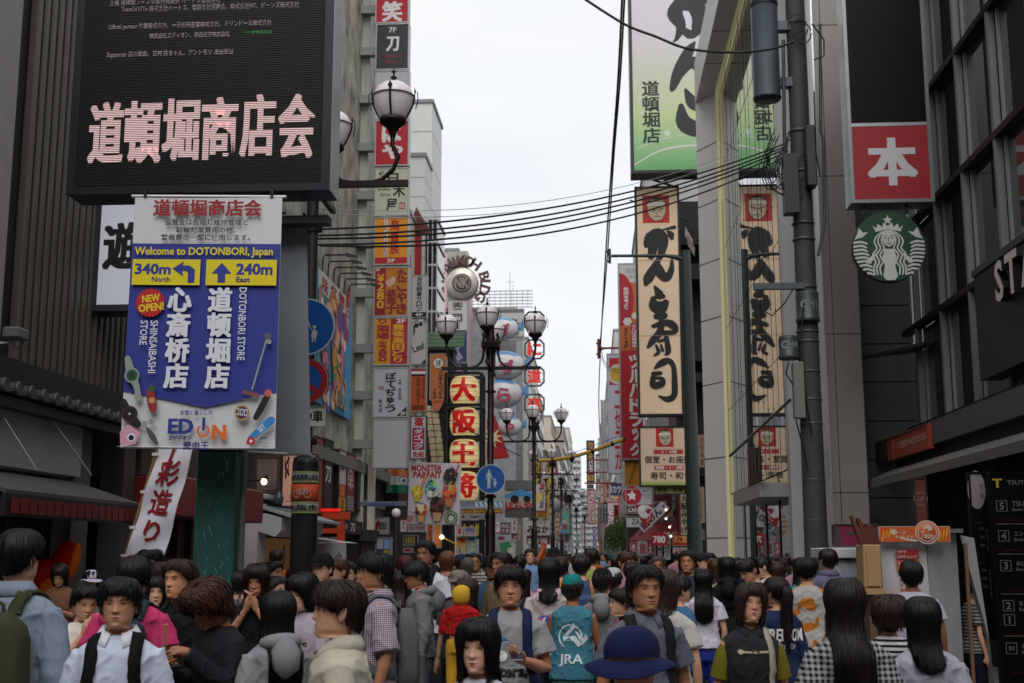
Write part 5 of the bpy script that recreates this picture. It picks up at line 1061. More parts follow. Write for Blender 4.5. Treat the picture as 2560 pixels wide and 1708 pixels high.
# scaled building, barbecue sign, octagonal crab house frames
building('grey_building','pale grey building with barbecue sign at its top',at(1168,900,90).x-3,at(1290,900,90).x,90,99,Z(1240,775,90),mat('#9ca1a6',.7,var=.2,vs=2),side=-1)
blade(1214,772,1311,851,88,'white rooftop sign with large grey brush characters','#a9a9a7',lambda p:(p.r(.0,.0,1,.12,K('#5c5e5e')),p.h('牛',.22,.22,.52,.72,K('#4a4c4e'),bold=.05),p.h('角',.58,.30,.86,.86,K('#4a4c4e'),bold=.05),p.r(0,.88,1,1,K('#6a6c6c'))),ft=.05,d=.3)
building('white_building','tall narrow white building next to the octagonal signs',at(1281,900,100).x-2,at(1309,900,100).x+.35,100,118,Z(1290,848,100),mat('#cfccc4',.7,var=.08),side=-1,cols=8,rows=8,wsz=(1,1.2))
t=thing('rooftop_billboard','pale lattice billboard and antennas on a distant roof','billboard',(at(1250,755,110).x,110,Z(1250,770,110))); mb=MB().use(mat('#b4b8ba',.6)); 
for i in range(12): mb.box(-3+i*.5,-2.95+i*.5,0,.05,0,1.6)
for i in range(6): mb.box(-3.2,3.0,0,.05,i*.3,i*.3+.12)
mb.tube([(.9,0,0),(.9,0,3.4)],.04,5).tube([(1.2,0,0),(1.2,0,2.2)],.03,5).tube([(.6,0,2.4),(1.3,0,2.4)],.03,5); mb.build('lattice',t)
for ch,yc in(('か',803),('に',873),('道',941),('楽',1010)):
    Y=85; c=at(1336,yc,Y); h=26*Y/F; t=thing('octagonal_sign','octagonal black framed sign with a red character, %s'%{'か':'topmost, partly behind a globe','に':'second from the top','道':'third from the top','楽':'lowest, above the third lamp'}[ch],'sign',(c.x,Y,c.z-h),0,'octagonal crab restaurant signs')
    k=h*.42; P=lambda s:[(-h*s+k*s,-h*s),(h*s-k*s,-h*s),(h*s,-h*s+k*s),(h*s,h*s-k*s),(h*s-k*s,h*s),(-h*s+k*s,h*s),(-h*s,h*s-k*s),(-h*s,-h*s+k*s)]
    o_,i_=P(1),P(.85); V=[];Fc=[]
    for q in range(8): V+=[(o_[q][0],0,o_[q][1]+h),(i_[q][0],0,i_[q][1]+h),(o_[q][0],.15,o_[q][1]+h),(i_[q][0],.15,i_[q][1]+h)]
    for q in range(8): a=q*4;b=(q+1)%8*4; Fc+=[(a,b,b+1,a+1),(a+2,a+3,b+3,b+2),(a,a+2,b+2,b),(a+1,b+1,b+3,a+3)]
    MB().use(mat('#2a2f33',.5)).add(V,Fc).build('frame',t); mb=MB().use(mat('#8f9496',.5)); 
    for a in(-.6,.6): mb.box(-h*.85,h*.85,.06,.08,h+a*h*.5-.02,h+a*h*.5+.02)
    mb.build('wire',t); p=Print(2*h*.66,2*h*.66,off=.0); p.h(ch,.02,.02,.98,.98,mat('#c92a26',.5,emit=.12),bold=.08); p.build('lettering',t,loc=(0,.05,h*.34))
# puffer fish balloons
for i,(px,py,r) in enumerate(((1268,915,38),(1262,822,30),(1262,985,38),(1275,1066,26))):
    Y=62; c=at(px,py,Y); R_=r*Y/F; t=thing('fish_balloon',['white and blue fish balloon level with the second lamp crossbar','small white and blue fish balloon behind the lamp collar','white fish balloon with pink kana below the crossbar','lowest fish balloon beside the lamp pole'][i],'sign balloon',c,0,'fish balloons strung above the street')
    V=[];Fc=[];n=26;m=16
    for a in range(m+1):
        for b in range(n):
            ph=PI*a/m; th=2*PI*b/n; x=R_*1.15*math.cos(ph); rr=R_*max(0,math.sin(ph))**.8*(1-.15*math.cos(ph)); V.append((x,rr*math.cos(th)*.8,rr*math.sin(th)))
    for a in range(m):
        for b in range(n): Fc.append((a*n+b,a*n+(b+1)%n,(a+1)*n+(b+1)%n,(a+1)*n+b))
    o=MB().use(mat('#d2cfd2',.4)); top=mat('#6594bf',.4); o.add(V,Fc,True); o.use(top); ti=o.cur; 
    for q,f in enumerate(o.F):
        z=sum(o.V[v][2] for v in f)/4; 
        if z>R_*.62: o.M[q]=ti
    b=o.build('fish_body',t); MB().use(top).add([(R_*1.0,0,R_*.3),(R_*1.6,.05,R_*.7),(R_*1.6,.05,-.1),(R_*1.0,.1,-.1)],[(0,1,2,3)]).build('tail',t); p=Print(R_*1.1,R_*1.1,off=0); p.h('づぼらや'[i],.1,.1,.9,.9,K('#b0486a'),bold=.07); p.build('lettering',t,loc=(0,-R_*.82,-R_*.7))
# fish house front
def fishhouse():
    Y=64; x0,x1=at(1262,1250,Y).x,at(1335,1250,Y).x; zt,zb=Z(1300,1213,Y),Z(1300,1293,Y); t=thing('fish_sign','wide fish shaped sign with blue back, round eyes and red kana','sign',((x0+x1)/2,Y,zb)); w=(x1-x0)/2;H=zt-zb
    MB().use(mat('#6a6c6c',.6)).box(-w,w,0,1.2,H*.85,H*1.15).build('roof_edge',t); MB().use(K('#aaa6a4')).box(-w,w,.0,1,H*.25,H*.85,.1).build('face',t); MB().use(K('#5c5552')).box(-w,w*.8,.05,1,0,H*.25).build('belly',t)
    p=Print(2*w,H,off=.003); p.poly([(0,.32),(.3,.2),(.55,.12),(.8,.2),(1,.34),(1,.42),(.5,.36),(0,.42)],K('#4a90c8')); p.c(.34,.45,.22,INK); p.c(.76,.44,.18,INK); p.h('ぼらや',.02,.52,.92,.76,K('#b0141c'),bold=.08); p.build('lettering',t)
fishhouse()
def flame():
    Y=60; t=thing('sunburst_sign','red pennant sign with a cream starburst beside the lamp pole','sign',at(1250,1150,Y)); p=Print(1.1,2.2,off=0); r=K('#a81820'); p.poly([(0,.1),(.35,0),(1,.95),(0,1)],r); p.star(.25,.5,.55,.2,9,K('#d8cc9c')); p.build('lettering',t,loc=(-.1,0,0)); MB().use(r).prism([(-.65,0),(.46,.1),(-.27,2.2),(-.65,2.0)],.03,.08).build('sign_panel',t)
flame()
# ---------------- left: low shops ----------------
def lowleft():
    # brown building over the shops with pink lit sign
    building('brown_building','brown clad building above the white canopied shop',-14,-7.3,23.6,23.95,7,mat('#5a3f33',.6,var=.2),side=-1)
    Y=27; 
    board('menu_sign','large pinkish lit sign with tall black brush writing, behind the lamp pole','sign',(704,1135,790,1268),Y=26,depth=.2,fr=mat('#2a2220'),ft=.03,panel=mat('#b98a78',.5,emit=.15,var=.1),draw=lambda p:(p.v('い',.02,-.1,.2,.55,INK,bold=.08),p.h('くし焼',.05,.02,.8,.42,INK,bold=.08),p.h('居酒屋',.55,.66,.9,.7,K('#8a3a3a')),p.h('なんば店',.2,.78,.8,.86,K('#8a3a3a')),p.r(.1,.9,.8,.92,K('#8a5a50'))))
    board('wall_panel_sign','dim brown framed panel left of the pink lit sign','sign',(636,1138,700,1232),Y=25.9,depth=.1,fr=mat('#4a2e24'),ft=.06,panel=mat('#75635c',.5,var=.3,vs=2))
    # canopy shop
    X=-6.9; ya=onX(628,1300,X).y; yb=onX(742,1300,X).y; t=thing('canopy_shop','white fronted food shop with a sloping grey canopy and bracketed eave','shop',(X,ya,0)); d=yb-ya
    z=lambda py,px=680: onX(px,py,X).z
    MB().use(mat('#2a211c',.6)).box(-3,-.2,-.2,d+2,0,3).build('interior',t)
    MB().use(mat('#b3aeb0',.5)).box(-.18,.15,-.05,.6,.0,z(1265)).build('front_post',t)
    mb=MB().use(mat('#a9a6aa',.5)); pr=[(-.2,z(1320)),(.5,z(1345)),(.62,z(1330)),(.62,z(1300)),(.3,z(1290)),(-.2,z(1285))]
    V=[(x,0,q) for x,q in pr]+[(x,d,q) for x,q in pr]; n=len(pr); mb.add(V,[tuple(range(n)),tuple(reversed(range(n,2*n)))]+[(i,(i+1)%n,n+(i+1)%n,n+i) for i in range(n)]); mb.build('eave_front',t)
    MB().use(mat('#8f9299',.45,.2)).add([(-.1,0,z(1262)),(.95,.05,z(1300)),(.95,d+.4,z(1300)),(-.1,d+.2,z(1262)),(-.1,0,z(1268)),(.95,.05,z(1306)),(.95,d+.4,z(1306)),(-.1,d+.2,z(1268))],[(0,1,2,3),(4,7,6,5),(0,4,5,1),(1,5,6,2),(2,6,7,3),(3,7,4,0)]).build('canopy',t)
    MB().use(mat('#c5c2bf',.5)).box(-.3,.12,-.1,d+.1,z(1252),z(1240),.02).build('top_beam',t)
    lm=MB().use(mat('#3c4a52',.35,.3)).lathe([(.001,-.12),(.09,-.09),(.11,0),(.08,.09),(.03,.12),(.03,.16)],n=12); lm.tube([(0,0,.14),(0,0,.25),(-.12,0,.30),(-.25,0,.22)],.012,5); me=mesh('shade_lamp',lm.V,lm.F,lm.mats,lm.M,True)
    for i in range(4): obj('shade_lamp',me,t,loc=(.32,.9+i*.75,z(1250)))
    MB().use(mat('#8a6038',.6,emit=.1)).box(-.15,-.1,.7,d,0,z(1345)).build('warm_wall',t)
    board('notice_board','small red and white vertical notice at the shop door','sign',(698,1365,712,1412),Y=yb-.8,depth=.05,fr=SG,ft=.01,panel=K('#b5aeae'),draw=lambda p:p.v('営業中本日',.2,.05,.8,.95,K('#a01820'),bold=.04))
    t=thing('bracket_lamp','lit bulb on a long black bracket beside the dark green column','light',at(660,1204,20)); MB().use(BLACK).tube([(-.55,.3,0),(-.2,.1,.02),(0,0,.02)],.012,6).tube([(0,0,.05),(.07,0,.08)],.03,8).build('bracket',t); MB().use(mat('#ffd28a',.5,emit=6)).lathe([(.001,-.055),(.035,-.04),(.05,0),(.03,.045),(.001,.05)],n=14).build('bulb',t)
    # orange-red gate frame and stall
    Y=33; c=mat('#b83a12',.5,var=.08); x0,x1=at(770,1300,Y).x,at(860,1300,Y).x; zt=Z(800,1300,Y); t=thing('shop_gate','bright vermilion gate frame around a noodle shop front','gate',((x0+x1)/2,Y,0)); w=(x1-x0)/2
    for sx in(-w,w-.18): MB().use(c).box(sx,sx+.18,0,.2,0,zt).build('post',t)
    MB().use(c).box(-w-.1,w+.12,-.03,.3,zt+.002,zt+.2,.01).build('lintel',t); MB().use(c).box(-w+.19,w-.19,.02,.15,zt-.35,zt-.22).build('lower_lintel',t)
    MB().use(mat('#5d1418',.5)).box(-w+.2,w-.2,.2,.4,0,zt-.36).build('dark_screen',t)
    p=Print(2*w-.4,1.3,off=0); p.r(0,0,1,.22,K('#a9a5a2')); p.h('ラーメン',.3,.06,.7,.16,INK); p.h('吉野家 営業',.1,.36,.9,.5,K('#a9a5a2')); p.build('lettering',t,loc=(0,.19,zt-1.75))
    MB().use(mat('#d01810',.5,emit=.5)).box(-w+.25,w-.1,-.06,-.01,zt+.22,zt+.3).build('neon_line',t)
    t=thing('market_tent','small white tent roof with grey lettered curtain before the vermilion gate','tent',(at(790,1300,29).x,29,0)); z1=Z(790,1352,29); MB().use(mat('#b5b6ba',.6)).add([(-.8,0,z1+.16),(-.8,1.5,z1+.16),(.75,0,z1-.05),(.75,1.5,z1-.05),(-.8,0,z1-.05)],[(0,2,3,1),(0,4,2)]).build('tent_roof',t)
    MB().use(mat('#8a8a8c',.7,var=.1)).box(-.8,.72,0,.04,z1-.95,z1-.06).build('curtain',t); p=Print(1.4,.8,off=0); p.h('とらふぐ',.35,.2,.95,.55,K('#4a4a4c'),bold=.02); p.h('コース',.6,.78,.95,.95,INK,bold=.02); p.r(.3,.62,1,.70,K('#8a1a1e')); p.build('lettering',t,loc=(0,-.005,z1-.9))
    for x in(-.78,.7): MB().use(GREY).tube([(x,.1,0),(x,.1,z1-.1)],.02,6).build('tent_post',t)
    # globe lamp, street name arm
    t=thing('post_lamp','single white globe lamp on a short pole in front of the left shops','street lamp',(at(990,1300,36).x,36,0)); zc=Z(990,1282,36); MB().use(mat('#2a2624')).tube([(0,0,0),(0,0,zc-.14)],.05,8).build('pole',t); MB().use(OP).lathe([(.001,-.13),(.10,-.09),(.135,0),(.10,.09),(.001,.13)],(0,0,zc),20).build('globe',t)
    t=thing('street_name_sign','slim grey arm sign with blue street name lettering','sign',(at(940,1260,37).x,37,Z(940,1266,37))); MB().use(mat('#5b6468',.4)).box(-.5,.9,0,.06,0,.14,.02).build('arm',t); p=Print(1.0,.12,off=0); p.h('道頓堀通り',.0,.1,1,.9,K('#2a3f8a'),bold=.02); p.build('lettering',t,loc=(.25,0,.01))
lowleft()
# ground floor shops on the left further along
building('left_arcade','dark row of shop fronts beneath the stacked signs',-14,-7.0,44.6,59.5,4.4,mat('#241e1c',.6,var=.3),side=-1)
building('left_lower_shop','grey two storey shop front behind the globe lamp',-12,at(905,1300,40).x,40,44,3.3,mat('#4a4440',.6,var=.2),side=-1)
SS=blade
SS(862,1172,905,1285,43,'tall grey noticeboard panels stacked beneath the signs','#6f6a68',lambda p:[p.r(.06+.48*(i%2),.03+.32*(i//2),.46+.48*(i%2),.31+.32*(i//2),K(c)) for i,c in enumerate(('#a9a5a0','#8a3a30','#9a9a9c','#4a5a4a','#b5a080','#7a7a80'))],fr=DKFR)
SS(912,1296,932,1336,41,'small glowing pinkish poster beside the left doorway','#c98a6a',lambda p:p.stroke([(.3,.2,.1),(.6,.5,.15),(.4,.8,.1)],K('#a85a40')),emit=.15,ft=.02)
SS(934,1293,970,1336,41,'white signboard with black ramen characters and red brush stroke','#bdb8b8',lambda p:(p.h('電球家',.35,.25,.95,.78,INK,bold=.06),p.stroke([(.1,.9,.04),(.2,.5,.12),(.32,.2,.06)],K('#a01a28')),p.h('らーめん',.3,.84,.9,.97,K('#a01a28'),bold=.02)),ft=.03)
SS(938,1344,978,1392,40.5,'notice board with white, blue, navy and yellow squares','#4b4744',lambda p:(p.r(.05,.04,.48,.6,K('#a9a6ae')),p.r(.54,.04,.96,.6,K('#7aa0cc')),p.r(.05,.66,.48,.95,K('#2a2860')),p.r(.54,.66,.96,.95,K('#a08a20'))),ft=.03)
t=thing('indian_flag','orange white and green flag with a navy wheel hanging below the sign stack','flag',at(970,1232,44)); P=[at(x,y,44)-t.location for x,y in((970,1172),(1022,1176),(1022,1233),(969,1231))]
def inflag(p): p.r(0,0,1,.30,K('#b5623c')); p.r(0,.30,1,.66,K('#bdb6b8')); p.r(0,.66,1,1,K('#12603c')); p.ring(.76,.47,.17,.03,K('#2a2a5a')); p.ring(.76,.47,.06,.03,K('#2a2a5a')); [p.stroke([(.76,.47,.012),(.76+.14*math.cos(a),.47+.2*math.sin(a),.012)],K('#2a2a5a'),1) for a in np.linspace(0,6.28,9)]
cloth_sheet(t,P,K('#bdb6b8'),amp=.05,print_fn=(inflag,None),wave=lambda u,v:math.sin(u*9)); MB().use(GREY).tube([(-.05,0,0),(-.05,0,1.1)],.02,6).build('flag_pole',t)
# parfait poster
def parfait(p):
    r=K('#9c1420'); c=K
    p.h('MONSTER',.04,.03,.62,.13,r,bold=.07); p.h('PARFAIT',.08,.14,.62,.24,r,bold=.07); R=random.Random(9)
    def cup(u,v,s,cols,topc):
        for i in range(70): a=R.uniform(0,6.28); d=R.random()**.5; p.c(u+math.cos(a)*d*.09*s,v+math.sin(a)*d*.10*s,R.uniform(.02,.065)*s*1.5,c(R.choice(cols)),n=R.choice((6,8,14)))
        p.poly([(u-.07*s,v+.09*s),(u+.07*s,v+.09*s),(u+.045*s,v+.20*s),(u-.045*s,v+.20*s)],c(topc)); p.stroke([(u-.02,v-.1*s,.03),(u+.03*s,v-.16*s,.03)],c(R.choice(cols)))
    cup(.17,.47,.85,['#c9a81c','#d9bc2c','#b08a18','#e0c84a'],'#c2a01c'); p.stroke([(.24,.42,.08),(.28,.32,.09),(.31,.24,.12)],c('#c07a4a')); cup(.42,.38,.9,['#4a9a5a','#7abf7a','#3a6fb0','#2a2a2c','#8ac0a0'],'#c9c9bc'); cup(.80,.20,1.1,['#1c1818','#2c2420','#b0aca8','#4a3a30'],'#3a2a22'); cup(.80,.48,1.15,['#b0242a','#d06a2a','#c9a83c','#2a5ab0','#8a1c24'],'#b06a3a')
    cup(.58,.70,1.25,['#3c2018','#4a261c','#6a3a2a','#2a1612'],'#b58a6a'); cup(.28,.78,.95,['#d8c9a8','#c98a3a','#b0302c','#2a6fa8','#2a2422'],'#c2854a')
    p.stroke([(.97,.03,.05),(.90,.18,.05)],r,1); p.h('2F',.02,.87,.14,.97,r,bold=.07); p.stroke([(.03,.84,.02),(.08,.80,.02),(.11,.84,.02),(.15,.81,.02)],c('#8a4a6a')); p.c(.86,.89,.22,c('#3f5a3c')); p.ring(.86,.89,.17,.02,c('#b8b8a8')); p.c(.86,.90,.09,c('#b8b8a8'))
P=[(1024,1158),(1154,1160),(1148,1313),(1018,1309)]
banner('white hanging poster of colourful ice cream cups with red title lettering',P,40,mat('#bcb8bd',.6),.04,parfait,name='hanging_poster')
# ---------------- right: utility pole, transformer ----------------
CG=mat('#3b3e3c',.7,bump=.2,bs=50,var=.15,vs=2,dirt=.3); ST_=mat('#4a5357',.45,.3,var=.1)
Yp=20.0; pb=at(2038,1300,Yp); 
def upole():
    t=thing('utility_pole','thick grey concrete utility pole hung with transformer, channel boxes and cables','utility pole',(pb.x,Yp,0)); pt=at(1996,0,Yp); H=pt.z+1.5; lean=(pt.x-pb.x)*1.0
    X=lambda z:0
    MB().use(CG).lathe([(.195,0),(.165,pt.z*.5),(.14,H)],n=24).build('pole',t)
    f=lambda px,py,dy=0: at(px,py,Yp+dy)-Vector((pb.x,Yp,0))
    a=f(1917,254); MB().use(mat('#39434a',.4,.3,var=.1)).lathe([(.001,0),(.22,0),(.235,.03),(.235,.05),(.225,.06),(.225,2.4),(.001,2.45)],(a.x,-.05,a.z),30).build('transformer',t)
    MB().use(BLACK).lathe([(.232,1.65),(.236,1.68),(.232,1.71)],(a.x,-.05,a.z),30).build('transformer_band',t)
    for py in(70,210): q=f(1965,py); MB().use(ST_).box(a.x+.1,-.1,-.12,.05,q.z-.08,q.z+.08).build('bracket',t)
    m=mat('#3c4144',.45,.2)
    for px,py0,py1,r,tx,nm in((2018,734,808,.185,'CH1','channel_box'),(1970,845,902,.16,'CH4','channel_box')):
        c0=f(px,py1); c1=f(px,py0); h=c1.z-c0.z; o=MB().use(m).lathe([(.001,0),(r,0),(r*1.05,.01),(r*1.05,.06),(r,.07),(r,h-.04),(r*.97,h),(.001,h)],(c0.x,-.08 if tx=='CH1' else -.12,c0.z),26).build(nm,t)
        p=Print(.28,.13,off=0); p.h(tx,0,0,1,1,K('#8f9496'),bold=.02); p.mb.V=[(c0.x+(r+.004)*math.sin(v[0]/r),(-.08 if tx=='CH1' else -.12)-(r+.004)*math.cos(v[0]/r),c0.z+h*.42+v[2]) for v in p.mb.V]; p.build('lettering',o)
    q0,q1=f(1880,722),f(2000,716); MB().use(ST_).box(q0.x,-.05,-.2,-.1,q0.z-.05,q0.z+.05).build('cross_arm',t)
    q=f(1988,965); MB().use(mat('#6b6d62',.5)).box(q.x-.07,q.x+.10,-.3,-.1,q.z-.55,q.z+.35,.01).build('meter_box',t)
    mb=MB().use(ST_)
    for py in(60,330,430,560,600,720,830,855,930,1000,1060,1200,1300): z=f(2030,py).z; mb.lathe([(.175,z-.02),(.19,z),(.175,z+.02)],n=20)
    mb.build('clamp_band',t)
    mb=MB().use(mat('#45504f',.5,.3)); mb.tube([f(1958,100,-.2),f(1962,400,-.2),f(1968,440,-.1)],.03,8); mb.tube([f(2050,60),f(2052,330),f(2058,350),f(2062,560),f(2045,640)],.025,8); mb.build('conduit',t)
    mb=MB().use(mat('#26292a',.5)); R=random.Random(5)
    mb.box(*sorted((f(1950,400).x,f(1985,400).x)),-.35,-.08,f(1960,545).z,f(1960,400).z); mb.box(f(1990,0).x,f(2015,0).x,-.35,-.1,f(2000,480).z,f(2000,330).z,.02); mb.build('junction_box',t)
    mb=MB().use(mat('#101213',.5))
    for i in range(15):
        x0,y0=R.uniform(1925,1990),R.uniform(330,380); x1,y1=R.uniform(1950,2010),R.uniform(380,500); dx=R.uniform(-55,-10); P=[f(x0,y0,-.2),f(x0+dx,y0+R.uniform(30,90),-.3),f(x0+dx*.7,y0+R.uniform(110,160),-.3),f(x1,y1,-.2)]; Q=[]
        for k in range(13):
            s=k/12; Q.append(P[0]*(1-s)**3+P[1]*3*s*(1-s)**2+P[2]*3*s*s*(1-s)+P[3]*s**3)
        mb.tube(Q,.010,5)
    for P in ([(1985,720),(1960,760),(1930,790),(1900,770),(1890,740)],[(1972,905),(1965,935),(1985,965)],[(1990,1050),(2008,1120),(2020,1180)],[(2030,60),(2060,100),(2060,140),(2035,150)],[(2035,230),(2040,380),(2050,440)],[(2010,760),(2000,860),(2015,1000),(2030,1090)]): mb.tube([f(x,y,-.25) for x,y in P],.013,6)
    for k in range(3): mb.tube([f(1990+20*math.cos(a)+k*9,60+25*math.sin(a)+k*12,-.25) for a in np.linspace(0,6,14)],.012,5)
    mb.build('cable_loops',t)
upole()
t=thing('stay_bar','slim dark steel bar slanting from the glass building to the meter box','bar',at(1825,1140,24)); a=at(1825,1140,24);b=at(1975,1000,20.2); MB().use(mat('#5a5e60',.35,.5)).tube([(0,0,0),b-a],.028,6).build('bar',t)
# ---------------- right: building with the yellow line ----------------
XG=3.85
def yellow():
    Y=35.4; t=thing('glass_building','pale grey portal building with a yellow light line and mirrored glass side','building',(XG,Y,0)); g=mat('#d6d3d2',.45,var=.04,vs=.6); yl=mat('#d6cf9c',.5,emit=.10)
    o=Vector((XG,Y,0)); zk=Z(1766,230,Y); xA=at(1757,700,Y).x-XG; xB=at(1801,700,Y).x-XG; x2=-.004
    V=[(xA,.9,0),(xB,0,0),(xB,.9,0),(xA,.9,zk+.3),(xB,0,zk),(xB,.9,zk)]; MB().use(g).add(V,[(0,1,4,3),(1,2,5,4),(2,0,3,5),(3,4,5)]).build('column',t)
    MB().use(yl).box(xB+.001,x2,.02,.3,0,zk-.02).build('light_line',t)
    mb=MB().use(mat('#5c5a5a',.6))
    for py in(348,492,640,784,948,1136,1338): z=Z(1780,py+8,Y); mb.add([(xA-.005,.895,z),(xB-.001,-.006,z),(xB-.001,-.006,z+.03),(xA-.005,.895,z+.03)],[(0,1,2,3)])
    mb.build('panel_joint',t)['kind']='stuff'
    zb=Z(1766,232,Y); MB().use(g).box(xA,xB,-21,.95,zb+.02,zb+1.3).build('portal_beam',t); MB().use(yl).box(xB+.001,x2,-21,.019,zb-.02,zb+.05).build('light_line',t)
    mb=MB().use(mat('#5c5a5a',.6))
    for i in range(9): mb.box(xA-.003,xB-.001,-2.2-i*2.2,-2.17-i*2.2,zb+.014,zb+.02)
    mb.build('panel_joint',t)['kind']='stuff'
    # mirrored glass side
    gl=mat('#a9b0b0',.02,metal=1.0,bump=.012,bs=.9); ye=24.2; z0=3.4; zt=zb-2.3; n=6
    for i in range(n):
        y1=Y-.05-(Y-.05-ye)*i/n; y0=Y-.05-(Y-.05-ye)*(i+1)/n; k=0; z=z0
        while z<zb-.1:
            h=min(2.35,zb-z); o=MB().use(gl).box(.0,.03,y0+.012-Y,y1-.012-Y,z+.012,z+h-.012).build('glass_pane',t); o.rotation_euler=(0,0,(rnd()-.5)*.0016); z+=h
    MB().use(mat('#3a3d3e',.5)).box(.04,.4,ye-Y,-.03,z0,zb).build('core',t)
    MB().use(mat('#aeb0b2',.45)).box(-.12,.5,ye-Y-.35,ye-Y-.002,0,zb).build('end_pier',t)
    for i in range(6):
        wy=ye-Y+1.2+i*1.55; mb=MB().use(BLACK).tube([(-.06,wy,z0),(-.06,wy,zb)],.006,4); [mb.lathe([(.001,-.03),(.022,0),(.001,.03)],(-.06,wy,z0+1.1+k_*2.2+i*.33),6) for k_ in range(5)]; mb.build('stay_wire',t)
    # entrance canopy and shop window
    zc0,zc1=Z(1940,1243,24.7),Z(1940,1206,24.7); MB().use(mat('#9a9898',.5)).box(-.6,.0,24.7-Y,29.2-Y,zc0,zc1,.01).build('entrance_canopy',t)
    for i in range(6): MB().use(mat('#a2aaaa',.02,metal=.9,spec=1.)).box(.0,.03,ye-Y+i*2.1+.03,ye-Y+i*2.1+2.0,.1,z0-.02).build('shop_window',t)
    for i in range(5): MB().use(DKFR).box(-.02,.06,ye-Y+i*2-.03,ye-Y+i*2+.03,.0,z0-.15).build('window_post',t)
    lt=MB().use(mat('#1c1d1e',.4,.2)); V,Fc=glyphs('ZARA',.03)
    p=Print(2.2,.75,off=0); [p.h('ABCD'[i] if 0 else 'ZARA'[i],i*.25,.0,i*.25+.2,1,BLACK,bold=.03) for i in range(4)]; 
    o=p.build('letter_row',t,loc=(-.625,-10.2,zc1+.02),rz=-PI/2)
    mb=MB().use(BLACK)
    for i in range(4): mb.box(-.60,-.58,-11.0+i*.55,-10.6+i*.55,zc1+.0,zc1+.7)
    mb.build('letter_backing',t)
yellow()
# pale lit strip of wall behind the pole
t=thing('lit_side_wall','beige wall strip with small bright fins seen between the pole and grey tower','wall',(at(2052,800,24.5).x,24.6,0)); MB().use(mat('#8b7c6c',.6,var=.1)).box(-.35,.5,0,.4,0,16).build('wall',t)
for z in range(9): MB().use(mat('#b8997c',.5)).box(-.05,.22,-.15,-.002,5.2+z*.62,5.36+z*.62).build('fin',t)
# grey panel tower
def greytower():
    Y=22.0; t=thing('panel_tower','grey metal panelled tower face with dark recessed side behind the round sign','building',(at(2090,600,Y).x,Y,0)); ox=t.location.x; A=mat('#8d8883',.5,.1,var=.08,vs=.7); Bm=mat('#414246',.5,var=.1,vs=.7)
    xs=[at(x,700,Y).x-ox for x in(2058,2078,2146)]; xd=at(2275,700,Y+1.5).x-ox
    zc=[0]+[Z(2100,y,Y) for y in(1232,835,440,62)]+[18.5]
    me={}
    for i in range(len(zc)-1):
        for a,b in((0,1),(1,2)): MB().use(A).box(xs[a]+.006,xs[b]-.006,0,.5,zc[i]+.008,zc[i+1]-.008).build('metal_panel',t)
    MB().use(mat('#1c1c1c',.6)).box(xs[0]+.02,xs[2]-.02,.06,2.0,0,18.4).build('backing',t); MB().use(mat('#c9cbcc',.25,.6)).box(xs[0]-.03,xs[0],-.03,.5,0,18.4).build('edge_trim',t)
    zs=[0]+[Z(2200,y,Y+1.5) for y in(1340,1245,1150,1053,955,860,764,670,575)]+[13,14.2,15.4,16.6,17.8]; zs=sorted(zs)
    for i in range(len(zs)-1): MB().use(Bm).box(xs[2]+.01,xd,1.5,2.2,zs[i]+.012,zs[i+1]-.012).build('dark_panel',t)
    MB().use(BLACK).box(xs[2]+.02,xd-.02,1.54,2.3,0,17.8).build('backing',t)
    xe=at(2345,700,Y+1.9).x-ox; MB().use(mat('#a5a5a2',.5,var=.06)).box(xd+.01,xe,1.9,2.3,5.6,18.4).build('pale_wall',t); MB().use(mat('#111112',.6)).box(xd+.01,xe,1.9,2.3,0,5.59).build('lower_wall',t)
greytower()
def hon(p): B=p.B; p.r(0,.735,1,1,mat('#8c0d18',.45)); w=mat('#b9b6bc',.5); p.h('本',*B(2162,352,2276,463),w,bold=.06)
board('book_sign','tall black sign box with a red square bearing a white character at its foot','sign',(2113,-130,2318,507),Y=19,depth=.42,fr=mat('#85878a',.3,.6,var=.1),ft=.055,panel=mat('#040506',.4,spec=.12),draw=lambda p:(p.B(0,0,1,1),p.r(*p.B(2119,321,2312,498),mat('#8c0d18',.45)),p.r(*p.B(2117,312,2314,320),ALU),p.h('本',*p.B(2162,352,2276,463),mat('#b9b6bc',.5),bold=.06)))
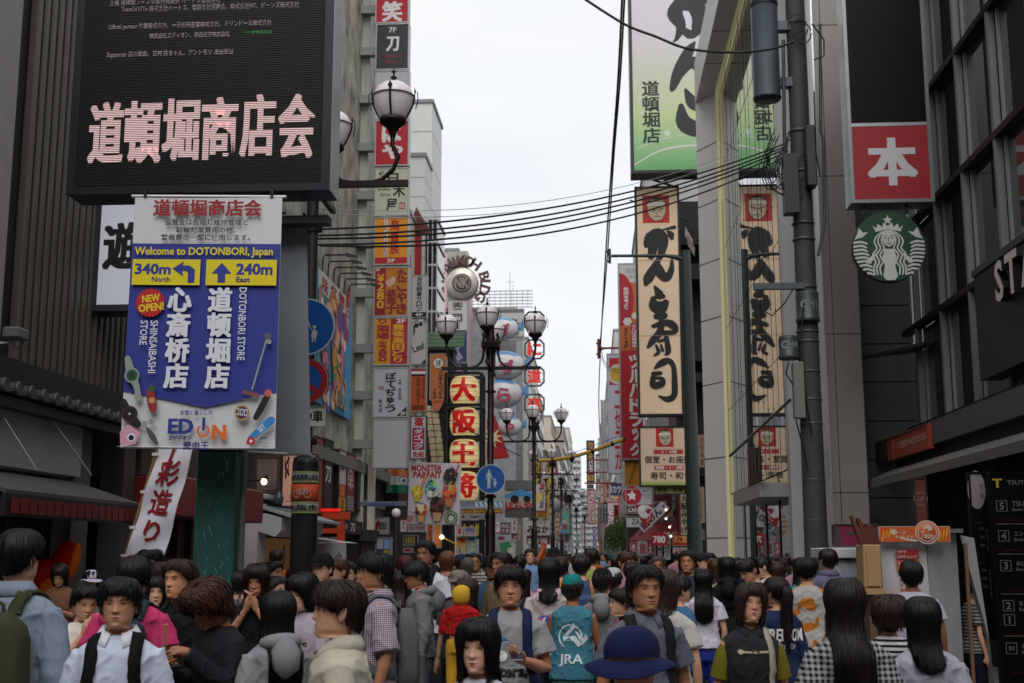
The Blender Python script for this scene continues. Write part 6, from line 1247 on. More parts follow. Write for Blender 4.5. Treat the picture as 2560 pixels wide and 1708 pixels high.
def siren(p):
    g=mat('#0b3a22',.45); w=mat('#b7b8b4',.5); W=p.w; p.c(.5,.5,.5*W,g); s=lambda pts,q=w,k=4: p.stroke([(a,b,c*W) for a,b,c in pts],q,k)
    p.star(.5,.125,.075*W,.03*W,5,w); p.poly([(.29,.20),(.345,.245),(.36,.175),(.425,.225),(.44,.16),(.50,.21),(.56,.16),(.575,.225),(.64,.175),(.655,.245),(.71,.20),(.67,.29),(.50,.255),(.33,.29)],w)
    for k in(-1,1):
        X=lambda u:.5+k*u
        for i,(a,b,c_,d) in enumerate(((.105,.135,.175,.20),(.145,.185,.225,.24),(.065,.085,.125,.155),(.185,.225,.255,.27))):
            if i==3: continue
            s([(X(a*.6),.285+i*.006,.012),(X(a+.02),.36,.020),(X(b+.01),.44,.022),(X(b-.02),.53,.022),(X(c_),.62,.024),(X(c_-.035),.72,.024),(X(d-.02),.80,.024),(X(d-.03),.90,.022)])
        s([(X(.20),.62,.03),(X(.25),.68,.06),(X(.30),.72,.05)]); p.poly([(X(.27),.29),(X(.345),.30),(X(.40),.235),(X(.43),.33),(X(.47),.40),(X(.36),.37)],w)
        for i in range(9): v=.44+i*.055; s([(X(.31+.0*i-.012*abs(i-1)),v+.02,.026),(X(.38-.010*i),v-.005,.03),(X(min(.475,math.sqrt(max(0,.235-(v-.5)**2)))),v+.005,.03)])
    p.poly([(.415,.30),(.46,.27),(.54,.27),(.585,.30),(.59,.40),(.56,.475),(.50,.515),(.44,.475),(.41,.40)],w)
    p.poly([(.44,.54),(.56,.54),(.60,.66),(.57,.78),(.60,.93),(.56,.985),(.44,.985),(.40,.93),(.43,.78),(.40,.66)],w)
    for k in(-1,1): s([(.5+k*.025,.365,.009),(.5+k*.05,.350,.011),(.5+k*.075,.365,.006)],g); s([(.5+k*.03,.388,.012),(.5+k*.06,.388,.010)],g,1)
    s([(.5,.37,.008),(.492,.42,.010),(.508,.432,.008)],g); s([(.47,.458,.007),(.50,.468,.014),(.53,.458,.007)],g)
t=disc(2222,616,89,19.05,'round dark green and white coffee house sign with crowned long haired figure',siren,cat='sign',name='round_sign',thick=.16,rim=mat('#101412',.4))
p=Print(1,1); mb=MB().use(BLACK).box(-.35,-.31,.05,.09,1.09,1.35).box(.30,.34,.05,.09,1.09,1.35).build('hanger',t)
# glass curtain wall at right
XR=5.8
def curtain():
    y0=13.2; yN=22.9; t=thing('curtain_wall_building','dark glass curtain wall building with grey mullions at right edge','building',(XR,y0,0)); zb=onX(2350,1052,XR).z
    zs=[zb]+[onX(2300,815,XR).z,onX(2348,495,XR).z,onX(2335,218,XR).z]; d=zs[3]-zs[2]; zs+=[zs[3]+d,zs[3]+2*d]; ys=[onX(px,py,XR).y for px,py in((2335,300),(2407,300),(2497,300))]; pt=(ys[0]-ys[2])/2; yl=[ys[0]+pt*k for k in range(-4,2)]; yl=sorted(yl)
    gl=mat('#545b58',.02,metal=.7,spec=1.0); mu=mat('#7d8180',.4,.3)
    MB().use(mat('#161715',.7)).box(.5,.6,0,yN-y0,zb,zs[-1]).build('inner_wall',t)
    for j in range(len(zs)-1):
        MB().use(mat('#1d1512',.45)).box(-.10,.05,-.3,yN-y0,zs[j]-.05,zs[j]+.05).build('transom',t)
        for i in range(len(yl)-1): MB().use(gl).box(.05,.06,yl[i]-y0+.03,yl[i+1]-y0-.03,zs[j]+.062,zs[j+1]-.062).build('glass_pane',t)
    for y in yl: MB().use(mu).box(-.09,.01,y-y0-.05,y-y0+.05,zb+.003,zs[-1]).build('mullion',t)
    for y in yl: MB().use(mat('#8f9290',.4,.3)).box(.012,.05,y-y0-.16,y-y0-.10,zb+.003,zs[-1]).build('mullion_fin',t)
    # fascia, gutter and canopy
    X=5.25-XR; z1,z0=onX(2440,1008,5.25).z,onX(2440,1075,5.25).z
    for i in range(6): yy=1.0+i*1.55; MB().use(mat('#4b4a48',.55,var=.08)).box(X,.0,yy-.0+.008,yy+1.55-.008,z0,z1).build('fascia_panel',t)
    yend=onX(2222,1120,5.25).y
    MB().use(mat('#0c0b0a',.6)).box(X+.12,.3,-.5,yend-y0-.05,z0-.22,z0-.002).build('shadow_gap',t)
    MB().use(mat('#5c5a57',.5,var=.12)).add([(X+.05,-.5,z0-.20),(X+.05,yend-y0,z0-.20),(X-.45,yend-y0-.1,z0-.42),(X-.45,-.5,z0-.42),(X+.05,-.5,z0-.25),(X+.05,yend-y0,z0-.25),(X-.45,yend-y0-.1,z0-.55),(X-.45,-.5,z0-.55)],[(0,3,2,1),(4,5,6,7),(2,3,7,6),(1,2,6,5),(0,1,5,4),(0,4,7,3)]).build('canopy',t)
    MB().use(mat('#070707',.5)).box(.2,.4,-1,yN-y0,0,z0-.23).build('ground_floor_wall',t)
    MB().use(mat('#131010',.5)).box(.0,.2,5.2,5.6,0,z0-.24).build('door_post',t)
    MB().use(mat('#2c2c2b',.5)).add([(0,yN-y0-.6,onX(2180,882,5.0).z),(0,yN-y0-1.6,onX(2180,882,5.0).z),(-.9,yN-y0-.2,onX(2180,882,5.0).z-.05),(0,yN-y0-.6,onX(2180,882,5.0).z+.06),(0,yN-y0-1.6,onX(2180,882,5.0).z+.06),(-.9,yN-y0-.2,onX(2180,882,5.0).z)],[(0,1,2),(3,5,4),(0,3,4,1),(1,4,5,2),(2,5,3,0)]).build('small_canopy',t)
curtain()
board('hot_dog_sign','orange red sign lettered for cheese hot dogs on the grey fascia','sign',(2221,1078,2323,1138),X=5.2,depth=.08,fr=mat('#7c2a1c'),ft=.01,panel=mat('#8f3a22',.5),draw=lambda p:(p.c(.12,.5,.13,K('#b58a7c'),ry=.2),p.c(.12,.5,.10,mat('#8f3a22',.5),ry=.17),p.stroke([(.09,.35,.02),(.14,.5,.03),(.10,.65,.02)],K('#b58a7c')),p.h('CHEESE HOT DOG',.24,.30,.94,.60,K('#b89c92'),bold=.02),p.h('チーズドック',.42,.70,.72,.80,K('#b07a6a'))))
def stb():
    X=5.45; ya,yb=onX(2610,800,X).y,onX(2441,800,X).y; z1,z0=onX(2441,690,X).z,onX(2441,957,X).z; t=thing('letter_sign','dark grey fascia box with large raised pale coffee house letters','sign',(X,(ya+yb)/2,z0),-PI/2); ya-=3.5; w=(yb-ya)/2; t.location.y=(ya+yb)/2
    MB().use(mat('#1f1f21',.5,var=.08)).box(-w,w,0,.3,0,z1-z0).build('box',t); MB().use(mat('#3a3a3c',.5)).box(-w,w,-.03,.3,z1-z0+.002,z1-z0+.10).build('top_trim',t)
    h=z1-z0; x=-w+1.38
    for ch in 'STARBUCKS':
        V,Fc=glyphs(ch,.03); mn,mxx=V.min(0),V.max(0); k=.54/max(mxx[1]-mn[1],.1); n=len(V); W=[((v[0]-mn[0])*k+x,yy,(v[1]-mn[1])*k+h*.56) for yy in(-.16,-.04) for v in V]; mb=MB().use(mat('#a89a94',.5,emit=.08)).add(W,Fc)
        ed={}
        for f in Fc:
            for q in range(len(f)): ed[(f[q],f[(q+1)%len(f)])]=1
        mb.use(BLACK).add(W,[(a_,b_,b_+n,a_+n) for (a_,b_) in ed if (b_,a_) not in ed]); mb.build('letter',t); x+=(mxx[0]-mn[0])*k+.10
stb()
# directory board
def directory(p):
    g=mat('#5d5b58',.5,spec=.1); r=mat('#3a0d0a',.5,spec=.1); R=[('5',1267,'TSUTAYA'),('4',1343,'エンタメ コミック'),('3',1418,'本と文具'),('2',1518,'本とカフェ'),('1',1553,''),('B1',1623,'本と雑貨')]; B=p.B
    for s_,y,tx in R:
        u0,v0,u1,v1=B(2502,y-14,2530,y+14); p.r(u0,v0,u1,v1,g); e=.006; p.r(u0+.012,v0+.003,u1-.012,v1-.003,mat('#040404',.6,spec=.08)); p.h(s_,u0+.05,v0+.010,u1-.05,v1-.010,g,bold=.03,keep=True)
        if tx: p.h(tx,*B(2542,y-12,2542+11*len(tx),y+1),g,bold=.02); p.h('Book & Cafe',*B(2542,y+5,2600,y+13),K('#55534f'))
    for y in(1312,1388,1488,1592): p.r(*B(2498,y,2640,y+1.5),g)
    for y in(1300,1376,1477,1584,1680): p.h('10:00-22:00',*B(2512,y,2575,y+6),r)
    p.h('T',*B(2496,1198,2518,1220),K('#8f7a14'),bold=.08); p.h('TSUTAYA',*B(2532,1202,2610,1213),g)
board('floor_directory','black floor directory with framed white floor numbers at the right edge','sign',(2488,1180,2660,1712),Y=14.2,depth=.12,fr=mat('#060606',.5,spec=.1),ft=.02,panel=mat('#040404',.6,spec=.08),draw=directory)
def menu2(p): 
    g=K('#4a4744')
    p.c(.32,.10,.10,K('#77736f'),ry=.22,n=20); p.h('麺や',.5,.06,.8,.1,g); p.h('営業中',.5,.12,.85,.16,g); p.r(.1,.30,.6,.302,g); p.r(.1,.55,.62,.552,g)
    for i in range(3): p.h('本日の品',.35,.33+i*.05,.6,.35+i*.05,g); p.h('人気の品',.35,.58+i*.05,.6,.6+i*.05,g)
    p.v('ドリンク',.70,.34,.82,.48,g,bold=.02); p.v('お好み焼',.72,.58,.84,.76,g,bold=.02)
board('dark_menu_panel','dim black menu panel with faint grey emblem left of the floor directory','sign',(2432,1180,2486,1600),Y=14.6,depth=.1,fr=mat('#060606',.5,spec=.1),ft=.02,panel=mat('#060505',.6,spec=.08),draw=menu2)
board('round_logo_banner','dim brick red vertical banner with an oval emblem behind the stall','banner',(2288,1195,2316,1325),Y=16.5,depth=.05,fr=mat('#3a1a14'),ft=.01,panel=mat('#5a241a',.6),draw=lambda p:(p.ring(.5,.4,.09,.012,K('#77605a')),p.h('Twins',.1,.36,.9,.46,K('#77605a'),rot=.8)))
# stall
def stall():
    Y=12.6; x0,x1=at(2209,1500,Y).x,at(2362,1500,Y).x; xm=at(2322,1500,Y).x; z1=Z(2280,1358,Y); t=thing('food_stall','white canvas food stall booth with an orange sign and taped menu','stall',((x0+x1)/2,Y,0)); cx=t.location.x; w=(x1-x0)/2
    cv=mat('#8f8d90',.7,bump=.15,bs=6,var=.10,vs=2,dirt=.2); n=16; V=[]
    for i in range(n+1):
        for j in range(9): u=j/8; v=i/n; V.append((-w+(xm-x0)*u,.03*math.sin(u*8+v*3)*(1-.3*v)-.02*math.cos(v*9),z1*v))
    MB().use(mat('#aaa7ab',.6,bump=.15,bs=6,var=.05)).add(V,[(i*9+j,i*9+j+1,(i+1)*9+j+1,(i+1)*9+j) for i in range(n) for j in range(8)],True).build('front_canvas',t)
    xs=at(2420,1500,Y).x-cx; a=xm-x0-w
    V=[(a+.01,0,0),(xs-.02,.2,0),(xs-.02,.2,z1+.10),(a+.01,0,z1+.02),(a+.01,1.6,0),(xs-.02,1.6,0),(xs-.02,1.6,z1+.1),(a+.01,1.6,z1+.02)]; MB().use(cv).add(V,[(0,1,2,3),(5,4,7,6),(3,2,6,7),(1,5,6,2)]).build('side_canvas',t)
    xo=at(2480,1500,Y).x-cx; xp=at(2415,1400,Y).x-cx; MB().use(mat('#7f8280',.7,var=.1)).add([(xp,.15,z1+.08),(xp+.12,.1,z1+.05),(xo-.05,0,z1*.5),(xo,-.02,.0),(xp+.22,.15,.0),(xp+.18,.2,z1*.5)],[(0,5,2,1),(5,4,3,2)]).build('open_flap',t)
    MB().use(mat('#6a4a34',.6)).box(xp+.02,xp+.05,.1,.13,0,z1).build('pole',t)
    MB().use(mat('#55575a',.7)).box(-w,xs,.02,1.6,z1+.10,z1+.14).build('roof',t)
    # orange sign
    p0,p1=at(2197,1335,Y-.1),at(2374,1335,Y-.1); ww=p1.x-p0.x; zz1,zz0=Z(2280,1316,Y-.1),Z(2280,1356,Y-.1); b=thing('stall_sign','orange stall sign with yellow zigzags, kana and a round white crest','sign',((p0.x+p1.x)/2,Y-.12,zz0)); h=zz1-zz0
    MB().use(mat('#a8a4a2',.5)).box(-ww/2,ww/2,0,.06,0,h).build('sign_box',b)
    p=Print(ww-.01,h-.01,off=.003); og=mat('#b5501c',.5); p.r(0,0,1,1,og); yw=K('#c9a02a'); cr=K('#b8a89c')
    p.c(.20,.35,.028,cr); 
    for q in(.03,.84): p.stroke([(q,.9,.014),(q+.03,.3,.014),(q+.05,.8,.014),(q+.08,.25,.014),(q+.10,.7,.014),(q+.13,.15,.014)],yw,1)
    p.h('チーズ',.22,.28,.37,.50,cr,bold=.04); p.h('ホットドック',.22,.54,.52,.80,cr,bold=.04); p.stroke([(.3,.75,.02),(.5,.92,.02),(.75,.85,.02)],cr); p.build('lettering',b,loc=(0,0,.005))
    r=.115; c=MB().use(og).lathe([(.001,-.02),(r,-.02),(r,.02),(.001,.02)],(ww*.17,0,h*.62),28,'y').build('crest',b); p=Print(2*r,2*r,off=.021); p.ring(.5,.5,r,.012,cr); p.ring(.5,.5,r*.80,.008,cr); p.h('Twins',.22,.48,.78,.78,cr,bold=.02,rot=-.1); p.stroke([(.35,.38,.01),(.5,.25,.04),(.62,.34,.05)],cr); p.build('lettering',c,loc=(ww*.17,0,h*.62-r))
    p=Print(.215,.62,off=0); p.r(0,0,1,.15,K('#8c1a20')); p.h('TVで',.05,.02,.45,.07,cr,bold=.03); p.h('CMチェック',.05,.09,.9,.14,cr,bold=.03); p.r(0,.17,1,.34,K('#a84a1c')); p.h('ホットドック',.05,.20,.8,.24,cr,bold=.02); p.h('メニュー500',.05,.27,.7,.31,cr,bold=.02)
    for i in range(9): p.c(.15+.25*(i%3),.42+.07*(i//3),.012,K(['#8a6a3a','#5a3a2a','#1c1c1c'][i%3]))
    p.r(.1,.62,1,.80,K('#a8481c')); p.h('850',.4,.66,.8,.74,cr,bold=.02); [p.c(.15+.2*i,.88,.014,K('#7a4a34')) for i in range(5)]; q=p.build('menu_sheet',t,loc=(at(2266,1400,Y).x-cx,-.06,z1-.68)) 
stall()
def fork():
    Y=12.3; t=thing('wooden_fork_display','large carved wooden fork standing on a pale wooden box beside the stall','display',(at(2175,1500,Y).x,Y,0)); X=t.location.x; f=lambda px,py: (at(px,py,Y).x-X,0,Z(px,py,Y))
    wd=mat('#5c2f20',.5,var=.3,vs=4,bump=.3,bs=20,stretch=(1,1,.2)); V=[f(*q) for q in((2125,1290),(2130,1288),(2150,1325),(2141,1296),(2146,1295),(2168,1326),(2171,1312),(2178,1310),(2202,1358),(2150,1362))]
    MB().use(wd).prism([(v[0],v[2]) for v in V],-.03,.05).build('fork_head',t)
    bx=mat('#a3845f',.55,var=.15,vs=3,stretch=(1,1,.2)); a,b=f(2152,1362),f(2202,1470); MB().use(bx).box(a[0],b[0],-.08,.25,b[2],a[2],.01).build('box',t); MB().use(bx).box(a[0]-.02,b[0]+.02,-.1,.27,b[2]-.06,b[2]-.002).build('box_base',t); MB().use(mat('#5a4636',.6)).box(a[0]+.05,b[0]-.05,.0,.2,0,b[2]-.062).build('stand',t)
    MB().use(bx).box(a[0]+.03,b[0]-.03,-.095,-.082,b[2]+.02,a[2]-.05).build('front_board',t)
fork()
SS(2085,1310,2196,1366,15,'magenta sign with a white bamboo character behind the wooden fork','#6a0f35',lambda p:(p.r(0,0,.13,1,K('#33302f')),p.h('竹千',.52,.62,.86,.95,K('#a8a4a6'),bold=.04)),fr=mat('#3a2a2e'),ft=.01,d=.15)
def kiosk():
    Y=14.5; x0,x1=at(2060,1450,Y).x,at(2152,1450,Y).x; z1=Z(2100,1370,Y); t=thing('display_kiosk','white display case with food photographs between two people and the wooden fork','kiosk',((x0+x1)/2,Y,0)); w=(x1-x0)/2
    MB().use(mat('#8f9296',.5)).box(-w,w,0,.6,0,z1-.12).build('case',t); MB().use(K('#b5b5b8')).box(-w-.03,w+.03,-.05,.65,z1-.118,z1,.01).build('top',t)
    p=Print(2*w-.04,z1-.2,off=.004); p.r(.02,.02,.5,.30,K('#9a9aa0')); p.r(.55,.02,.98,.34,K('#8f9aa5')); p.c(.25,.14,.10,K('#8a4a2a'),ry=.06); p.c(.2,.24,.05,K('#7a2a20')); [p.c(.65+.12*i,.12,.03,K('#1c3a5a'),ry=.07) for i in range(3)]; p.r(.05,.36,.95,.6,K('#7c8086')); p.ring(.7,.48,.08,.02,K('#1c3a7a')); p.c(.3,.46,.05,K('#6a2a28')); p.h('BRAND PREMIUM',.3,-.05,.8,-.02,K('#55555a')); p.build('display_print',t)
kiosk()
# ---------------- right: tall cream signs, green sign, slim green pole ----------------
CR=mat('#cbb195',.5,emit=.10,var=.03)
def emblem(p,u,v,w):
    rd=mat('#b02418',.5); H=w*p.w/p.H*1.08; p.r(u-w/2,v-H/2,u+w/2,v+H/2,rd); x=lambda a:u+a*w; y=lambda b:v+b*H
    sk_=K('#c2ae96'); p.poly([(x(-.30),y(-.22)),(x(-.18),y(-.34)),(x(.24),y(-.34)),(x(.34),y(-.2)),(x(.36),y(.12)),(x(.2),y(.38)),(x(-.05),y(.42)),(x(-.24),y(.26)),(x(-.30),y(.05))],sk_); W=w*p.w
    s=lambda P,k=3: p.stroke([(x(a),y(b),c*W) for a,b,c in P],INK,k)
    p.poly([(x(-.32),y(-.24)),(x(.32),y(-.28)),(x(.34),y(-.12)),(x(-.32),y(-.08))],K('#d8cdb8')); s([(-.33,-.24,.02),(.0,-.30,.02),(.33,-.26,.02)]); s([(-.32,-.08,.02),(.33,-.12,.02)],1); s([(-.2,-.36,.03),(0,-.40,.10),(.25,-.36,.06)]); s([(-.26,-.44,.02),(-.22,-.3,.05)])
    s([(-.24,-.01,.03),(-.1,.02,.045),(0,.05,.03)]); s([(.06,.04,.03),(.2,-.01,.045),(.30,-.03,.02)]); s([(-.16,.08,.025),(-.06,.09,.02)]); s([(.12,.08,.025),(.22,.06,.02)]); s([(.02,.08,.015),(.05,.18,.02),(.0,.2,.015)]); s([(-.1,.29,.02),(.05,.25,.03),(.18,.28,.02)]); s([(-.30,.05,.015),(-.24,.26,.015),(-.05,.42,.015),(.2,.38,.015),(.36,.12,.015)])
def ganko(p):
    B=p.B; g=lambda px,py: ((px-p.bx[0])/(p.bx[2]-p.bx[0]),(py-p.bx[1])/(p.bx[3]-p.bx[1])); k=p.w/(p.bx[2]-p.bx[0])
    s=lambda P,m=INK: p.stroke([(*g(a,b),c*k*1.28) for a,b,c in P],m)
    emblem(p,.47,.095,.66)
    s([(1622,590,8),(1626,612,26),(1634,600,30),(1650,588,24),(1662,606,20),(1655,640,14),(1650,655,6)]); s([(1640,590,14),(1636,620,20),(1630,645,14)]); s([(1672,582,4),(1680,590,14),(1683,600,8)]); s([(1660,578,3),(1690,572,8)])
    s([(1650,648,8),(1640,670,16),(1622,700,20),(1616,714,10)]); s([(1622,700,14),(1642,672,18),(1654,690,20),(1668,700,16),(1680,680,12),(1682,655,6)])
    s([(1638,722,6),(1650,742,18),(1658,746,10)]); s([(1632,752,10),(1636,768,24),(1652,774,26),(1664,762,14)]); s([(1630,750,6),(1648,746,10)])
    s([(1640,796,12),(1660,794,14)]); s([(1652,786,8),(1650,830,14),(1630,856,14),(1618,872,6)]); s([(1632,820,8),(1664,812,14),(1682,820,16),(1686,834,10),(1660,840,8)]); s([(1640,842,8),(1672,836,10)]); s([(1645,858,6),(1666,852,8)]); s([(1662,835,8),(1668,880,12),(1662,890,6)]); s([(1638,868,5),(1644,884,8),(1634,892,5)]); s([(1650,866,4),(1654,880,7)])
    s([(1634,924,5),(1650,912,14),(1668,906,12),(1680,920,10),(1682,960,12),(1680,990,12),(1664,1000,12),(1642,992,3)]); s([(1630,938,10),(1648,936,8)]); s([(1628,948,10),(1630,966,14),(1650,962,14),(1652,950,8),(1634,948,6)])
    for y in(655,843): p.r(0,g(0,y)[1],1,g(0,y)[1]+.002,K('#9a8470'))
blade(1591,466,1704,1040,40,'very tall cream sign with black brush name of a sushi restaurant and small red emblem','#cbb195',ganko,fr=mat('#151617',.4),ft=.07,d=.5,emit=.10)
def ganko2(p):
    rd=mat('#a82820',.5); emblem(p,.47,.17,.34); p.r(.25,.385,.82,.455,rd); p.h('3・4階',.40,.395,.70,.445,WT,bold=.03); p.h('個室・お座敷',.07,.49,.98,.62,INK,bold=.015); p.r(.26,.66,.82,.735,rd); p.h('地階・1・2階',.28,.668,.80,.727,WT,bold=.03); p.h('寿司・和食',.18,.77,.98,.90,INK,bold=.015); p.r(0,.36,1,.363,K('#9a8470')); p.r(0,.66,.2,.663,K('#9a8470'))
    for i in range(10): p.r(0,.93+i*.007,1,.937+i*.007,K(['#c3b184','#bdb27e','#b6b077','#afae70','#a9ac6a','#a3a965','#9da660','#98a35b','#93a057','#8f9d54'][i]))
blade(1598,1066,1735,1217,39.2,'broad cream sign with red emblem, floor bars and sushi lettering','#c6ad94',ganko2,fr=mat('#16160f',.4),ft=.05,d=.4,emit=.06)
blade(1636,1216,1714,1236,39.4,'small olive sign with black lettering under the broad cream sign','#9a9a55',lambda p:p.h('個室・和食',.06,.08,.95,.85,INK,bold=.03),fr=mat('#101010'),ft=.03,d=.2)
def green(p):
    B=p.B; g=lambda px,py: ((px-p.bx[0])/(p.bx[2]-p.bx[0]),(py-p.bx[1])/(p.bx[3]-p.bx[1])); k=p.w/(p.bx[2]-p.bx[0]); n=70; ST=[(0,'#c9c4cb'),(.42,'#c4c0c6'),(.60,'#b9bba8'),(.76,'#b0bd8c'),(.88,'#8db180'),(1,'#5f9a62')]
    for i in range(n):
        t=i/(n-1); j=max(q for q in range(len(ST)-1) if ST[q][0]<=t); f=(t-ST[j][0])/(ST[j+1][0]-ST[j][0]); col=[x+(y-x)*f for x,y in zip(lin(ST[j][1]),lin(ST[j+1][1]))]
        p.n=0; p.r(0,i/n,1,(i+1)/n,mat(tuple(round(q,4) for q in col),.5,emit=.06))
    p.n=2; s=lambda P,m: p.stroke([(*g(x,y),w*k) for x,y,w in P],m); wl=K('#c6cbbf')
    s([(1580,412,3),(1640,380,4),(1700,368,5),(1780,366,4)],wl); s([(1580,294,3),(1620,280,3),(1690,275,2),(1780,276,2)],wl); s([(1590,372,2),(1650,350,2),(1720,340,2),(1790,345,2)],wl); s([(1582,262,1.5),(1650,262,1.5),(1720,250,1.5)],wl)
    for x,y,r in((1596,250,7),(1664,336,8),(1686,322,3),(1652,249,3)): p.c(*g(x,y),r*k,wl)
    p.v('道頓堀店',*[*g(1604,205),*g(1646,360)],K('#1f2f2a'),bold=.03,fill=.94)
    ik=K('#24232a')
    s([(1700,14,30),(1690,40,40),(1704,70,26),(1694,100,12),(1684,110,3)],ik); s([(1712,18,30),(1740,18,44),(1752,50,40),(1745,80,30),(1735,98,10)],ik); s([(1750,6,4),(1776,14,16),(1790,30,14)],ik); s([(1700,70,10),(1725,92,24),(1745,86,14)],ik)
    s([(1738,112,5),(1722,135,26),(1696,185,30),(1680,225,16),(1678,232,6)],ik); s([(1690,205,14),(1722,165,28),(1745,170,34),(1752,195,20),(1790,240,40),(1800,215,24)],ik)
    s([(1712,230,8),(1728,262,30),(1745,282,10)],ik); s([(1700,270,14),(1706,310,40),(1740,328,40),(1790,320,40),(1810,290,24)],ik); s([(1690,-30,20),(1760,-20,30)],ik)
blade(1573,-150,1800,432,39.1,'huge white to green roof level sign with black brush kana and branch name','#c4bfc6',green,fr=mat('#191b1c',.4),ft=.10,d=.8)
t=thing('sign_gantry','black stair frame and gantry behind the cream sushi sign','building',(at(1750,800,42.5).x,44.5,0)); mb=MB(); bk=mat('#0f1013',.5)
x0=at(1704,800,42).x-t.location.x; 
MB().use(bk).box(x0,3.5,1.2,6,0,Z(1720,430,42)).build('black_wall',t)
for i,(a,b) in enumerate(((535,575),(625,665),(835,880),(910,935),(1060,1180))): MB().use(mat('#0b0c11',.4)).box(x0-.25,1.6,-.4,1.18,Z(1720,b,42),Z(1720,a,42)).build('landing',t)
R_=random.Random(8)
for i,(px,py) in enumerate(((1712,590),(1718,610),(1706,740),(1712,800),(1708,860),(1716,995),(1712,1060),(1702,1030))): 
    c=at(px,py,41.3)-t.location; MB().use(mat(['#a89a92','#7d6a62','#b5a598'][i%3],.5)).add([(c.x,c.y,c.z),(c.x+.25,c.y+.2,c.z-.4),(c.x+.28,c.y+.2,c.z-.1),(c.x+.02,c.y,c.z+.35)],[(0,1,2,3)]).build('stair_glimpse',t)
mb=MB().use(bk)
for a in(0,1): mb.tube([(x0-1.6+a,.5,Z(1600,440,42)),(x0+.6-a*1.4,.5,Z(1600,470,42)-.4)],.03,5)
for a,b in(((1578,432),(1690,468)),((1700,432),(1640,466))): mb.tube([at(*a,43)-t.location,at(*b,43)-t.location],.045,6)
for y in(545,645,860,1050): z=Z(1700,y,41); mb.box(x0-.9,x0-.25,-.9,-.8,z-.06,z+.06)
mb.build('bracing',t)
blade(1745,1085,1762,1170,41,'small slanting cream menu panel under the black gantry','#8f7460',lambda p:p.v('お好み焼',.3,.05,.8,.95,K('#3a2a22'),bold=.03),fr=bk,ft=.02,d=.1)
board('side_menu_sign','beige sign with vertical writing facing the street beside the portal column','sign',(1738,1215,1764,1310),Y=41,depth=.3,fr=mat('#1a1714'),ft=.03,panel=mat('#93765c',.5,emit=.03),draw=lambda p:p.v('大阪名物',.3,.06,.7,.9,K('#4a3426'),bold=.02))
board('small_brown_sign','small brown lit sign below the beige one','sign',(1739,1322,1764,1352),Y=40.8,depth=.2,fr=mat('#1a1714'),ft=.02,panel=mat('#7c5540',.5),draw=lambda p:p.h('いか',.2,.2,.8,.8,K('#4a2a20'),bold=.02))
GP=mat('#2f3a37',.45,.2,var=.1)
t=thing('green_pole','slim dark green pole with a long arm reaching left over the street','pole',(at(1737,1300,38.2).x,38.2,0)); zt=Z(1712,628,38.2); dx=at(1712,628,38.2).x-t.location.x
MB().use(GP).tube([(0,0,0),(dx*.5,0,zt*.5),(dx,0,zt)],[.24,.205,.17],16).build('pole',t)
za=Z(1700,640,38.2); xa=at(1524,640,38.2).x-t.location.x; MB().use(GP).tube([(dx+.1,-.05,za-.2),(dx-.25,-.05,za-.06),(dx-.6,-.05,za),(xa+.35,-.05,za+.02),(xa+.05,-.05,za+.02)],[.12,.08,.055,.045,.05],10).tube([(xa,-.05,za-.22),(xa,-.05,za+.25)],.045,8).build('arm',t)
MB().use(GP).tube([(xa-.1,-.05,za+.16),(xa,-.05,za+.16)],.04,6).tube([(xa-.1,-.05,za-.14),(xa,-.05,za-.14)],.04,6).build('insulator',t)
# ---------------- right far: drugstore signs ----------------
blade(1548,658,1607,1150,54,'tall red drugstore sign with large white kana, orange restaurant panel above','#a5101a',lambda p:(p.r(0,0,1,.095,K('#b5b6b0')),p.h('眠眠',.3,.02,.9,.05,K('#8f908c')),p.h('12,000',.1,.055,.9,.08,K('#8f908c')),p.r(0,.095,1,.45,K('#b5602a')),p.c(.0,.185,.62,K('#a01a2a'),ry=1.2,a0=-PI/2,a1=PI/2),p.v('韓国本場より',.2,.12,.42,.24,WT,bold=.02),p.c(.36,.30,.2,K('#c9c2bc'),n=6),p.c(.74,.27,.17,K('#c9c2bc'),n=6),p.r(.5,.31,.84,.44,K('#a01a2a')),p.v('なんば道頓堀店',.56,.315,.78,.435,WT,bold=.02),p.v('当ビル4F',.2,.33,.36,.44,K('#3a1c10'),bold=.02),p.v('ツルハドラッグ',.42,.47,.98,.99,K('#c9c6c8'),bold=.06)),fr=mat('#8f9292',.4,.4),ft=.06,d=.6)
blade(1518,884,1553,1185,66,'tall white sign with red kana and red crest, left of the red drugstore sign','#bcbcc8',lambda p:(p.r(.14,.03,1,.26,K('#b01c26')),p.c(.85,.17,.55,K('#c9bcb4')),p.c(.85,.17,.40,K('#c9a02a')),p.v('ニセニカ',.55,.30,1.0,.98,K('#b01226'),bold=.06)),fr=mat('#9a9ca4',.4,.3),ft=.05,d=.5)
blade(1562,1150,1600,1215,54.2,'yellow orange panel below the red drugstore sign','#b5780c',lambda p:p.stroke([(.3,.9,.1),(.6,.4,.14),(.8,.1,.1)],K('#8a5a10')),ft=.02)
blade(1563,1222,1630,1263,44,'white sign with a red blossom emblem and grey lettering','#a9a6a8',lambda p:(p.c(.24,.42,.33,K('#a01224')),p.star(.24,.42,.2,.09,5,WT),p.c(.44,.16,.05,K('#a01224')),p.c(.42,.36,.05,K('#a01224')),p.h('Japan.',.64,.05,.95,.2,K('#3a3a3c'),bold=.02),p.h('Tax-free',.60,.28,.96,.42,K('#77757a')),p.h('Shop',.75,.5,.96,.62,K('#77757a'))),ft=.03)
blade(1566,1266,1630,1284,44.1,'dark red cafe sign with white letters','#6a1420',lambda p:p.h('CAFE',.06,.15,.50,.85,WT,bold=.04),ft=.02)
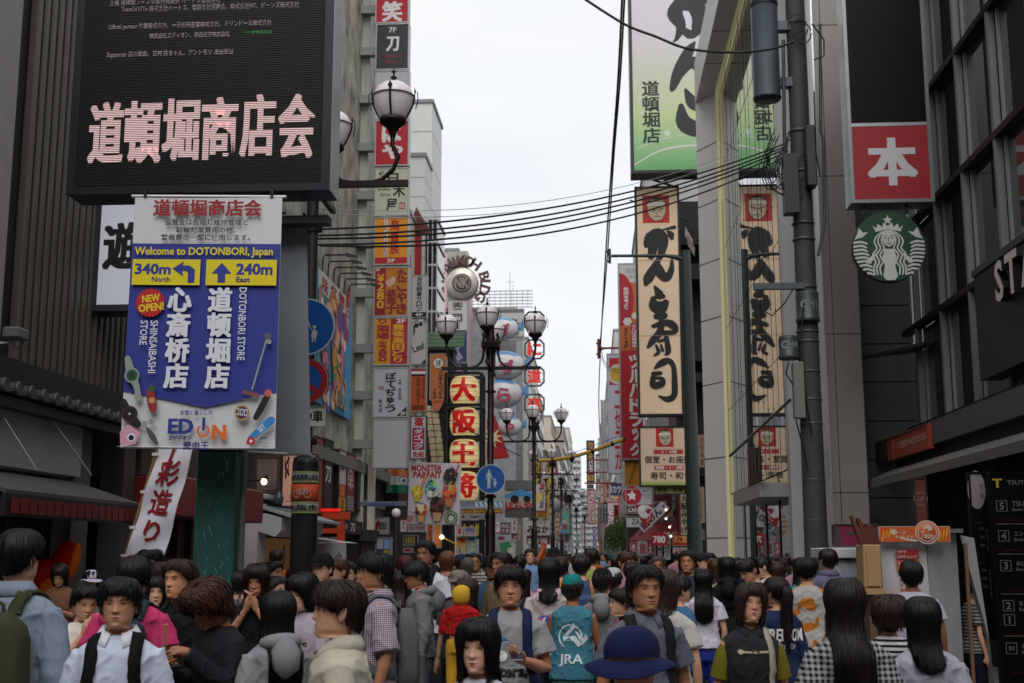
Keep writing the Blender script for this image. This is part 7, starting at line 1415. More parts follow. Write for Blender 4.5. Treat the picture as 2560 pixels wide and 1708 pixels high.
blade(1566,1290,1630,1318,44.2,'white fashion shop sign with black serif letters','#b0aeae',lambda p:(p.r(.03,.03,.6,.12,INK),p.h('ZAZA',.2,.25,.85,.8,INK,bold=.01)),ft=.02)
t=thing('pennant_banner','red hanging pennant with a white live circle','banner',at(1612,1322,42)); P=[at(x,y,42)-t.location for x,y in((1588,1262),(1630,1262),(1632,1295),(1610,1322))]
cloth_sheet(t,P,K('#9c1c2c'),amp=.03,print_fn=(lambda p:(p.c(.5,.35,.28,WT),p.h('LIVE',.28,.22,.72,.42,K('#9c1c2c'),bold=.03),p.h('ニコ',.4,.7,.8,.9,WT,bold=.03)),None))
blade(1633,1236,1682,1290,47,'dark red drugstore panel with white kana','#5c0d14',lambda p:(p.h('ドラッグ',.05,.3,.7,.48,K('#b5a5a8'),bold=.04),p.poly([(.7,1),(1,.7),(1,1)],K('#a8781c'))),ft=.02)
blade(1696,1232,1720,1340,41,'narrow cream sign with red edge and black brush kana behind the green pole','#b5ac8c',lambda p:(p.r(.0,0,.2,1,K('#8c1218')),p.v('大阪みやげ',.28,.02,.95,.98,INK,bold=.05)),fr=mat('#101010'),ft=.03)
t=thing('red_canopy','dark red fabric canopy over a souvenir shop on the right','canopy',at(1615,1350,46)); MB().use(K('#6a1018')).add([(-.6,0,0),(1.0,0,0),(1.5,1.6,.9),(.3,1.6,.9),(-.6,0,-.25),(1.0,0,-.25)],[(0,1,2,3),(0,4,5,1)]).build('canopy_cloth',t)
t=thing('tilted_signboard','grey signboard hanging at a slant with red and black characters','sign',at(1642,1302,43),0); p=Print(1.2,.36,off=.0); p.r(0,0,1,1,K('#a09ea0')); p.h('田のん・',.08,.15,.95,.85,INK,bold=.05); o=p.build('lettering',t); o.rotation_euler=(0,-.75,0); o.location=(0,0,0)
MB().use(DKFR).tube([(-.6,.05,-.5),(.6,.05,.7)],.03,6).build('sign_pole',t)
t=thing('price_sign','red price sign hanging among souvenir stalls','sign',at(1648,1350,43)); p=Print(.5,.33,off=0); p.h('780',.1,.15,.9,.85,WT,bold=.05); p.build('lettering',t,loc=(0,0,-.15)); MB().use(K('#9c1622')).box(-.27,.27,.002,.04,-.18,.22).build('sign_panel',t)
def stallrow():
    R=random.Random(12); Y=44
    for i,(x0,y0,x1,y1,bgc,tx,tc) in enumerate(((1575,1355,1593,1392,'#9c1622','大今','#c9c0c0'),(1594,1352,1618,1390,'#9aa4b5','旅','#8a2a30'),(1618,1355,1634,1390,'#9c1622','大','#c9c0c0'),(1636,1350,1656,1400,'#b5b2b4','LL','#1c1c1c'),(1660,1330,1676,1400,'#a9a7a8','串カツ','#1c2a4a'),(1682,1330,1720,1365,'#9c2a20','たこ焼','#c9a85a'),(1682,1368,1722,1392,'#a8a09c','みやげ','#9c2028'))):
        blade(x0,y0,x1,y1,Y-.2*i,['small red flag sign at the left of the souvenir stalls','pale blue travel poster among the red stall signs','second small red flag sign right of the pale blue poster','white panel with two black letters beside the stalls','narrow white skewer sign with dark blue kana','orange red octopus ball sign at the foot of the green pole','pale souvenir sign with red kana below the octopus ball sign'][i],bgc,(lambda tx,tc:lambda p:(p.v(tx,.15,.08,.85,.94,K(tc),bold=.05) if (x1-x0)<(y1-y0) else p.h(tx,.08,.2,.92,.8,K(tc),bold=.05)))(tx,tc),ft=.015,d=.06)
    t=thing('souvenir_shop','dark souvenir shop front glowing between red signs on the right','shop',(at(1650,1350,48).x,48,0)); MB().use(mat('#2a1512',.6,var=.3)).box(-1.2,3.3,0,4,0,3.4).build('wall',t)
    for i in range(26): MB().use(K(R.choice(['#9c2028','#b58a3a','#a9a5a2','#7a1c20','#8a4a2a','#3a4a6a']))).box(*(lambda x,z:(x,x+R.uniform(.15,.4),-.12,-.01,z,z+R.uniform(.12,.35)))(R.uniform(-1.1,2.4),R.uniform(1.2,3.0))).build('goods',t)
    for px,py in((1665,1275),(1665,1297),(1674,1318),(1677,1341)): 
        l=thing('spot_light','small white spotlight glaring among the right hand stalls, '+{1275:'uppermost',1297:'second down',1318:'third down',1341:'lowest'}[py],'light',at(px,py,43)); MB().use(mat('#fff6e4',.5,emit=1.2)).lathe([(.001,-.04),(.035,-.03),(.04,0),(.03,.035),(.001,.04)],n=10).build('lens',l); MB().use(GREY).tube([(0,.05,0),(.1,.25,.1)],.02,5).build('holder',l)
stallrow()
# willow
def tree(px,py,Y,hh,r,label,n=900,seed=1,weep=True,col=('#3f5a2c','#5a7038','#2c4420')):
    R=random.Random(seed); b=at(px,py,Y); t=thing('willow_tree' if weep else 'street_tree',label,'tree',(b.x,Y,0)); h=hh
    MB().use(mat('#4a3d30',.8,bump=.4,bs=20)).tube([(0,0,0),(.08,0,h*.3),(-.05,.05,h*.6),(.02,0,h*.85)],[.13,.10,.07,.03],8).tube([(.0,0,h*.5),(.5,.1,h*.8)],[.06,.02],6).tube([(0,0,h*.55),(-.5,-.1,h*.82)],[.06,.02],6).build('trunk',t)
    V=[];Fc=[];M=[]
    for i in range(n):
        a=R.uniform(0,2*PI); d=r*R.random()**.5; z=h*(.78+.22*R.random()*(1-(d/r)**2)); L_=R.uniform(.5,1.5)*(h*.3) if weep else .1
        k=max(3,int(L_/.14)) if weep else 3
        for q in range(k):
            x=math.cos(a)*d*(1+.12*q/k)+R.uniform(-.03,.03); y=math.sin(a)*d+R.uniform(-.03,.03); zz=z-q*.13*(1 if weep else R.uniform(-2,4)); s=R.uniform(.05,.10); an=R.uniform(0,6); n0=len(V); V+=[(x-s*.3*math.cos(an),y-s*.3*math.sin(an),zz),(x+s*.3*math.cos(an),y+s*.3*math.sin(an),zz-s*.3),(x+R.uniform(-.02,.02),y,zz-s*1.6)]; Fc.append((n0,n0+1,n0+2)); M.append(R.randrange(3))
    obj('crown',mesh('crown',V,Fc,[mat(c,.7) for c in col],M),t)
tree(1558,1400,66,3.9,.95,'green weeping willow between the white sign and the red stalls on the right',n=900)
# ---------------- both sides, far ----------------
FB=[('#a9a49a',-14,-6.1,118,131,15),('#bdb9b0',-14,-5.9,131.3,150,19),('#8f8378',-13,-5.7,150.3,166,14),('#b9aca0',-13,-5.6,166.4,190,20),('#a5a5a2',-12,-5.4,190.4,220,18),('#8d8880',-12,-5.2,220.5,262,24),('#b4b2ac',-12,-5.0,262.5,300,28)]
for i,(c,x0,x1,y0,y1,z) in enumerate(FB): building('distant_building',['distant grey beige building, first beyond the white tower on the left','pale distant building left of the third lamp','brown grey distant building behind the third lamp','pinkish grey distant building behind the fourth lamp','light grey distant building left side, fifth lamp','dark grey distant building near the end of the street, left','palest distant building at the very end of the left side'][i],x0,x1,y0,y1,z,mat(c,.75,var=.15,vs=.6),side=-1,cols=max(3,int((y1-y0)/3.2)),rows=max(3,int(z/3)),wsz=(1.7,1.3))
FR=[('#8b8a86',3.9,12,49,56,12),('#a9a9a8',2.6,12,57,75,20),('#c3c3c0',2.3,12,76,104,16.5),('#b5b4b0',1.9,12,104.5,140,20.5),('#9c9690',1.7,12,140.5,176,21),('#bdb9b2',1.5,12,176.5,215,23),('#a3a09a',1.4,12,215.5,265,24),('#c2c0ba',1.2,12,265.5,300,26)]
for i,(c,x0,x1,y0,y1,z) in enumerate(FR): building('distant_building',['grey building behind the broad cream sign','grey building carrying the red drugstore sign','white building carrying the white sign with red kana','pale grey distant building right of the purple sign','brown grey distant building on the right side','beige distant building far down the right side','grey distant building near the end of the street, right','palest distant building at the very end of the right side'][i],x0,x1,y0,y1,z,mat(c,.75,var=.15,vs=.6),side=1,cols=max(3,int((y1-y0)/3.2)),rows=max(3,int(z/3)),wsz=(1.7,1.3),front=(0,0))
def tower(px0,px1,py,Y,label,c,rows,cols):
    x0,x1=at(px0,1200,Y).x,at(px1,1200,Y).x; h=Z((px0+px1)/2,py,Y); t=thing('apartment_tower',label,'building',((x0+x1)/2,Y,0)); w=(x1-x0)/2; MB().use(mat(c,.7)).box(-w,w,0,18,0,h).build('wall',t); MB().use(mat('#b9babb',.7)).box(-w*.4,w*.2,2,8,h+.002,h+4).build('roof_house',t)
    bl=MB().use(mat('#a7a8a8',.6)).box(-w/cols*.86,w/cols*.86,-1.0,-.02,0,.95); bl.use(mat('#82878a',.4)).box(-w/cols*.8,w/cols*.8,-.018,-.002,.96,2.4); me=mesh('balcony',bl.V,bl.F,bl.mats,bl.M); s=h/rows
    for j in range(rows):
        for i in range(cols): obj('balcony',me,t,loc=(-w+2*w*(i+.5)/cols,0,j*s+.2))
tower(1392,1452,1140,420,'tall pale apartment tower closing the street, with rows of balconies','#c6c6c4',17,6)
tower(1338,1384,1162,400,'narrower grey apartment tower just left of the tallest one','#b0b3b6',14,4)
tower(1452,1500,1225,430,'lower pale apartment block behind the purple sign','#bdbcb8',11,4)
# signs down the left, middle and right
P_=lambda s,c,b=.05,u0=.15,u1=.85,v0=.04,v1=.96: (lambda p:p.v(s,u0,v0,u1,v1,K(c),bold=b))
H_=lambda s,c,b=.04,u0=.06,u1=.94,v0=.15,v1=.85: (lambda p:p.h(s,u0,v0,u1,v1,K(c),bold=b))
FS=[
(1466,1101,1487,1210,100,'tall purple sign with yellow and white karaoke kana','#4a2a3f',lambda p:(p.v('カラオケ',.2,.03,.8,.44,K('#c9a83a'),bold=.05),p.v('パセラ',.2,.46,.8,.74,WT,bold=.05),p.r(.1,.80,.85,.93,K('#c0982a')),p.v('宴会',.3,.81,.7,.92,K('#4a2a3f'))),.1),
(1467,1211,1485,1222,100,'small grey foot panel of the purple sign','#55504f',None,.05),
(1468,1223,1489,1312,98,'white sign with red kana in a red oval frame','#c9c4c4',lambda p:(p.r(0,0,.1,1,K('#a81c26')),p.r(.9,0,1,1,K('#a81c26')),p.r(0,.0,1,.04,K('#a81c26')),p.r(0,.96,1,1,K('#a81c26')),p.v('トンコンボウル',.2,.06,.8,.94,K('#b01c28'),bold=.04)),.1),
(1489,1135,1502,1250,90,'grey slatted sign frame right of the purple sign','#6a6c70',P_('道頓堀二丁目','#c9c9c9'),.1),
(1493,1305,1500,1350,85,'narrow blue sign with white kana low on the right','#2f3f9a',P_('ラーメン','#c9c9d6'),.1),
(1502,1312,1509,1345,80,'narrow blue and red sign beside a brown post','#2c3a8a',P_('うどん','#c4c4d0'),.1),
(1352,1200,1364,1228,105,'small grey lit sign left of the fifth lamp','#8f9296',None,.1),
(1340,1210,1363,1275,90,'white sign with yellow balls and black vertical brush kana','#bcbab6',lambda p:(p.v('串かつだるま',.3,.1,.95,.97,INK,bold=.05),p.c(.15,.5,.35,K('#c2a860')),p.c(.75,.05,.2,K('#b0303a'))),.2),
(1341,1276,1369,1296,62,'orange and yellow signboard with black kana','#c08a18',lambda p:(p.r(0,0,1,.35,K('#b0401c')),p.h('かなうき',.05,.45,.9,.95,INK,bold=.06)),.1),
(1312,1300,1376,1338,58,'wide white shop sign with large black brush kana','#b9b6b2',lambda p:(p.h('しゃぶ',.45,.06,.85,.26,INK,bold=.03),p.h('みなか',.08,.36,.95,.92,INK,bold=.07)),.2),
(1316,1340,1376,1362,58.2,'red shop board with white price lettering under the white brush sign','#8f1a28',lambda p:(p.h('金',.02,.1,.2,.9,WT,bold=.05),p.h('1F',.35,.1,.55,.9,WT,bold=.05),p.h('旨',.62,.1,.9,.9,WT,bold=.05)),.1),
(1278,1296,1294,1332,56,'white sign with two black capital letters','#bab8b8',lambda p:p.v('AA',.25,.05,.75,.95,INK,bold=.02),.1),
(1278,1334,1297,1350,56.2,'round cornered red second floor sign','#9c1a28',H_('2F','#c9c6c8',.05,.15,.85,.15,.85),.1),
(1296,1312,1302,1350,56.4,'thin yellow strip sign beside the second floor sign','#b5941c',None,.1),
(1250,1305,1276,1338,54,'grey window sign with four pink characters','#3a3a3e',lambda p:[p.h('肉焼生酒'[i],.12+.42*(i%2),.1+.42*(i//2),.46+.42*(i%2),.45+.42*(i//2),K('#b59aa0'),bold=.05) for i in range(4)],.2),
(1244,1340,1262,1352,53,'small red notice under the grey window sign','#8c1c24',None,.1),
(1246,1353,1290,1392,52,'green and white poster with slanting pictures','#a9aaa6',lambda p:(p.poly([(0,.1),(.6,.0),(.9,.5),(.1,.9)],K('#2f7a4c')),p.poly([(.5,.5),(.9,.3),(1,.6),(.6,.9)],K('#b9b7b2')),p.h('LUPIC',.1,.75,.7,.9,INK)),.1),
(1140,1318,1158,1341,39,'small red and white drugstore poster above the yellow one','#b5a9ac',lambda p:p.h('薬',.15,.1,.85,.9,K('#a81a28'),bold=.06),.1),
(1160,1318,1190,1341,39,'patterned grey and blue discount notice','#8d86a0',lambda p:(p.h('免税店',.05,.1,.95,.5,K('#3a3468'),bold=.03),p.h('セール',.1,.6,.9,.9,K('#a84a28'),bold=.03)),.1),
(1141,1342,1166,1385,39.2,'yellow poster with a pink column and red crest','#b59c18',lambda p:(p.c(.72,.2,.10,K('#b01c28')),p.r(.62,.3,.82,1,K('#b57a80')),p.poly([(.1,1),(.3,.45),(.5,1)],K('#4a6a9a'))),.1),
(1167,1342,1190,1385,39.2,'sky blue poster announcing a discount in yellow numerals','#3f8ab5',lambda p:(p.h('15',.12,.22,.70,.58,K('#c9b42a'),bold=.07),p.h('%',.72,.35,.92,.55,K('#c9b42a'),bold=.04),p.h('OFF',.10,.66,.92,.92,K('#c9b42a'),bold=.07),p.h('全品',.2,.05,.8,.16,INK)),.1),
(1152,1270,1258,1286,45,'red banner board with yellow souvenir lettering','#6f1018',H_('よしもと芸人グッズ・おみやげ','#b0a020',.05,.02,.98,.15,.85),.2),
(1152,1287,1216,1298,45,'black board with white souvenir lettering under the red banner','#101012',H_('大阪土产・오사카','#b9b6b2',.04,.1,.95,.1,.9),.2),
(1152,1252,1258,1269,45.2,'blue and white striped strip with red kana above the red banner','#3f84a8',lambda p:([p.poly([(.30+.12*i,0),(.36+.12*i,0),(.42+.12*i,1),(.36+.12*i,1)],K('#bcb8b6')) for i in range(6)],p.h('ショップ',.02,.1,.34,.9,K('#a8343c'),bold=.06)),.2),
(1066,1309,1084,1395,38,'orange vertical banner with black kana below the parfait poster','#b5521c',P_('ランチバイキング','#20100a',.05),.05),
(1085,1309,1104,1370,38.1,'olive and orange patterned vertical banner beside the orange one','#8c7a30',lambda p:[p.c(.5,.1+.2*i,.12,K('#b5641c')) for i in range(5)],.05),
(1020,1312,1066,1330,38.5,'grey and pink notice strip under the poster','#85777e',H_('あっぷる寿司','#7a2a38',.03),.05),
(1001,1300,1017,1330,38.6,'small white sign with red characters left of the poster','#bdb6b6',P_('あや','#a81c28',.05),.05),
(1008,1338,1046,1364,39,'row of cream menu tags hanging in a dark stall','#1c1614',lambda p:[p.poly([(.05+.2*i,.1),(.2+.2*i,.1),(.24+.2*i,.9),(.09+.2*i,.9)],K('#a88c54')) for i in range(4)],.05),
(1008,1370,1030,1382,39,'red cushion box on the left stall counter','#8c1820',None,.2),(1034,1370,1056,1382,39,'second red cushion box on the left stall counter','#8c1820',None,.2),
(1404,1272,1424,1333,70,'turquoise banner with yellow lettering and a dancing figure in pink','#4a9a98',lambda p:(p.h('大阪',.1,.03,.6,.18,K('#b5a83a'),bold=.04),p.v('道頓堀',.55,.3,.9,.7,K('#b5a83a'),bold=.04),p.c(.35,.75,.18,K('#8a4a6a')),p.c(.3,.55,.10,K('#b5a0a4'))),.05),
(1410,1335,1424,1360,70.2,'patterned pink and turquoise lower banner','#6fa5a0',lambda p:p.c(.5,.5,.2,K('#6a3a5a')),.05),
(1386,1290,1400,1335,64,'orange and white menu sign behind the fifth lamp','#a9744a',lambda p:[p.r(.1,.1+.3*i,.9,.25+.3*i,K('#c0b6aa')) for i in range(3)],.1),
(1408,1222,1432,1262,108,'white building sign with a black crest','#c0bcbc',lambda p:(p.c(.5,.55,.6,INK,n=7),p.h('MICKEY' if 0 else 'BEER',.1,.84,.9,.96,K('#4a4a4c'))),.2),
(1340,1300,1352,1340,74,'narrow orange sign in the left row of distant signs','#a8582a',P_('寿司','#c9c0b0'),.1),
(1354,1340,1366,1378,76,'white and red vertical sign in the left row of distant signs','#b5b0b0',P_('居酒屋','#a01c28'),.1),
(1376,1352,1388,1382,72,'small white vertical notice beside the fourth lamp','#b0aeb0',P_('案内','#2a2a30'),.1),
(1440,1330,1448,1372,90,'pale green vertical sign far down the street','#8fae9a',P_('大阪','#3a5a4a'),.1),
(1450,1310,1460,1360,94,'white vertical sign with pink kana far down the street','#bdb9ba',P_('ホテル','#a8486a'),.1),
(1418,1345,1428,1385,84,'white and navy vertical banner far down the street','#b5b8c0',P_('祭','#2a3060'),.1),
(1482,1316,1491,1372,86,'violet vertical sign left of the narrow blue sign','#5a4a8a',P_('カフェ','#bdb6cc'),.1),
(1506,1255,1520,1310,72,'black vertical sign on the right before the willow','#22252a',P_('餃子王','#9a9c9c'),.1),
(1534,1262,1548,1300,68,'red sign with a dark crest above the willow','#9c2420',lambda p:p.h('本',.15,.2,.85,.8,K('#3a1010'),bold=.05),.1),
(1512,1205,1526,1250,76,'small white balcony sign with red characters on the right','#b9b6b6',P_('整体','#9c3030'),.1),
]
for a in FS: blade(a[0],a[1],a[2],a[3],a[4],a[5],a[6],a[7],ft=.03,d=a[8]+.05)
_R=random.Random(77); _used=set(); _C=[('red','#a01420','#cfc8c8','white'),('white','#bcb9b6','#9c1c28','red'),('yellow','#c09a1c','#3a1a10','dark'),('orange','#b5561c','#d8ccb0','cream'),('navy','#28305c','#c4c4cc','white'),('white','#bab8b4','#1c1c20','black'),('green','#2f7048','#c8ccc0','white'),('black','#1c1c20','#c0a040','gold'),('pink','#b06a7c','#dccfd2','white'),('sky blue','#5a94b8','#e0dcd8','white')]
_T2=['居酒屋','たこ焼','焼肉','寿司','薬','カラオケ','串カツ','お好み焼','ラーメン','喫茶','ホテル','両替','うどん','かに','免税','餃子','靴','カフェ']
for i in range(620):
    left=i%5<3; Y=_R.uniform(50,190); X=(-6.0+.004*Y if Y>110 else -6.9) if left else (1.9 if Y<104 else 1.3); w=_R.uniform(.6,1.4); tall=_R.random()<.62; h=w*(_R.uniform(2,4.2) if tall else _R.uniform(.45,.9)); z=_R.uniform(2.4,8 if left else 6.5)*(1 if Y<110 else 1.35); x0=(X if left else X-w)
    (p0,q0),(p1,q1)=proj((x0,Y,z+h)),proj((x0+w,Y,z)); c=_C[i%10]; tx=_T2[(i*7)%18]
    if left and Y<62: x0+=_R.uniform(0,1.2)
    if not((1288<p0 and p1<1450 and q0>1060) or (1030<p0 and p1<1290 and q0>1292) or (1492<p0 and p1<1556 and q0>1190)): continue
    lab='small %s %s sign with %s lettering, %s side, %s, %s'%(c[0],'upright' if tall else 'wide',c[3],'left' if left else 'right','high up' if z>5 else 'low down','near' if Y<62 else 'behind second lamp' if Y<85 else 'behind third lamp' if Y<110 else 'far off' if Y<150 else 'very far off')
    if lab in _used: continue
    _used.add(lab); (p0,q0),(p1,q1)=proj((x0,Y,z+h)),proj((x0+w,Y,z)); blade(p0,q0,p1,q1,Y,lab,c[1],(lambda tx,cc,tall:(lambda p:p.v(tx,.15,.05,.85,.95,K(cc),bold=.05) if tall else p.h(tx,.06,.15,.94,.85,K(cc),bold=.05)))(tx,c[2],tall),ft=.03,d=.15)
t=thing('ball_sign','flat grey ball shaped sign behind the third lamp','sign',at(1394,1265,80)); MB().use(mat('#77767a',.5)).lathe([(.001,-.1),(.38,-.1),(.40,0),(.38,.1),(.001,.1)],n=24,ax='y').build('disc',t)
t=thing('yellow_awning_rail','thin yellow rail rising to a glaring bulb over the left stalls','rail',at(1105,1343,38)); b_=at(1142,1362,38)-t.location; MB().use(K('#b59a1c')).tube([(0,0,0),b_],.025,6).build('rail',t); MB().use(mat('#fff2cc',.5,emit=3)).lathe([(.001,-.07),(.06,-.03),(.07,0),(.04,.06),(.001,.07)],(0,-.05,.0),12).build('bulb',t)
# lattice red brackets on the right
for px,py,lab in((1505,1150,'long red cross bar near the top of the far right poles'),(1500,1181,'red cross bar level with the karaoke sign'),(1497,1208,'red cross bar beneath the yellow sleeved cable')):
    t=thing('cross_bar',lab,'bar',at(px,py,70)); MB().use(mat('#8a3a34',.5)).tube([(-.8,0,0),(1.0,0,0)],.05,6).build('bar',t)
t=thing('red_arm_pole','brick red bracket arm holding the hanging cables','bracket',at(1497,872,56)); MB().use(mat('#7c3029',.45)).tube([(0,0,.0),(.3,0,.02),(1.2,0,.03)],[.10,.05,.05],8).tube([(0,0,-.45),(0,0,.45)],.07,8).tube([(-.12,0,.25),(0,0,.25)],.05,6).tube([(-.12,0,-.25),(0,0,-.25)],.05,6).build('arm',t)
# poles on the right
for px,Y,w,lab in((1508,110,.16,'thin pale pole on the far right pavement'),(1516,92,.14,'second thin pale pole on the far right pavement'),(1500,84,.16,'brown wooden post low on the far right')):
    z=Z(px,1000 if 'pale' in lab else 1270,Y); t=thing('utility_pole',lab,'utility pole',(at(px,1300,Y).x,Y,0)); MB().use(mat('#9fa09e' if 'pale' in lab else '#7a5a3a',.6)).tube([(0,0,0),(0,0,z)],w/2+.03,8).build('pole',t)
# ---------------- cables ----------------
def cable(P,r,label,sag=0,m=BLACK,n=28):
    A,B=Vector(P[0]),Vector(P[-1]); t=thing('overhead_cable',label,'cable',A); Q=[]
    for i in range(n+1):
        s=i/n; q=A.lerp(B,s); q.z-=sag*4*s*(1-s); Q.append(q-A)
    MB().use(m).tube(Q,r,6).build('cable',t)
ca=mat('#141517',.5)
for i,(x0,y0,x1,y1) in enumerate(((795,573,1960,360),(795,589,1960,368),(795,597,1965,372),(795,612,1970,378),(800,614,1965,392))):
    A=at(x0,y0,14.5); B=at(x1,y1,20.0); mid=at((x0+x1)/2,(y0+y1)/2+[26,30,36,38,50][i],17); cable((A,B),.014,'black cable sagging from the nearest lamp to the utility pole, '+['topmost','second','third','fourth','lowest'][i],sag=max(.05,(A.z+B.z)/2-mid.z),m=ca,n=36)
cable((at(795,520,16),at(1940,340,20)),.005,'thin faint wire above the five black cables',sag=.45,m=mat('#8a8c8e',.5)); cable((at(795,531,16),at(1940,348,20)),.005,'second thin faint wire above the five black cables',sag=.5,m=mat('#8a8c8e',.5))
def pathcable(L_,Y,r,label,m=ca):
    P=[at(x,y,Y if not isinstance(Y,(list,tuple)) else Y[i]) for i,(x,y) in enumerate(L_)]; t=thing('overhead_cable',label,'cable',P[0]); Q=[]
    for i in range(len(P)-1):
        p0=P[max(i-1,0)];p1=P[i];p2=P[i+1];p3=P[min(i+2,len(P)-1)]
        for k in range(6): s=k/6; Q.append(.5*((2*p1)+(-p0+p2)*s+(2*p0-5*p1+4*p2-p3)*s*s+(-p0+3*p1-3*p2+p3)*s**3)-P[0])
    Q.append(P[-1]-P[0]); MB().use(m).tube(Q,r,6).build('cable',t)
pathcable([(1450,-10),(1560,60),(1640,92),(1720,122),(1830,131),(1920,124),(1985,105)],19.5,.022,'thick black cable looping across the top right')
pathcable([(1556,-20),(1545,200),(1530,400),(1514,640),(1502,860),(1497,1000),(1500,1090)],[24,28,33,40,52,60,66],.024,'black cable plunging down the sky to the red bracket'); pathcable([(1562,-20),(1550,200),(1534,400),(1519,632),(1507,780),(1499,870)],[24,28,33,40,48,56],.022,'second black cable running beside the plunging one')
pathcable([(1503,875),(1512,905),(1540,925),(1600,922)],56,.018,'slack black cable looping from the red bracket to the signs'); pathcable([(1500,885),(1515,918),(1545,932),(1600,926)],56,.014,'lower slack cable looping from the red bracket to the signs')
pathcable([(1300,1118),(1372,1150),(1440,1130),(1560,1085)],[75,60,55,50],.012,'grey wire under the yellow sleeved cable')
YC=mat('#b58a24',.55,var=.08)
P=[(1344,1152),(1380,1150),(1430,1143),(1480,1128),(1530,1110),(1560,1098)]; t=thing('sleeved_cable','cable in yellow insulating sleeves with black joints across the street','cable',at(*P[0],52))
for i in range(len(P)-1):
    a,b=at(*P[i],52)-t.location,at(*P[i+1],52)-t.location; MB().use(YC).tube([a.lerp(b,.08),b.lerp(a,.06)],.075,8).build('yellow_sleeve',t); MB().use(ca).tube([b.lerp(a,.06),b+(b-a)*.08],.10,8).build('black_joint',t)
pathcable([(1090,1030),(1180,1080),(1300,1140)],[48,48,52],.02,'black wire from the lantern tower to the yellow sleeves')
# ---------------- the crowd ----------------
def pp(px,py,D,**k):
    """px,py: top of the head in the photograph; D metres away"""
    p=at(px,py,D); h=max(.95,min(1.90,p.z-.015)); return dict(x=p.x,y=D,z=0,h=h,**k)
def face(deg): return math.radians(deg)
A_=PI; NEAR=[]
def who(px,py,D,deg,label,**k): 
    q=pp(px,py,D); q.update(k); rz=face(deg); x,y,z=q.pop('x'),q.pop('y'),q.pop('z'); return person(x,y,z,rz,label,**q)
SKL='#c09a82'; SKD='#9c7058'
hi=dict(hi=True)
t,bv=who(48,1322,5.7,176,'tall man seen from behind in a blue grey collared shirt with an olive backpack',hair='crop',hc='#121013',sleeve='long',top='#7e8a9c',collar=True,h=1.865,sk=SKL,seed=1,**hi); backpack(t,bv,'olive green backpack on the tall man at the left edge','#3b3f2a',w=.36,h=.50,d=.17)
who(155,1403,13.4,10,'woman in a loose brown top looking down at her phone before the red plush costume',fem=True,hair='bob',pl='phone',pr='phone',nod=.45,top='#7d5641',sleeve='elbow',loose=1.4,hi=False)
who(228,1424,13.5,35,'person in a pale bucket hat behind the woman in white',fem=True,hair='bob',cap='#c8c4d6',hat='brim',top='#8d8a8c')
who(212,1450,7.6,38,'woman with tied black hair and cream top eating with her hand raised',fem=True,hair='tied',tail='bun',pl='mouth',pr='down',nod=.25,top='#d6d0c4',sleeve='elbow',loose=1.4,hc='#151213',seed=2,**hi)
t,bv=who(305,1436,5.6,10,'young man in a white and blue striped dress shirt with black backpack straps',hair='fringe',hc='#0f0e10',collar=True,top='#c6cde0',pat='vstripe',top2='#aab4d6',psc=1.4,sleeve='long',collarcol='#d9dce6',sk='#a67a60',seed=3,turn=0,**hi); backpack(t,bv,'black backpack on the man in the white dress shirt','#0f1012',w=.32,h=.42)
t,bv=who(335,1396,7.1,186,'man in a hot pink polo seen from behind with a dark teal backpack',hair='crop',hc='#161314',top='#b83763',sleeve='short',sk=SKD,h=1.74,seed=4,**hi); backpack(t,bv,'dark teal backpack on the man in hot pink','#24333a',w=.28,h=.44)
who(388,1436,9,28,'woman with parted lips glimpsed between the pink shirt and the smiling man',fem=True,hair='mid',hc='#141112',top='#1d1d20')
who(375,1376,12.5,20,'person with fluffy dark hair in front of the tilted flag',hair='curly',hc='#1c1817',top='#33302f')
who(402,1402,11,190,'woman with smooth brown hair seen from behind below the flag',fem=True,hair='mid',hc='#33201a',top='#1e1d20')
who(455,1393,7.6,-22,'man with swept brown hair in a black polo looking sideways and smiling',hair='short',hc='#2c1a14',collar=True,top='#17171a',sk='#b08061',seed=6,**hi)
t,bv=who(552,1484,6.5,-40,'older woman with brown hair bending over a tray of food with chopsticks',fem=True,hair='curly',hc='#3c231a',pl='trayhi',pr='chop',nod=.62,h=1.63,top='#1b1c22',sleeve='long',loose=1.5,sk='#8e5f4a',seed=7,**hi); OLD=t
who(647,1404,9.3,0,'woman with long dark hair in a black top with both hands at her mouth',fem=True,hair='long',hc='#1e1512',pl='mouth',pr='mouth',nod=.2,top='#161618',sk='#9c7058',seed=8,**hi)
who(600,1418,10.5,195,'person in grey with dark hair beside the green column',hair='short',top='#55565c',pat='vstripe',top2='#2a2a2e',psc=.2)
who(690,1436,10,60,'young person with short black hair looking to the right behind the woman in grey',hair='short',top='#2a2a30')
who(682,1400,13,70,'man in profile with a knot of black hair near the shop doorway',hair='tied',tail='bun',top='#b9b6b6')
who(700,1473,6.3,-148,'woman with long straight black hair, white mask and grey hooded sweater',fem=True,hair='long',hc='#0e0d10',top='#85858a',sleeve='long',hood=True,mask=True,loose=1.5,seed=9,pl='fwd',**hi)
who(772,1425,8,-34,'young woman with black bob in a pale tee looking down to the left',fem=True,hair='bob',hc='#121011',nod=.28,top='#a49ca6',pl='phone',pr='phone',seed=10,sk='#c09a88',prints=[(.22,.06,0,1.24,True,lambda p:p.h('JUSTICE',0,0,1,1,INK,bold=.03))],**hi)
who(855,1442,5.0,-82,'young man in profile with brown bowl hair and a beige shirt over black tee',hair='fringe',hc='#241612',collar=True,top='#b5b0a0',sleeve='long',loose=1.35,sk='#b88e74',seed=11,pl='down',pr='down',**hi)
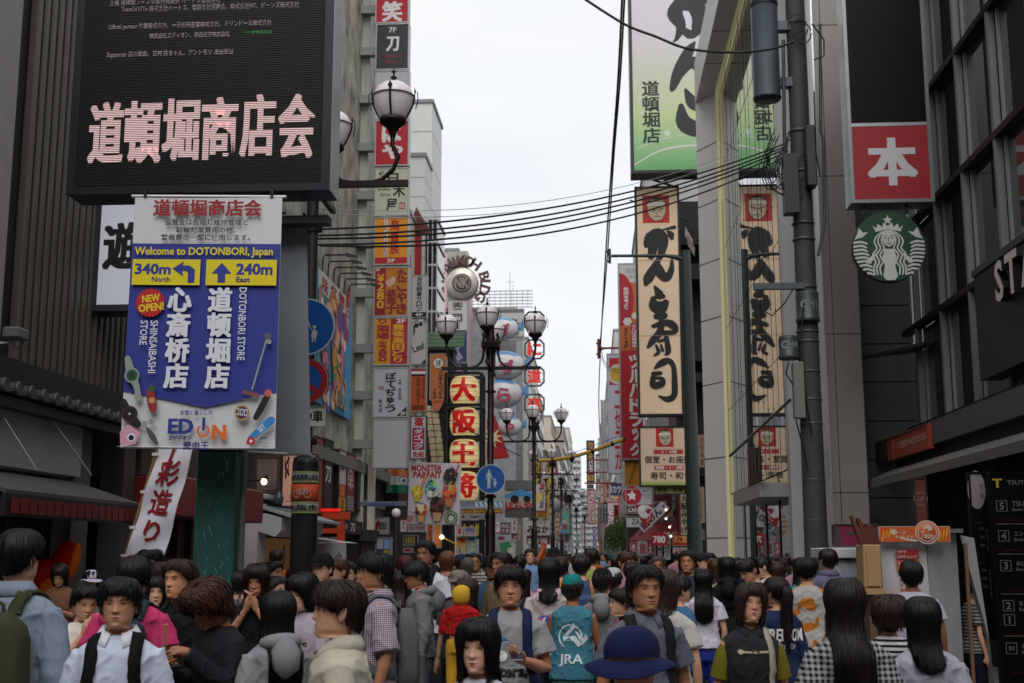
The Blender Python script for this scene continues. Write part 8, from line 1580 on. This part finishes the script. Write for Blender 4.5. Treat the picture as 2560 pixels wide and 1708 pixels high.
t,bv=who(945,1376,8.0,-72,'man in a purple and white checked shirt drawing on a straw with a grey backpack',hair='fringe',hc='#100f11',collar=True,top='#b3a9b4',pat='check',top2='#5c4454',psc=2.6,sleeve='elbow',pl='mouth',sk='#94694f',seed=12,**hi); backpack(t,bv,'grey backpack on the man in the checked shirt','#55575a',w=.32,h=.5)
t,bv=who(808,1382,11,-20,'young man in black cap, round glasses and pale pink tee',hair='short',cap='#0f1012',glasses=True,top='#a88f98',sk='#b08a78')
who(848,1393,12,-50,'man with reddish brown hair behind the glasses wearer',hair='short',hc='#4a2a1c',top='#8a8692',collar=True)
who(872,1402,12.5,0,'man in a pale shirt with dark grey collar smiling behind the checked shirt',hair='crop',top='#7d8188',collar=True); who(905,1404,14,-20,'person with brown hair half hidden by the checked shirt man',fem=True,hair='mid',hc='#2e1e18',top='#6a4a4a')
who(985,1594,9.0,-75,'small girl with pigtails in a pale yellow jacket',fem=True,hair='tied',tail='pig',hc='#14100f',top='#c9bf8c',sleeve='long',h=1.14,sk='#a87a60',seed=13,**hi)
t,bv=who(1052,1396,10.8,-80,'boy with black fringe in a grey hooded sweater carrying a yellow bag',hair='fringe',hc='#0f0e10',nod=.25,top='#68696d',sleeve='long',hood=True,pl='fwd',pr='down',sk='#8d6048',pants='#4a4f55',seed=14,**hi)
t,bv=who(1066,1353,12.5,-20,'tall man in a white polo with black vest straps and backpack',hair='crop',hc='#121112',top='#c3c4cf',collar=True,collarcol='#17181c',sk='#7d5440',h=1.88,seed=15,**hi); backpack(t,bv,'black backpack on the tall man in the white polo','#17181b',w=.40,h=.5)
who(1012,1388,14.5,180,'woman with long dark red tinted hair seen from behind',fem=True,hair='long',hc='#4a1a1c',top='#2a2226'); who(1000,1425,12.5,176,'woman with very long dark brown hair seen from behind',fem=True,hair='long',hc='#241a18',top='#4a3a38',tail=None)
t,bv=who(1166,1442,10.6,140,'woman with straight brown hair carrying a toddler on her arm',fem=True,hair='mid',hc='#2e1e18',top='#17181b',pl='carry',pr='carry',sleeve='elbow',seed=16,**hi)
# toddler on the arm
p_=at(1153,1466,10.2); T_=person(p_.x,10.2,p_.z-.98,math.radians(165),'toddler in a yellow hooded suit with a red top, carried on an arm',h=.98,hair=None,cap='#c79a2c',top='#9c1418',sleeve='long',loose=1.35,pants='#b58a28',length=1.02,pl='carry',pr='carry',hood=False,hat='x' if 0 else None,sk='#b58a70',hi=True)[0]
T_.scale=(T_.scale.x*1.22,T_.scale.x*1.22,T_.scale.z)
for c in list(T_.children):
    if c.name.startswith('brim'): bpy.data.objects.remove(c)
mb=MB(); R2=[(HZ0-.03,.075,.07,.085),(HZ0+.05,.098,.06,.112),(HZ0+.12,.106,.06,.124),(HZ0+.18,.098,.07,.112),(HZ0+.22,.075,.07,.085),(HZ0+.252,.03,.03,.03)]; loft(mb,R2,26,cy=[HCY+.01]*6); o=mb.build('hood',T_,m=GREY); setm(o,cloth('#c79a2c'))
t,bv=who(1230,1394,13,12,'man in a black cap and open denim shirt',hair='short',cap='#15161a',top='#2f4a66',sleeve='long',sk='#6f4a38',loose=1.2,h=1.73); who(1255,1386,12.6,-42,'man in a tan jacket in profile beside the black cap',hair='short',top='#75614a',sleeve='long',sk='#85583f',h=1.77)
t,bv=who(1118,1374,14,182,'fair haired man in a navy tee seen from behind with a black bag',hair='crop',hc='#5a3a24',top='#232c52',sk='#a8705c'); backpack(t,bv,'small black backpack on the fair haired man','#1a1b1e',w=.28,h=.38,det=False)
who(1168,1390,15,180,'balding man in a white shirt seen from behind',hair='bald',hc='#4a4440',top='#bcbcc4',sk='#8d6450'); who(1188,1380,17,0,'man with glasses in a striped shirt by the yellow poster',hair='crop',glasses=True,top='#8a8580',pat='hstripe',top2='#3a3836',sk='#8d6450'); who(1150,1424,11.2,-30,'man in a grey plaid flat cap',hair='short',cap='#6f6861',top='#4a4744')
who(1153,1385,18,180,'person in a navy cap near the balding man',hair='short',cap='#1d2748',top='#a9a9ae')
who(1275,1419,7.4,5,'sturdy young man in a grey tee with navy backpack straps holding a phone',hair='fringe',hc='#0e0d10',top='#8f9095',pl='down',pr='phone',sk='#a5755c',h=1.68,loose=1.25,seed=17,prints=[(.26,.30,-.02,1.17,True,lambda p:(p.poly([(.12,.52),(.16,.22),(.36,.08),(.42,.02),(.52,.07),(.72,.20),(.82,.40),(.98,.55),(.6,.56)],K('#2c6a9c')),p.c(.38,.38,.032,WT),p.h('asters,',.05,.60,.95,.80,INK,bold=.05,fx=0),p.h('inc.',.1,.84,.62,.98,INK,bold=.05)))],**hi); GT=bpy.data.objects[-1] if 0 else None
t=[o for o in C.objects if o.get('label','').startswith('sturdy young')][0]; _,bv=garment(False,'down','phone','short',True,1.25,.86); backpack(t,bv,'navy backpack with wide straps on the man in the grey tee','#1c2448',w=.32,h=.44)
who(1200,1541,5.0,-12,'young woman in the foreground with black shoulder hair and white blouse glancing left',fem=True,hair='mid',hc='#0f0d0f',top='#bfbfc8',sk='#bf9681',lip='#a0303a',seed=18,nod=.08,h=1.50,**hi)
t,bv=who(1372,1397,11,178,'woman with long black hair and white top seen from behind, floral bag straps',fem=True,hair='mid',hc='#0f0d0e',top='#b3aba8',sleeve='long',h=1.71,seed=19,**hi); backpack(t,bv,'small pink and white floral backpack','#b33a5a',w=.22,h=.22,d=.10,pat='floral',col2='#2a3a8a',ztop=1.24,strapcol='#c9a8b0',det=False)
def jra(p):
    w=K('#b9c4cc'); p.ring(.5,.36,.105,.013,w,a0=math.radians(-20),a1=math.radians(240)); p.poly([(.30,.36),(.42,.27),(.60,.10),(.63,.19),(.44,.34),(.62,.34),(.80,.50),(.70,.55),(.58,.43),(.34,.44)],w); p.poly([(.62,.25),(.70,.28),(.80,.40),(.90,.30),(.94,.40),(.82,.50),(.72,.40)],w); p.h('JRA',.22,.68,.82,.90,w,bold=.03)
t,bv=who(1430,1437,10.2,172,'man in a teal cap and teal sleeveless vest lettered on the back',hair='crop',hc='#2a2624',cap='#0f6f72',top='#3d7486',sleeve='none',loose=1.5,glasses=True,sk='#84583f',pants='#3f6a66',h=1.58,length=.84,prints=[(.34,.46,0,1.14,False,jra)],pl='fwd',pr='fwd',seed=20,**hi)
t=person(at(1452,1570,3.9).x,3.9,0,math.radians(150),'person in the foreground hidden by a wide navy ribbed sun hat',h=1.52,fem=True,hair=None,cap='#1a2456',hat='brim',brim=.078,top='#1b2036',sk='#a06a50',hi=True,seed=21,nod=.0)[0]
t.location=(at(1575,1600,3.9).x,3.9,0); [setm(c_,cloth('#141c48','hstripe','#0f1536',3.2)) for c_ in t.children if c_.name.startswith('hat')]
who(1556,1466,9.5,-78,'woman in profile with tied dark hair and a salmon jacket',fem=True,hair='tied',tail='pony',hc='#1c1514',top='#9c4c50',sleeve='long',sk='#b08870',seed=22,**hi)
t,bv=who(1609,1412,6.6,18,'middle aged man in a grey polo with a dark shoulder strap looking right',hair='short',hc='#14110f',collar=True,top='#5c606c',sk='#94664a',h=1.69,seed=23,**hi); backpack(t,bv,'dark backpack on the man in the grey polo','#1b1c1f',w=.30,h=.42)
who(1662,1420,8.2,170,'woman with a brown bob seen from behind beside the grey polo',fem=True,hair='bob',hc='#2e1e18',top='#b5b3b0'); who(1697,1440,10.6,120,'girl in a loose denim blouse facing away to the right',fem=True,hair='tied',tail='pony',hc='#151112',top='#3a5f86',sleeve='long',loose=1.6,h=1.56)
who(1719,1378,14,-14,'tanned man with short hair and a slate shirt standing at the green pole',hair='crop',hc='#151211',top='#35383f',sk='#976a50',h=1.79,seed=24,hi=True)
who(1757,1420,12.3,175,'woman in black cap, very long black hair, white tee and cobalt trousers',fem=True,hair='long',hc='#0e0d0e',cap=None,top='#bdb9c8',pants='#1f2c7c',length=.93,h=1.60,seed=25,hi=True)
def toggle(p): w=K('#a89c84'); p.stroke([(.05,.5,.03),(.1,.5,.016),(.5,.55,.012),(.9,.5,.016),(.95,.5,.03)],w); p.stroke([(.42,.45,.02),(.6,.62,.02)],K('#4a3a2c'),1)
who(1872,1461,7.2,6,'woman with brown bob and glasses puckering her lips, charcoal top with mustard sleeves',fem=True,hair='bob',hc='#2a1b15',glasses=True,collar=True,top='#26282c',sleeve='none',sk='#a87c66',seed=26,nod=-.12,tilt=.10,prints=[(.20,.06,0,1.33,True,toggle)],h=1.58,**hi); t=[o for o in C.objects if o.get('label','').startswith('woman with brown bob and glasses')][0]
for s in(-1,1):
    sh,e,w_=armpts(s,'down',True); mb=MB(); mb.tube([sh+Vector((-s*.02,0,.01)),sh.lerp(e,.2),sh.lerp(e,.5),sh.lerp(e,.80)],[.046,.055,.058,.060],14); o=mb.build('sleeve',t,m=GREY); setm(o,cloth('#6a6418'))
mb=MB(); _,bv=garment(True,'down','down','none',True,1.,.86); wrapband(mb,bv,[(.06,.06,1.46),(.075,-.06,1.43),(.10,-.12,1.3),(.12,-.13,1.1),(.13,-.13,.92)],.045); t2=thing('tote_bag','cream tote bag strap over the shoulder of the woman with glasses','bag',t.location,t.rotation_euler.z); t2.scale=t.scale; o=mb.build('strap',t2,m=GREY); setm(o,cloth('#a39c90')); MB().use(cloth('#a39c90')).box(.16,.30,-.16,.14,.55,.92,.03).build('bag',t2)
def freedom(p): p.h('FREEDOM',0,.0,1,.6,WT,bold=.05); p.h('FREEDOM',.3,.72,.75,1,K('#8d92a8'),bold=.02)
who(1942,1436,9.5,205,'woman in a navy sweatshirt with white lettering on the back and a long ponytail',fem=True,hair='tied',tail='pony',hc='#1c1413',top='#1b2748',sleeve='long',h=1.58,prints=[(.34,.16,.0,1.24,False,freedom)],seed=27,hi=True)
t,bv=who(2015,1397,12,170,'man in a white and orange patterned shirt with a black sling seen from behind',hair='short',hc='#100f10',top='#a09c98',pat='camo',top2='#a8621c',psc=.8,h=1.72,seed=28,hi=True)
who(2070,1372,14,188,'man in a lavender grey polo seen from behind in front of the display case',hair='crop',hc='#1d1513',top='#5f6079',collar=True,h=1.81); who(2005,1392,13.6,190,'woman with long dark hair and a teal blouse seen from behind',fem=True,hair='long',top='#1f6a70')
who(2110,1447,5.9,182,'woman with long dark hair in a black and white checked shirt seen from behind',fem=True,hair='long',hc='#17120f',top='#9a9a9e',pat='check',top2='#101013',psc=1.15,sleeve='elbow',loose=1.7,h=1.63,seed=29,**hi)
who(2220,1490,8,170,'person with short curly brown hair and a striped top between two dark haired women',fem=True,hair='curly',hc='#2c1c15',top='#b0aeb0',pat='hstripe',top2='#15151a',seed=30,**hi)
who(2306,1489,6.2,176,'woman with a blunt black bob in a crinkled white blouse seen from behind',fem=True,hair='mid',hc='#0d0c0e',top='#a3a0b0',sleeve='long',loose=1.5,h=1.54,seed=31,**hi)
who(2277,1402,11,172,'man in a white tee with bushy black hair standing at the stall',hair='fringe',hc='#0f0e0f',top='#a7a4b4',sleeve='short',h=1.69,sk='#6f4835',seed=32,**hi)
who(2428,1470,12.9,100,'person in a striped top half hidden behind the stall canvas',fem=True,hair='short',top='#7a7a78',pat='hstripe',top2='#26262a',pants='#10141f',h=1.5)
who(1942,1402,14.5,178,'woman with long copper brown hair seen from behind',fem=True,hair='long',hc='#35201a',top='#3a3638'); who(1882,1386,13,-60,'man with shaggy black hair bending forward, white towel round his neck',hair='fringe',nod=.5,top='#2a2c31'); who(1915,1386,14.5,-100,'man in a white shirt with a black strap across it',hair='short',top='#b9b7c0',nod=.3,sleeve='long')
who(1817,1390,14,178,'person with long black hair under a dark hood seen from behind',fem=True,hair='long',hc='#0c0b0c',top='#141417',hood=True); who(1752,1382,19,60,'man in a striped shirt and cap raising a camera',hair='short',cap='#1d1e24',top='#b0b0b8',pat='hstripe',top2='#33343c',pl='up',pr='up'); who(1772,1380,21,20,'person with rounded black hair at the foot of the portal column',hair='fringe',top='#6a6a70')
who(1790,1398,17,-40,'woman in a wine red top by the portal column',fem=True,hair='mid',top='#5c1c26')
t,bv=who(1452,1381,13,180,'man in a denim shirt with tan backpack straps seen from behind',hair='short',top='#35496a',h=1.75); 
mb=MB(); 
b2=thing('backpack','denim backpack with tan straps on the man in denim','backpack',t.location,t.rotation_euler.z); b2.scale=t.scale
for s in(-1,1): mb=MB(); wrapband(mb,bv,[(s*.06,-.10,1.40),(s*.085,.0,1.47),(s*.11,.10,1.42),(s*.13,.13,1.30)],.05); o=mb.build('strap',b2,m=GREY); setm(o,cloth('#a8744a'))
MB().use(cloth('#35496a')).box(-.15,.15,.13,.25,.95,1.33,.05).build('bag',b2)
who(1479,1370,17,180,'tall man in a lime green tee seen from behind',hair='short',top='#8d9a4a',h=1.83); who(1400,1388,13.5,180,'man in an amber yellow shirt seen from behind',hair='crop',hc='#1d1a1c',top='#b57c14'); who(1385,1367,23,-5,'man in a dark brimmed hat and sunglasses',hair='short',cap='#17171b',hat='bucket' if 0 else 'brim',glasses=True,top='#7a3a3a',h=1.86)
t,bv=who(1325,1371,22,5,'man in sunglasses and a light blue patterned shirt',hair='short',glasses=True,top='#6d86b0',h=1.84); who(1505,1420,11,175,'person in a black cap with a lime scrunchie and grey hooded sweater',fem=True,hair='short',cap='#101012',top='#77787a',hood=True,sleeve='long',h=1.62); who(1532,1418,12.2,170,'person in a white cap seen from behind',hair='short',cap='#a9a8ac',top='#4a2a3a'); who(1643,1388,15.5,0,'man with glasses and grey hair behind the middle aged man',hair='crop',hc='#3a3634',glasses=True,top='#3a3d44',sk='#7d5440'); who(1300,1420,11.8,160,'woman with long hair and a top printed with blue flowers',fem=True,hair='long',top='#8fa5c4',pat='floral',top2='#b03a3a',psc=.5,h=1.6)
who(1580,1400,13.5,176,'person with short dark hair and a maroon jacket seen from behind',hair='short',top='#4a1c2a'); who(1512,1436,13.2,168,'woman with dark brown hair seen from behind beside the teal vest',fem=True,hair='mid',hc='#1f1614',top='#7a3040')
who(1600,1440,10.5,170,'person with black hair and a pale pink top behind the salmon jacket',fem=True,hair='mid',hc='#131011',top='#8a6a72')
# held and carried things
def phone(owner,lx,ly,lz,rz,label,col='#1a1a1d',tilt=.5):
    t=thing('phone',label,'phone',owner.matrix_world@Vector((lx,ly,lz)) if 0 else Matrix.Translation(owner.location)@Matrix.Rotation(owner.rotation_euler.z,4,'Z')@(Vector((lx,ly,lz))*owner.scale.x),owner.rotation_euler.z); t.rotation_euler.x=-tilt
    MB().use(mat(col,.3)).box(-.036,.036,-.004,.004,-.07,.07,.006).build('case',t); MB().use(mat('#20242c',.1)).box(-.033,.033,-.0055,-.0045,-.062,.062).build('screen',t)
def find(s): return [o for o in C.objects if str(o.get('label','')).startswith(s)][0]
phone(find('sturdy young'),.03,-.34,1.22,0,'pale phone held by the man in the grey tee','#5a5b60',1.35); phone(find('woman in a loose brown'),0,-.34,1.24,0,'dark red phone held by the woman in the brown top','#4a1c20'); phone(find('young woman with black bob'),0,-.34,1.24,0,'pale phone held by the woman with the black bob','#9a9498')
def rel(o,v): return Matrix.Translation(o.location)@Matrix.Rotation(o.rotation_euler.z,4,'Z')@(Vector(v)*o.scale.x)
o_=OLD; t=thing('food_tray','dark boat tray of noodles with red sauce held by the older woman','food tray',rel(o_,(-.0,-.36,1.26)),o_.rotation_euler.z); MB().use(mat('#141214',.4)).box(-.12,.12,-.07,.07,0,.02,.008).build('tray',t); R_=random.Random(2)
mb=MB().use(mat('#a8714a',.5)); 
for i in range(26): a=R_.uniform(0,6); mb.tube([(R_.uniform(-.09,.09),R_.uniform(-.05,.05),.022),(R_.uniform(-.09,.09),R_.uniform(-.05,.05),.045),(R_.uniform(-.09,.09),R_.uniform(-.05,.05),.025)],.006,5)
mb.build('noodles',t)['kind']='stuff'
t=thing('chopsticks','pale wooden chopsticks pointing into the noodle tray','chopsticks',rel(o_,(.03,-.36,1.28)),o_.rotation_euler.z); 
for d in(0,.012): MB().use(mat('#c9a878',.6)).tube([(0,d,0),(.10,d-.06,.20)],.0035,6).build('stick',t)
t=thing('drinking_straw','white drinking straw at the lips of the man in the checked shirt','straw',rel(find('man in a purple'),(0,-.12,1.535)),0); MB().use(WHITE).tube([(0,0,0),(-.16,-.04,-.05)],.005,6).build('straw',t)
q=find('boy with black fringe'); t=thing('plastic_bag','translucent yellow plastic bag hanging from the hand of the boy in grey','bag',rel(q,(-.19,-.30,.98)),q.rotation_euler.z)
mb=MB().use(mat('#b5932a',.35,var=.15)); R2=[(-.42,.10,.05,.05),(-.38,.13,.07,.07),(-.2,.13,.07,.07),(-.08,.10,.05,.05),(-.02,.04,.02,.02)]; loft(mb,R2,20); mb.tube([(-.06,0,-.06),(0,0,.02),(.06,0,-.06)],.008,5); mb.build('bag',t)
t=thing('signal_flag','orange cloth flag held up above the crowd on a thin stick','flag',at(1352,1425,19)); P=[at(x,y,19)-t.location for x,y in((1356,1354),(1366,1362),(1358,1428),(1342,1405))]; cloth_sheet(t,P,K('#c05a22'),amp=.05,wave=lambda u,v:math.sin(u*6+v*5)); MB().use(GREY).tube([P[0]+Vector((-.02,0,.04)),P[0]+Vector((-.06,0,-1.0))],.010,6).build('stick',t)
# plush costume: plain red and orange rounded shape
t=thing('plush_costume','red and orange plush costume with pointed crest behind the woman in brown','costume',(at(126,1450,14.3).x,14.3,0)); rdm=cloth('#a30f10'); orm=cloth('#c2560c')
def blob(m,c,r,nm,rot=0):
    V=[];Fc=[];n=20;k=12
    for a in range(k+1):
        for b in range(n): ph=PI*a/k; th=2*PI*b/n; v=Vector((r[0]*math.sin(ph)*math.cos(th),r[1]*math.sin(ph)*math.sin(th),r[2]*math.cos(ph))); v.rotate(Matrix.Rotation(rot,3,'Y')); V.append(v+Vector(c))
    for a in range(k):
        for b in range(n): Fc.append((a*n+b,a*n+(b+1)%n,(a+1)*n+(b+1)%n,(a+1)*n+b))
    MB().use(m).add(V,Fc,True).build(nm,t)
blob(rdm,(-.02,0,.75),(.30,.28,.72),'body'); blob(rdm,(-.08,-.02,1.45),(.17,.16,.26),'head_lobe',.2); blob(rdm,(.13,0,1.68),(.13,.10,.24),'crest',.45); blob(orm,(.26,.02,1.66),(.06,.07,.22),'crest_tip',.2); blob(orm,(.10,-.12,1.30),(.19,.10,.19),'collar_ring'); blob(cloth('#8d8d86'),(.13,-.2,1.22),(.13,.05,.15),'pale_patch')
# background crowd
BG=[]; R=random.Random(41); taken=[(o.location.x,o.location.y) for o in C.objects if o.get('category')=='person']
cols=[('black','#17171a'),('white','#b3b2b8'),('grey','#6d6e73'),('navy','#222a44'),('light blue','#6f86a6'),('beige','#9a8c78'),('olive','#4c4c34'),('wine red','#5a1f2a'),('charcoal','#2c2e33'),('cream','#b5ab98'),('dark green','#27402f'),('mustard','#9a7420'),('pink','#a87a84'),('denim','#34496a'),('orange','#a8541c'),('lilac','#7d7490')]
hcs=[('black','#111013'),('black','#141214'),('dark brown','#241814'),('brown','#3a241a'),('grey','#4a4644')]
spots=[];
def okspot(x,y):
    for a,b in taken+spots:
        if abs(b-y)<.75+y*.006 and abs(a-x)<.52: return False
    for L_ in(L1,L2,L3,L4): 
        if abs(L_.location.x-x)<.5 and abs(L_.location.y-y)<.5: return False
    return True
lows=[]
for _ in range(6000):
    y=14.5+ (R.random()**1.35)*62; xl=max(-5.4,-.40*y*.9); x=R.uniform(xl,2.6 if y>30 else 3.4)
    if y<16 and x<-3.5: continue
    px,py=proj((x,y,1.7))
    if px<420 or px>2250: continue
    if okspot(x,y): spots.append((x,y))
    if len(spots)>=195: break
spots.sort(key=lambda s:s[1]); lm_=[(500,'by green column'),(880,'by nearest lamp'),(1010,'below stacked signs'),(1160,'below parfait poster'),(1260,'near second lamp'),(1345,'near third lamp'),(1420,'below apartment tower'),(1490,'below purple sign'),(1570,'by willow'),(1680,'before red stalls'),(1780,'by green pole'),(1900,'by mirrored glass'),(2300,'by utility pole')]
used={}
for i,(x,y) in enumerate(spots):
    fem=R.random()<.48; away=R.random()<.55; deg=(180 if away else 0)+R.gauss(0,32); cn,cc=R.choice(cols); hn,hcc=R.choice(hcs); st=R.choice(['long','mid','bob','tied','mid']) if fem else R.choice(['short','crop','fringe','short'])
    px=proj((x,y,1.7))[0]; w=[l for a,l in lm_ if px<=a] or [lm_[-1][1]]
    sl=R.choice(['short','long','elbow']); tail='pony' if st=='tied' and R.random()<.6 else None; cp=None; extra=''
    if R.random()<.12: cn2,cp=R.choice(cols); extra=', %s cap'%cn2
    dist='near' if y<20 else 'midway' if y<32 else 'far'
    hw={'long':'long','mid':'shoulder length','bob':'bobbed','tied':'tied','short':'short','crop':'cropped','fringe':'fringed'}[st]
    lab='%s, %s %s hair%s, %s %s, %s, %s %s'%('woman' if fem else 'man',hw,hn,extra,cn,{'short':'tee','long':'top','elbow':'shirt'}[sl],'from behind' if away else 'facing here',dist,w[0])
    if len(lab.replace(',',' ').split())>16: lab=lab.replace(extra,'')
    if lab in used: lab=lab.replace('from behind','walking away').replace('facing here','coming closer')
    if lab in used: continue
    used[lab]=1; h=(1.57 if fem else 1.70)+R.gauss(0,.055)
    person(x,y,0,math.radians(deg),lab,h=h,fem=fem,hair=st,hc=hcc,tail=tail,seed=R.randrange(2),top=cc,sleeve=sl,cap=cp,pl=R.choice(['down','down','phone','swing']) if not away else 'down',pr='down',nod=R.choice([0,0,.2]),turn=R.choice([0,.4,-.4]),sk=R.choice(['#a67c64','#9a705a','#b38a74','#8a6250']),pants=R.choice(['#1b1d24','#23283a','#3a3a3c','#14151a','#4a4640']),group='people in the crowd')
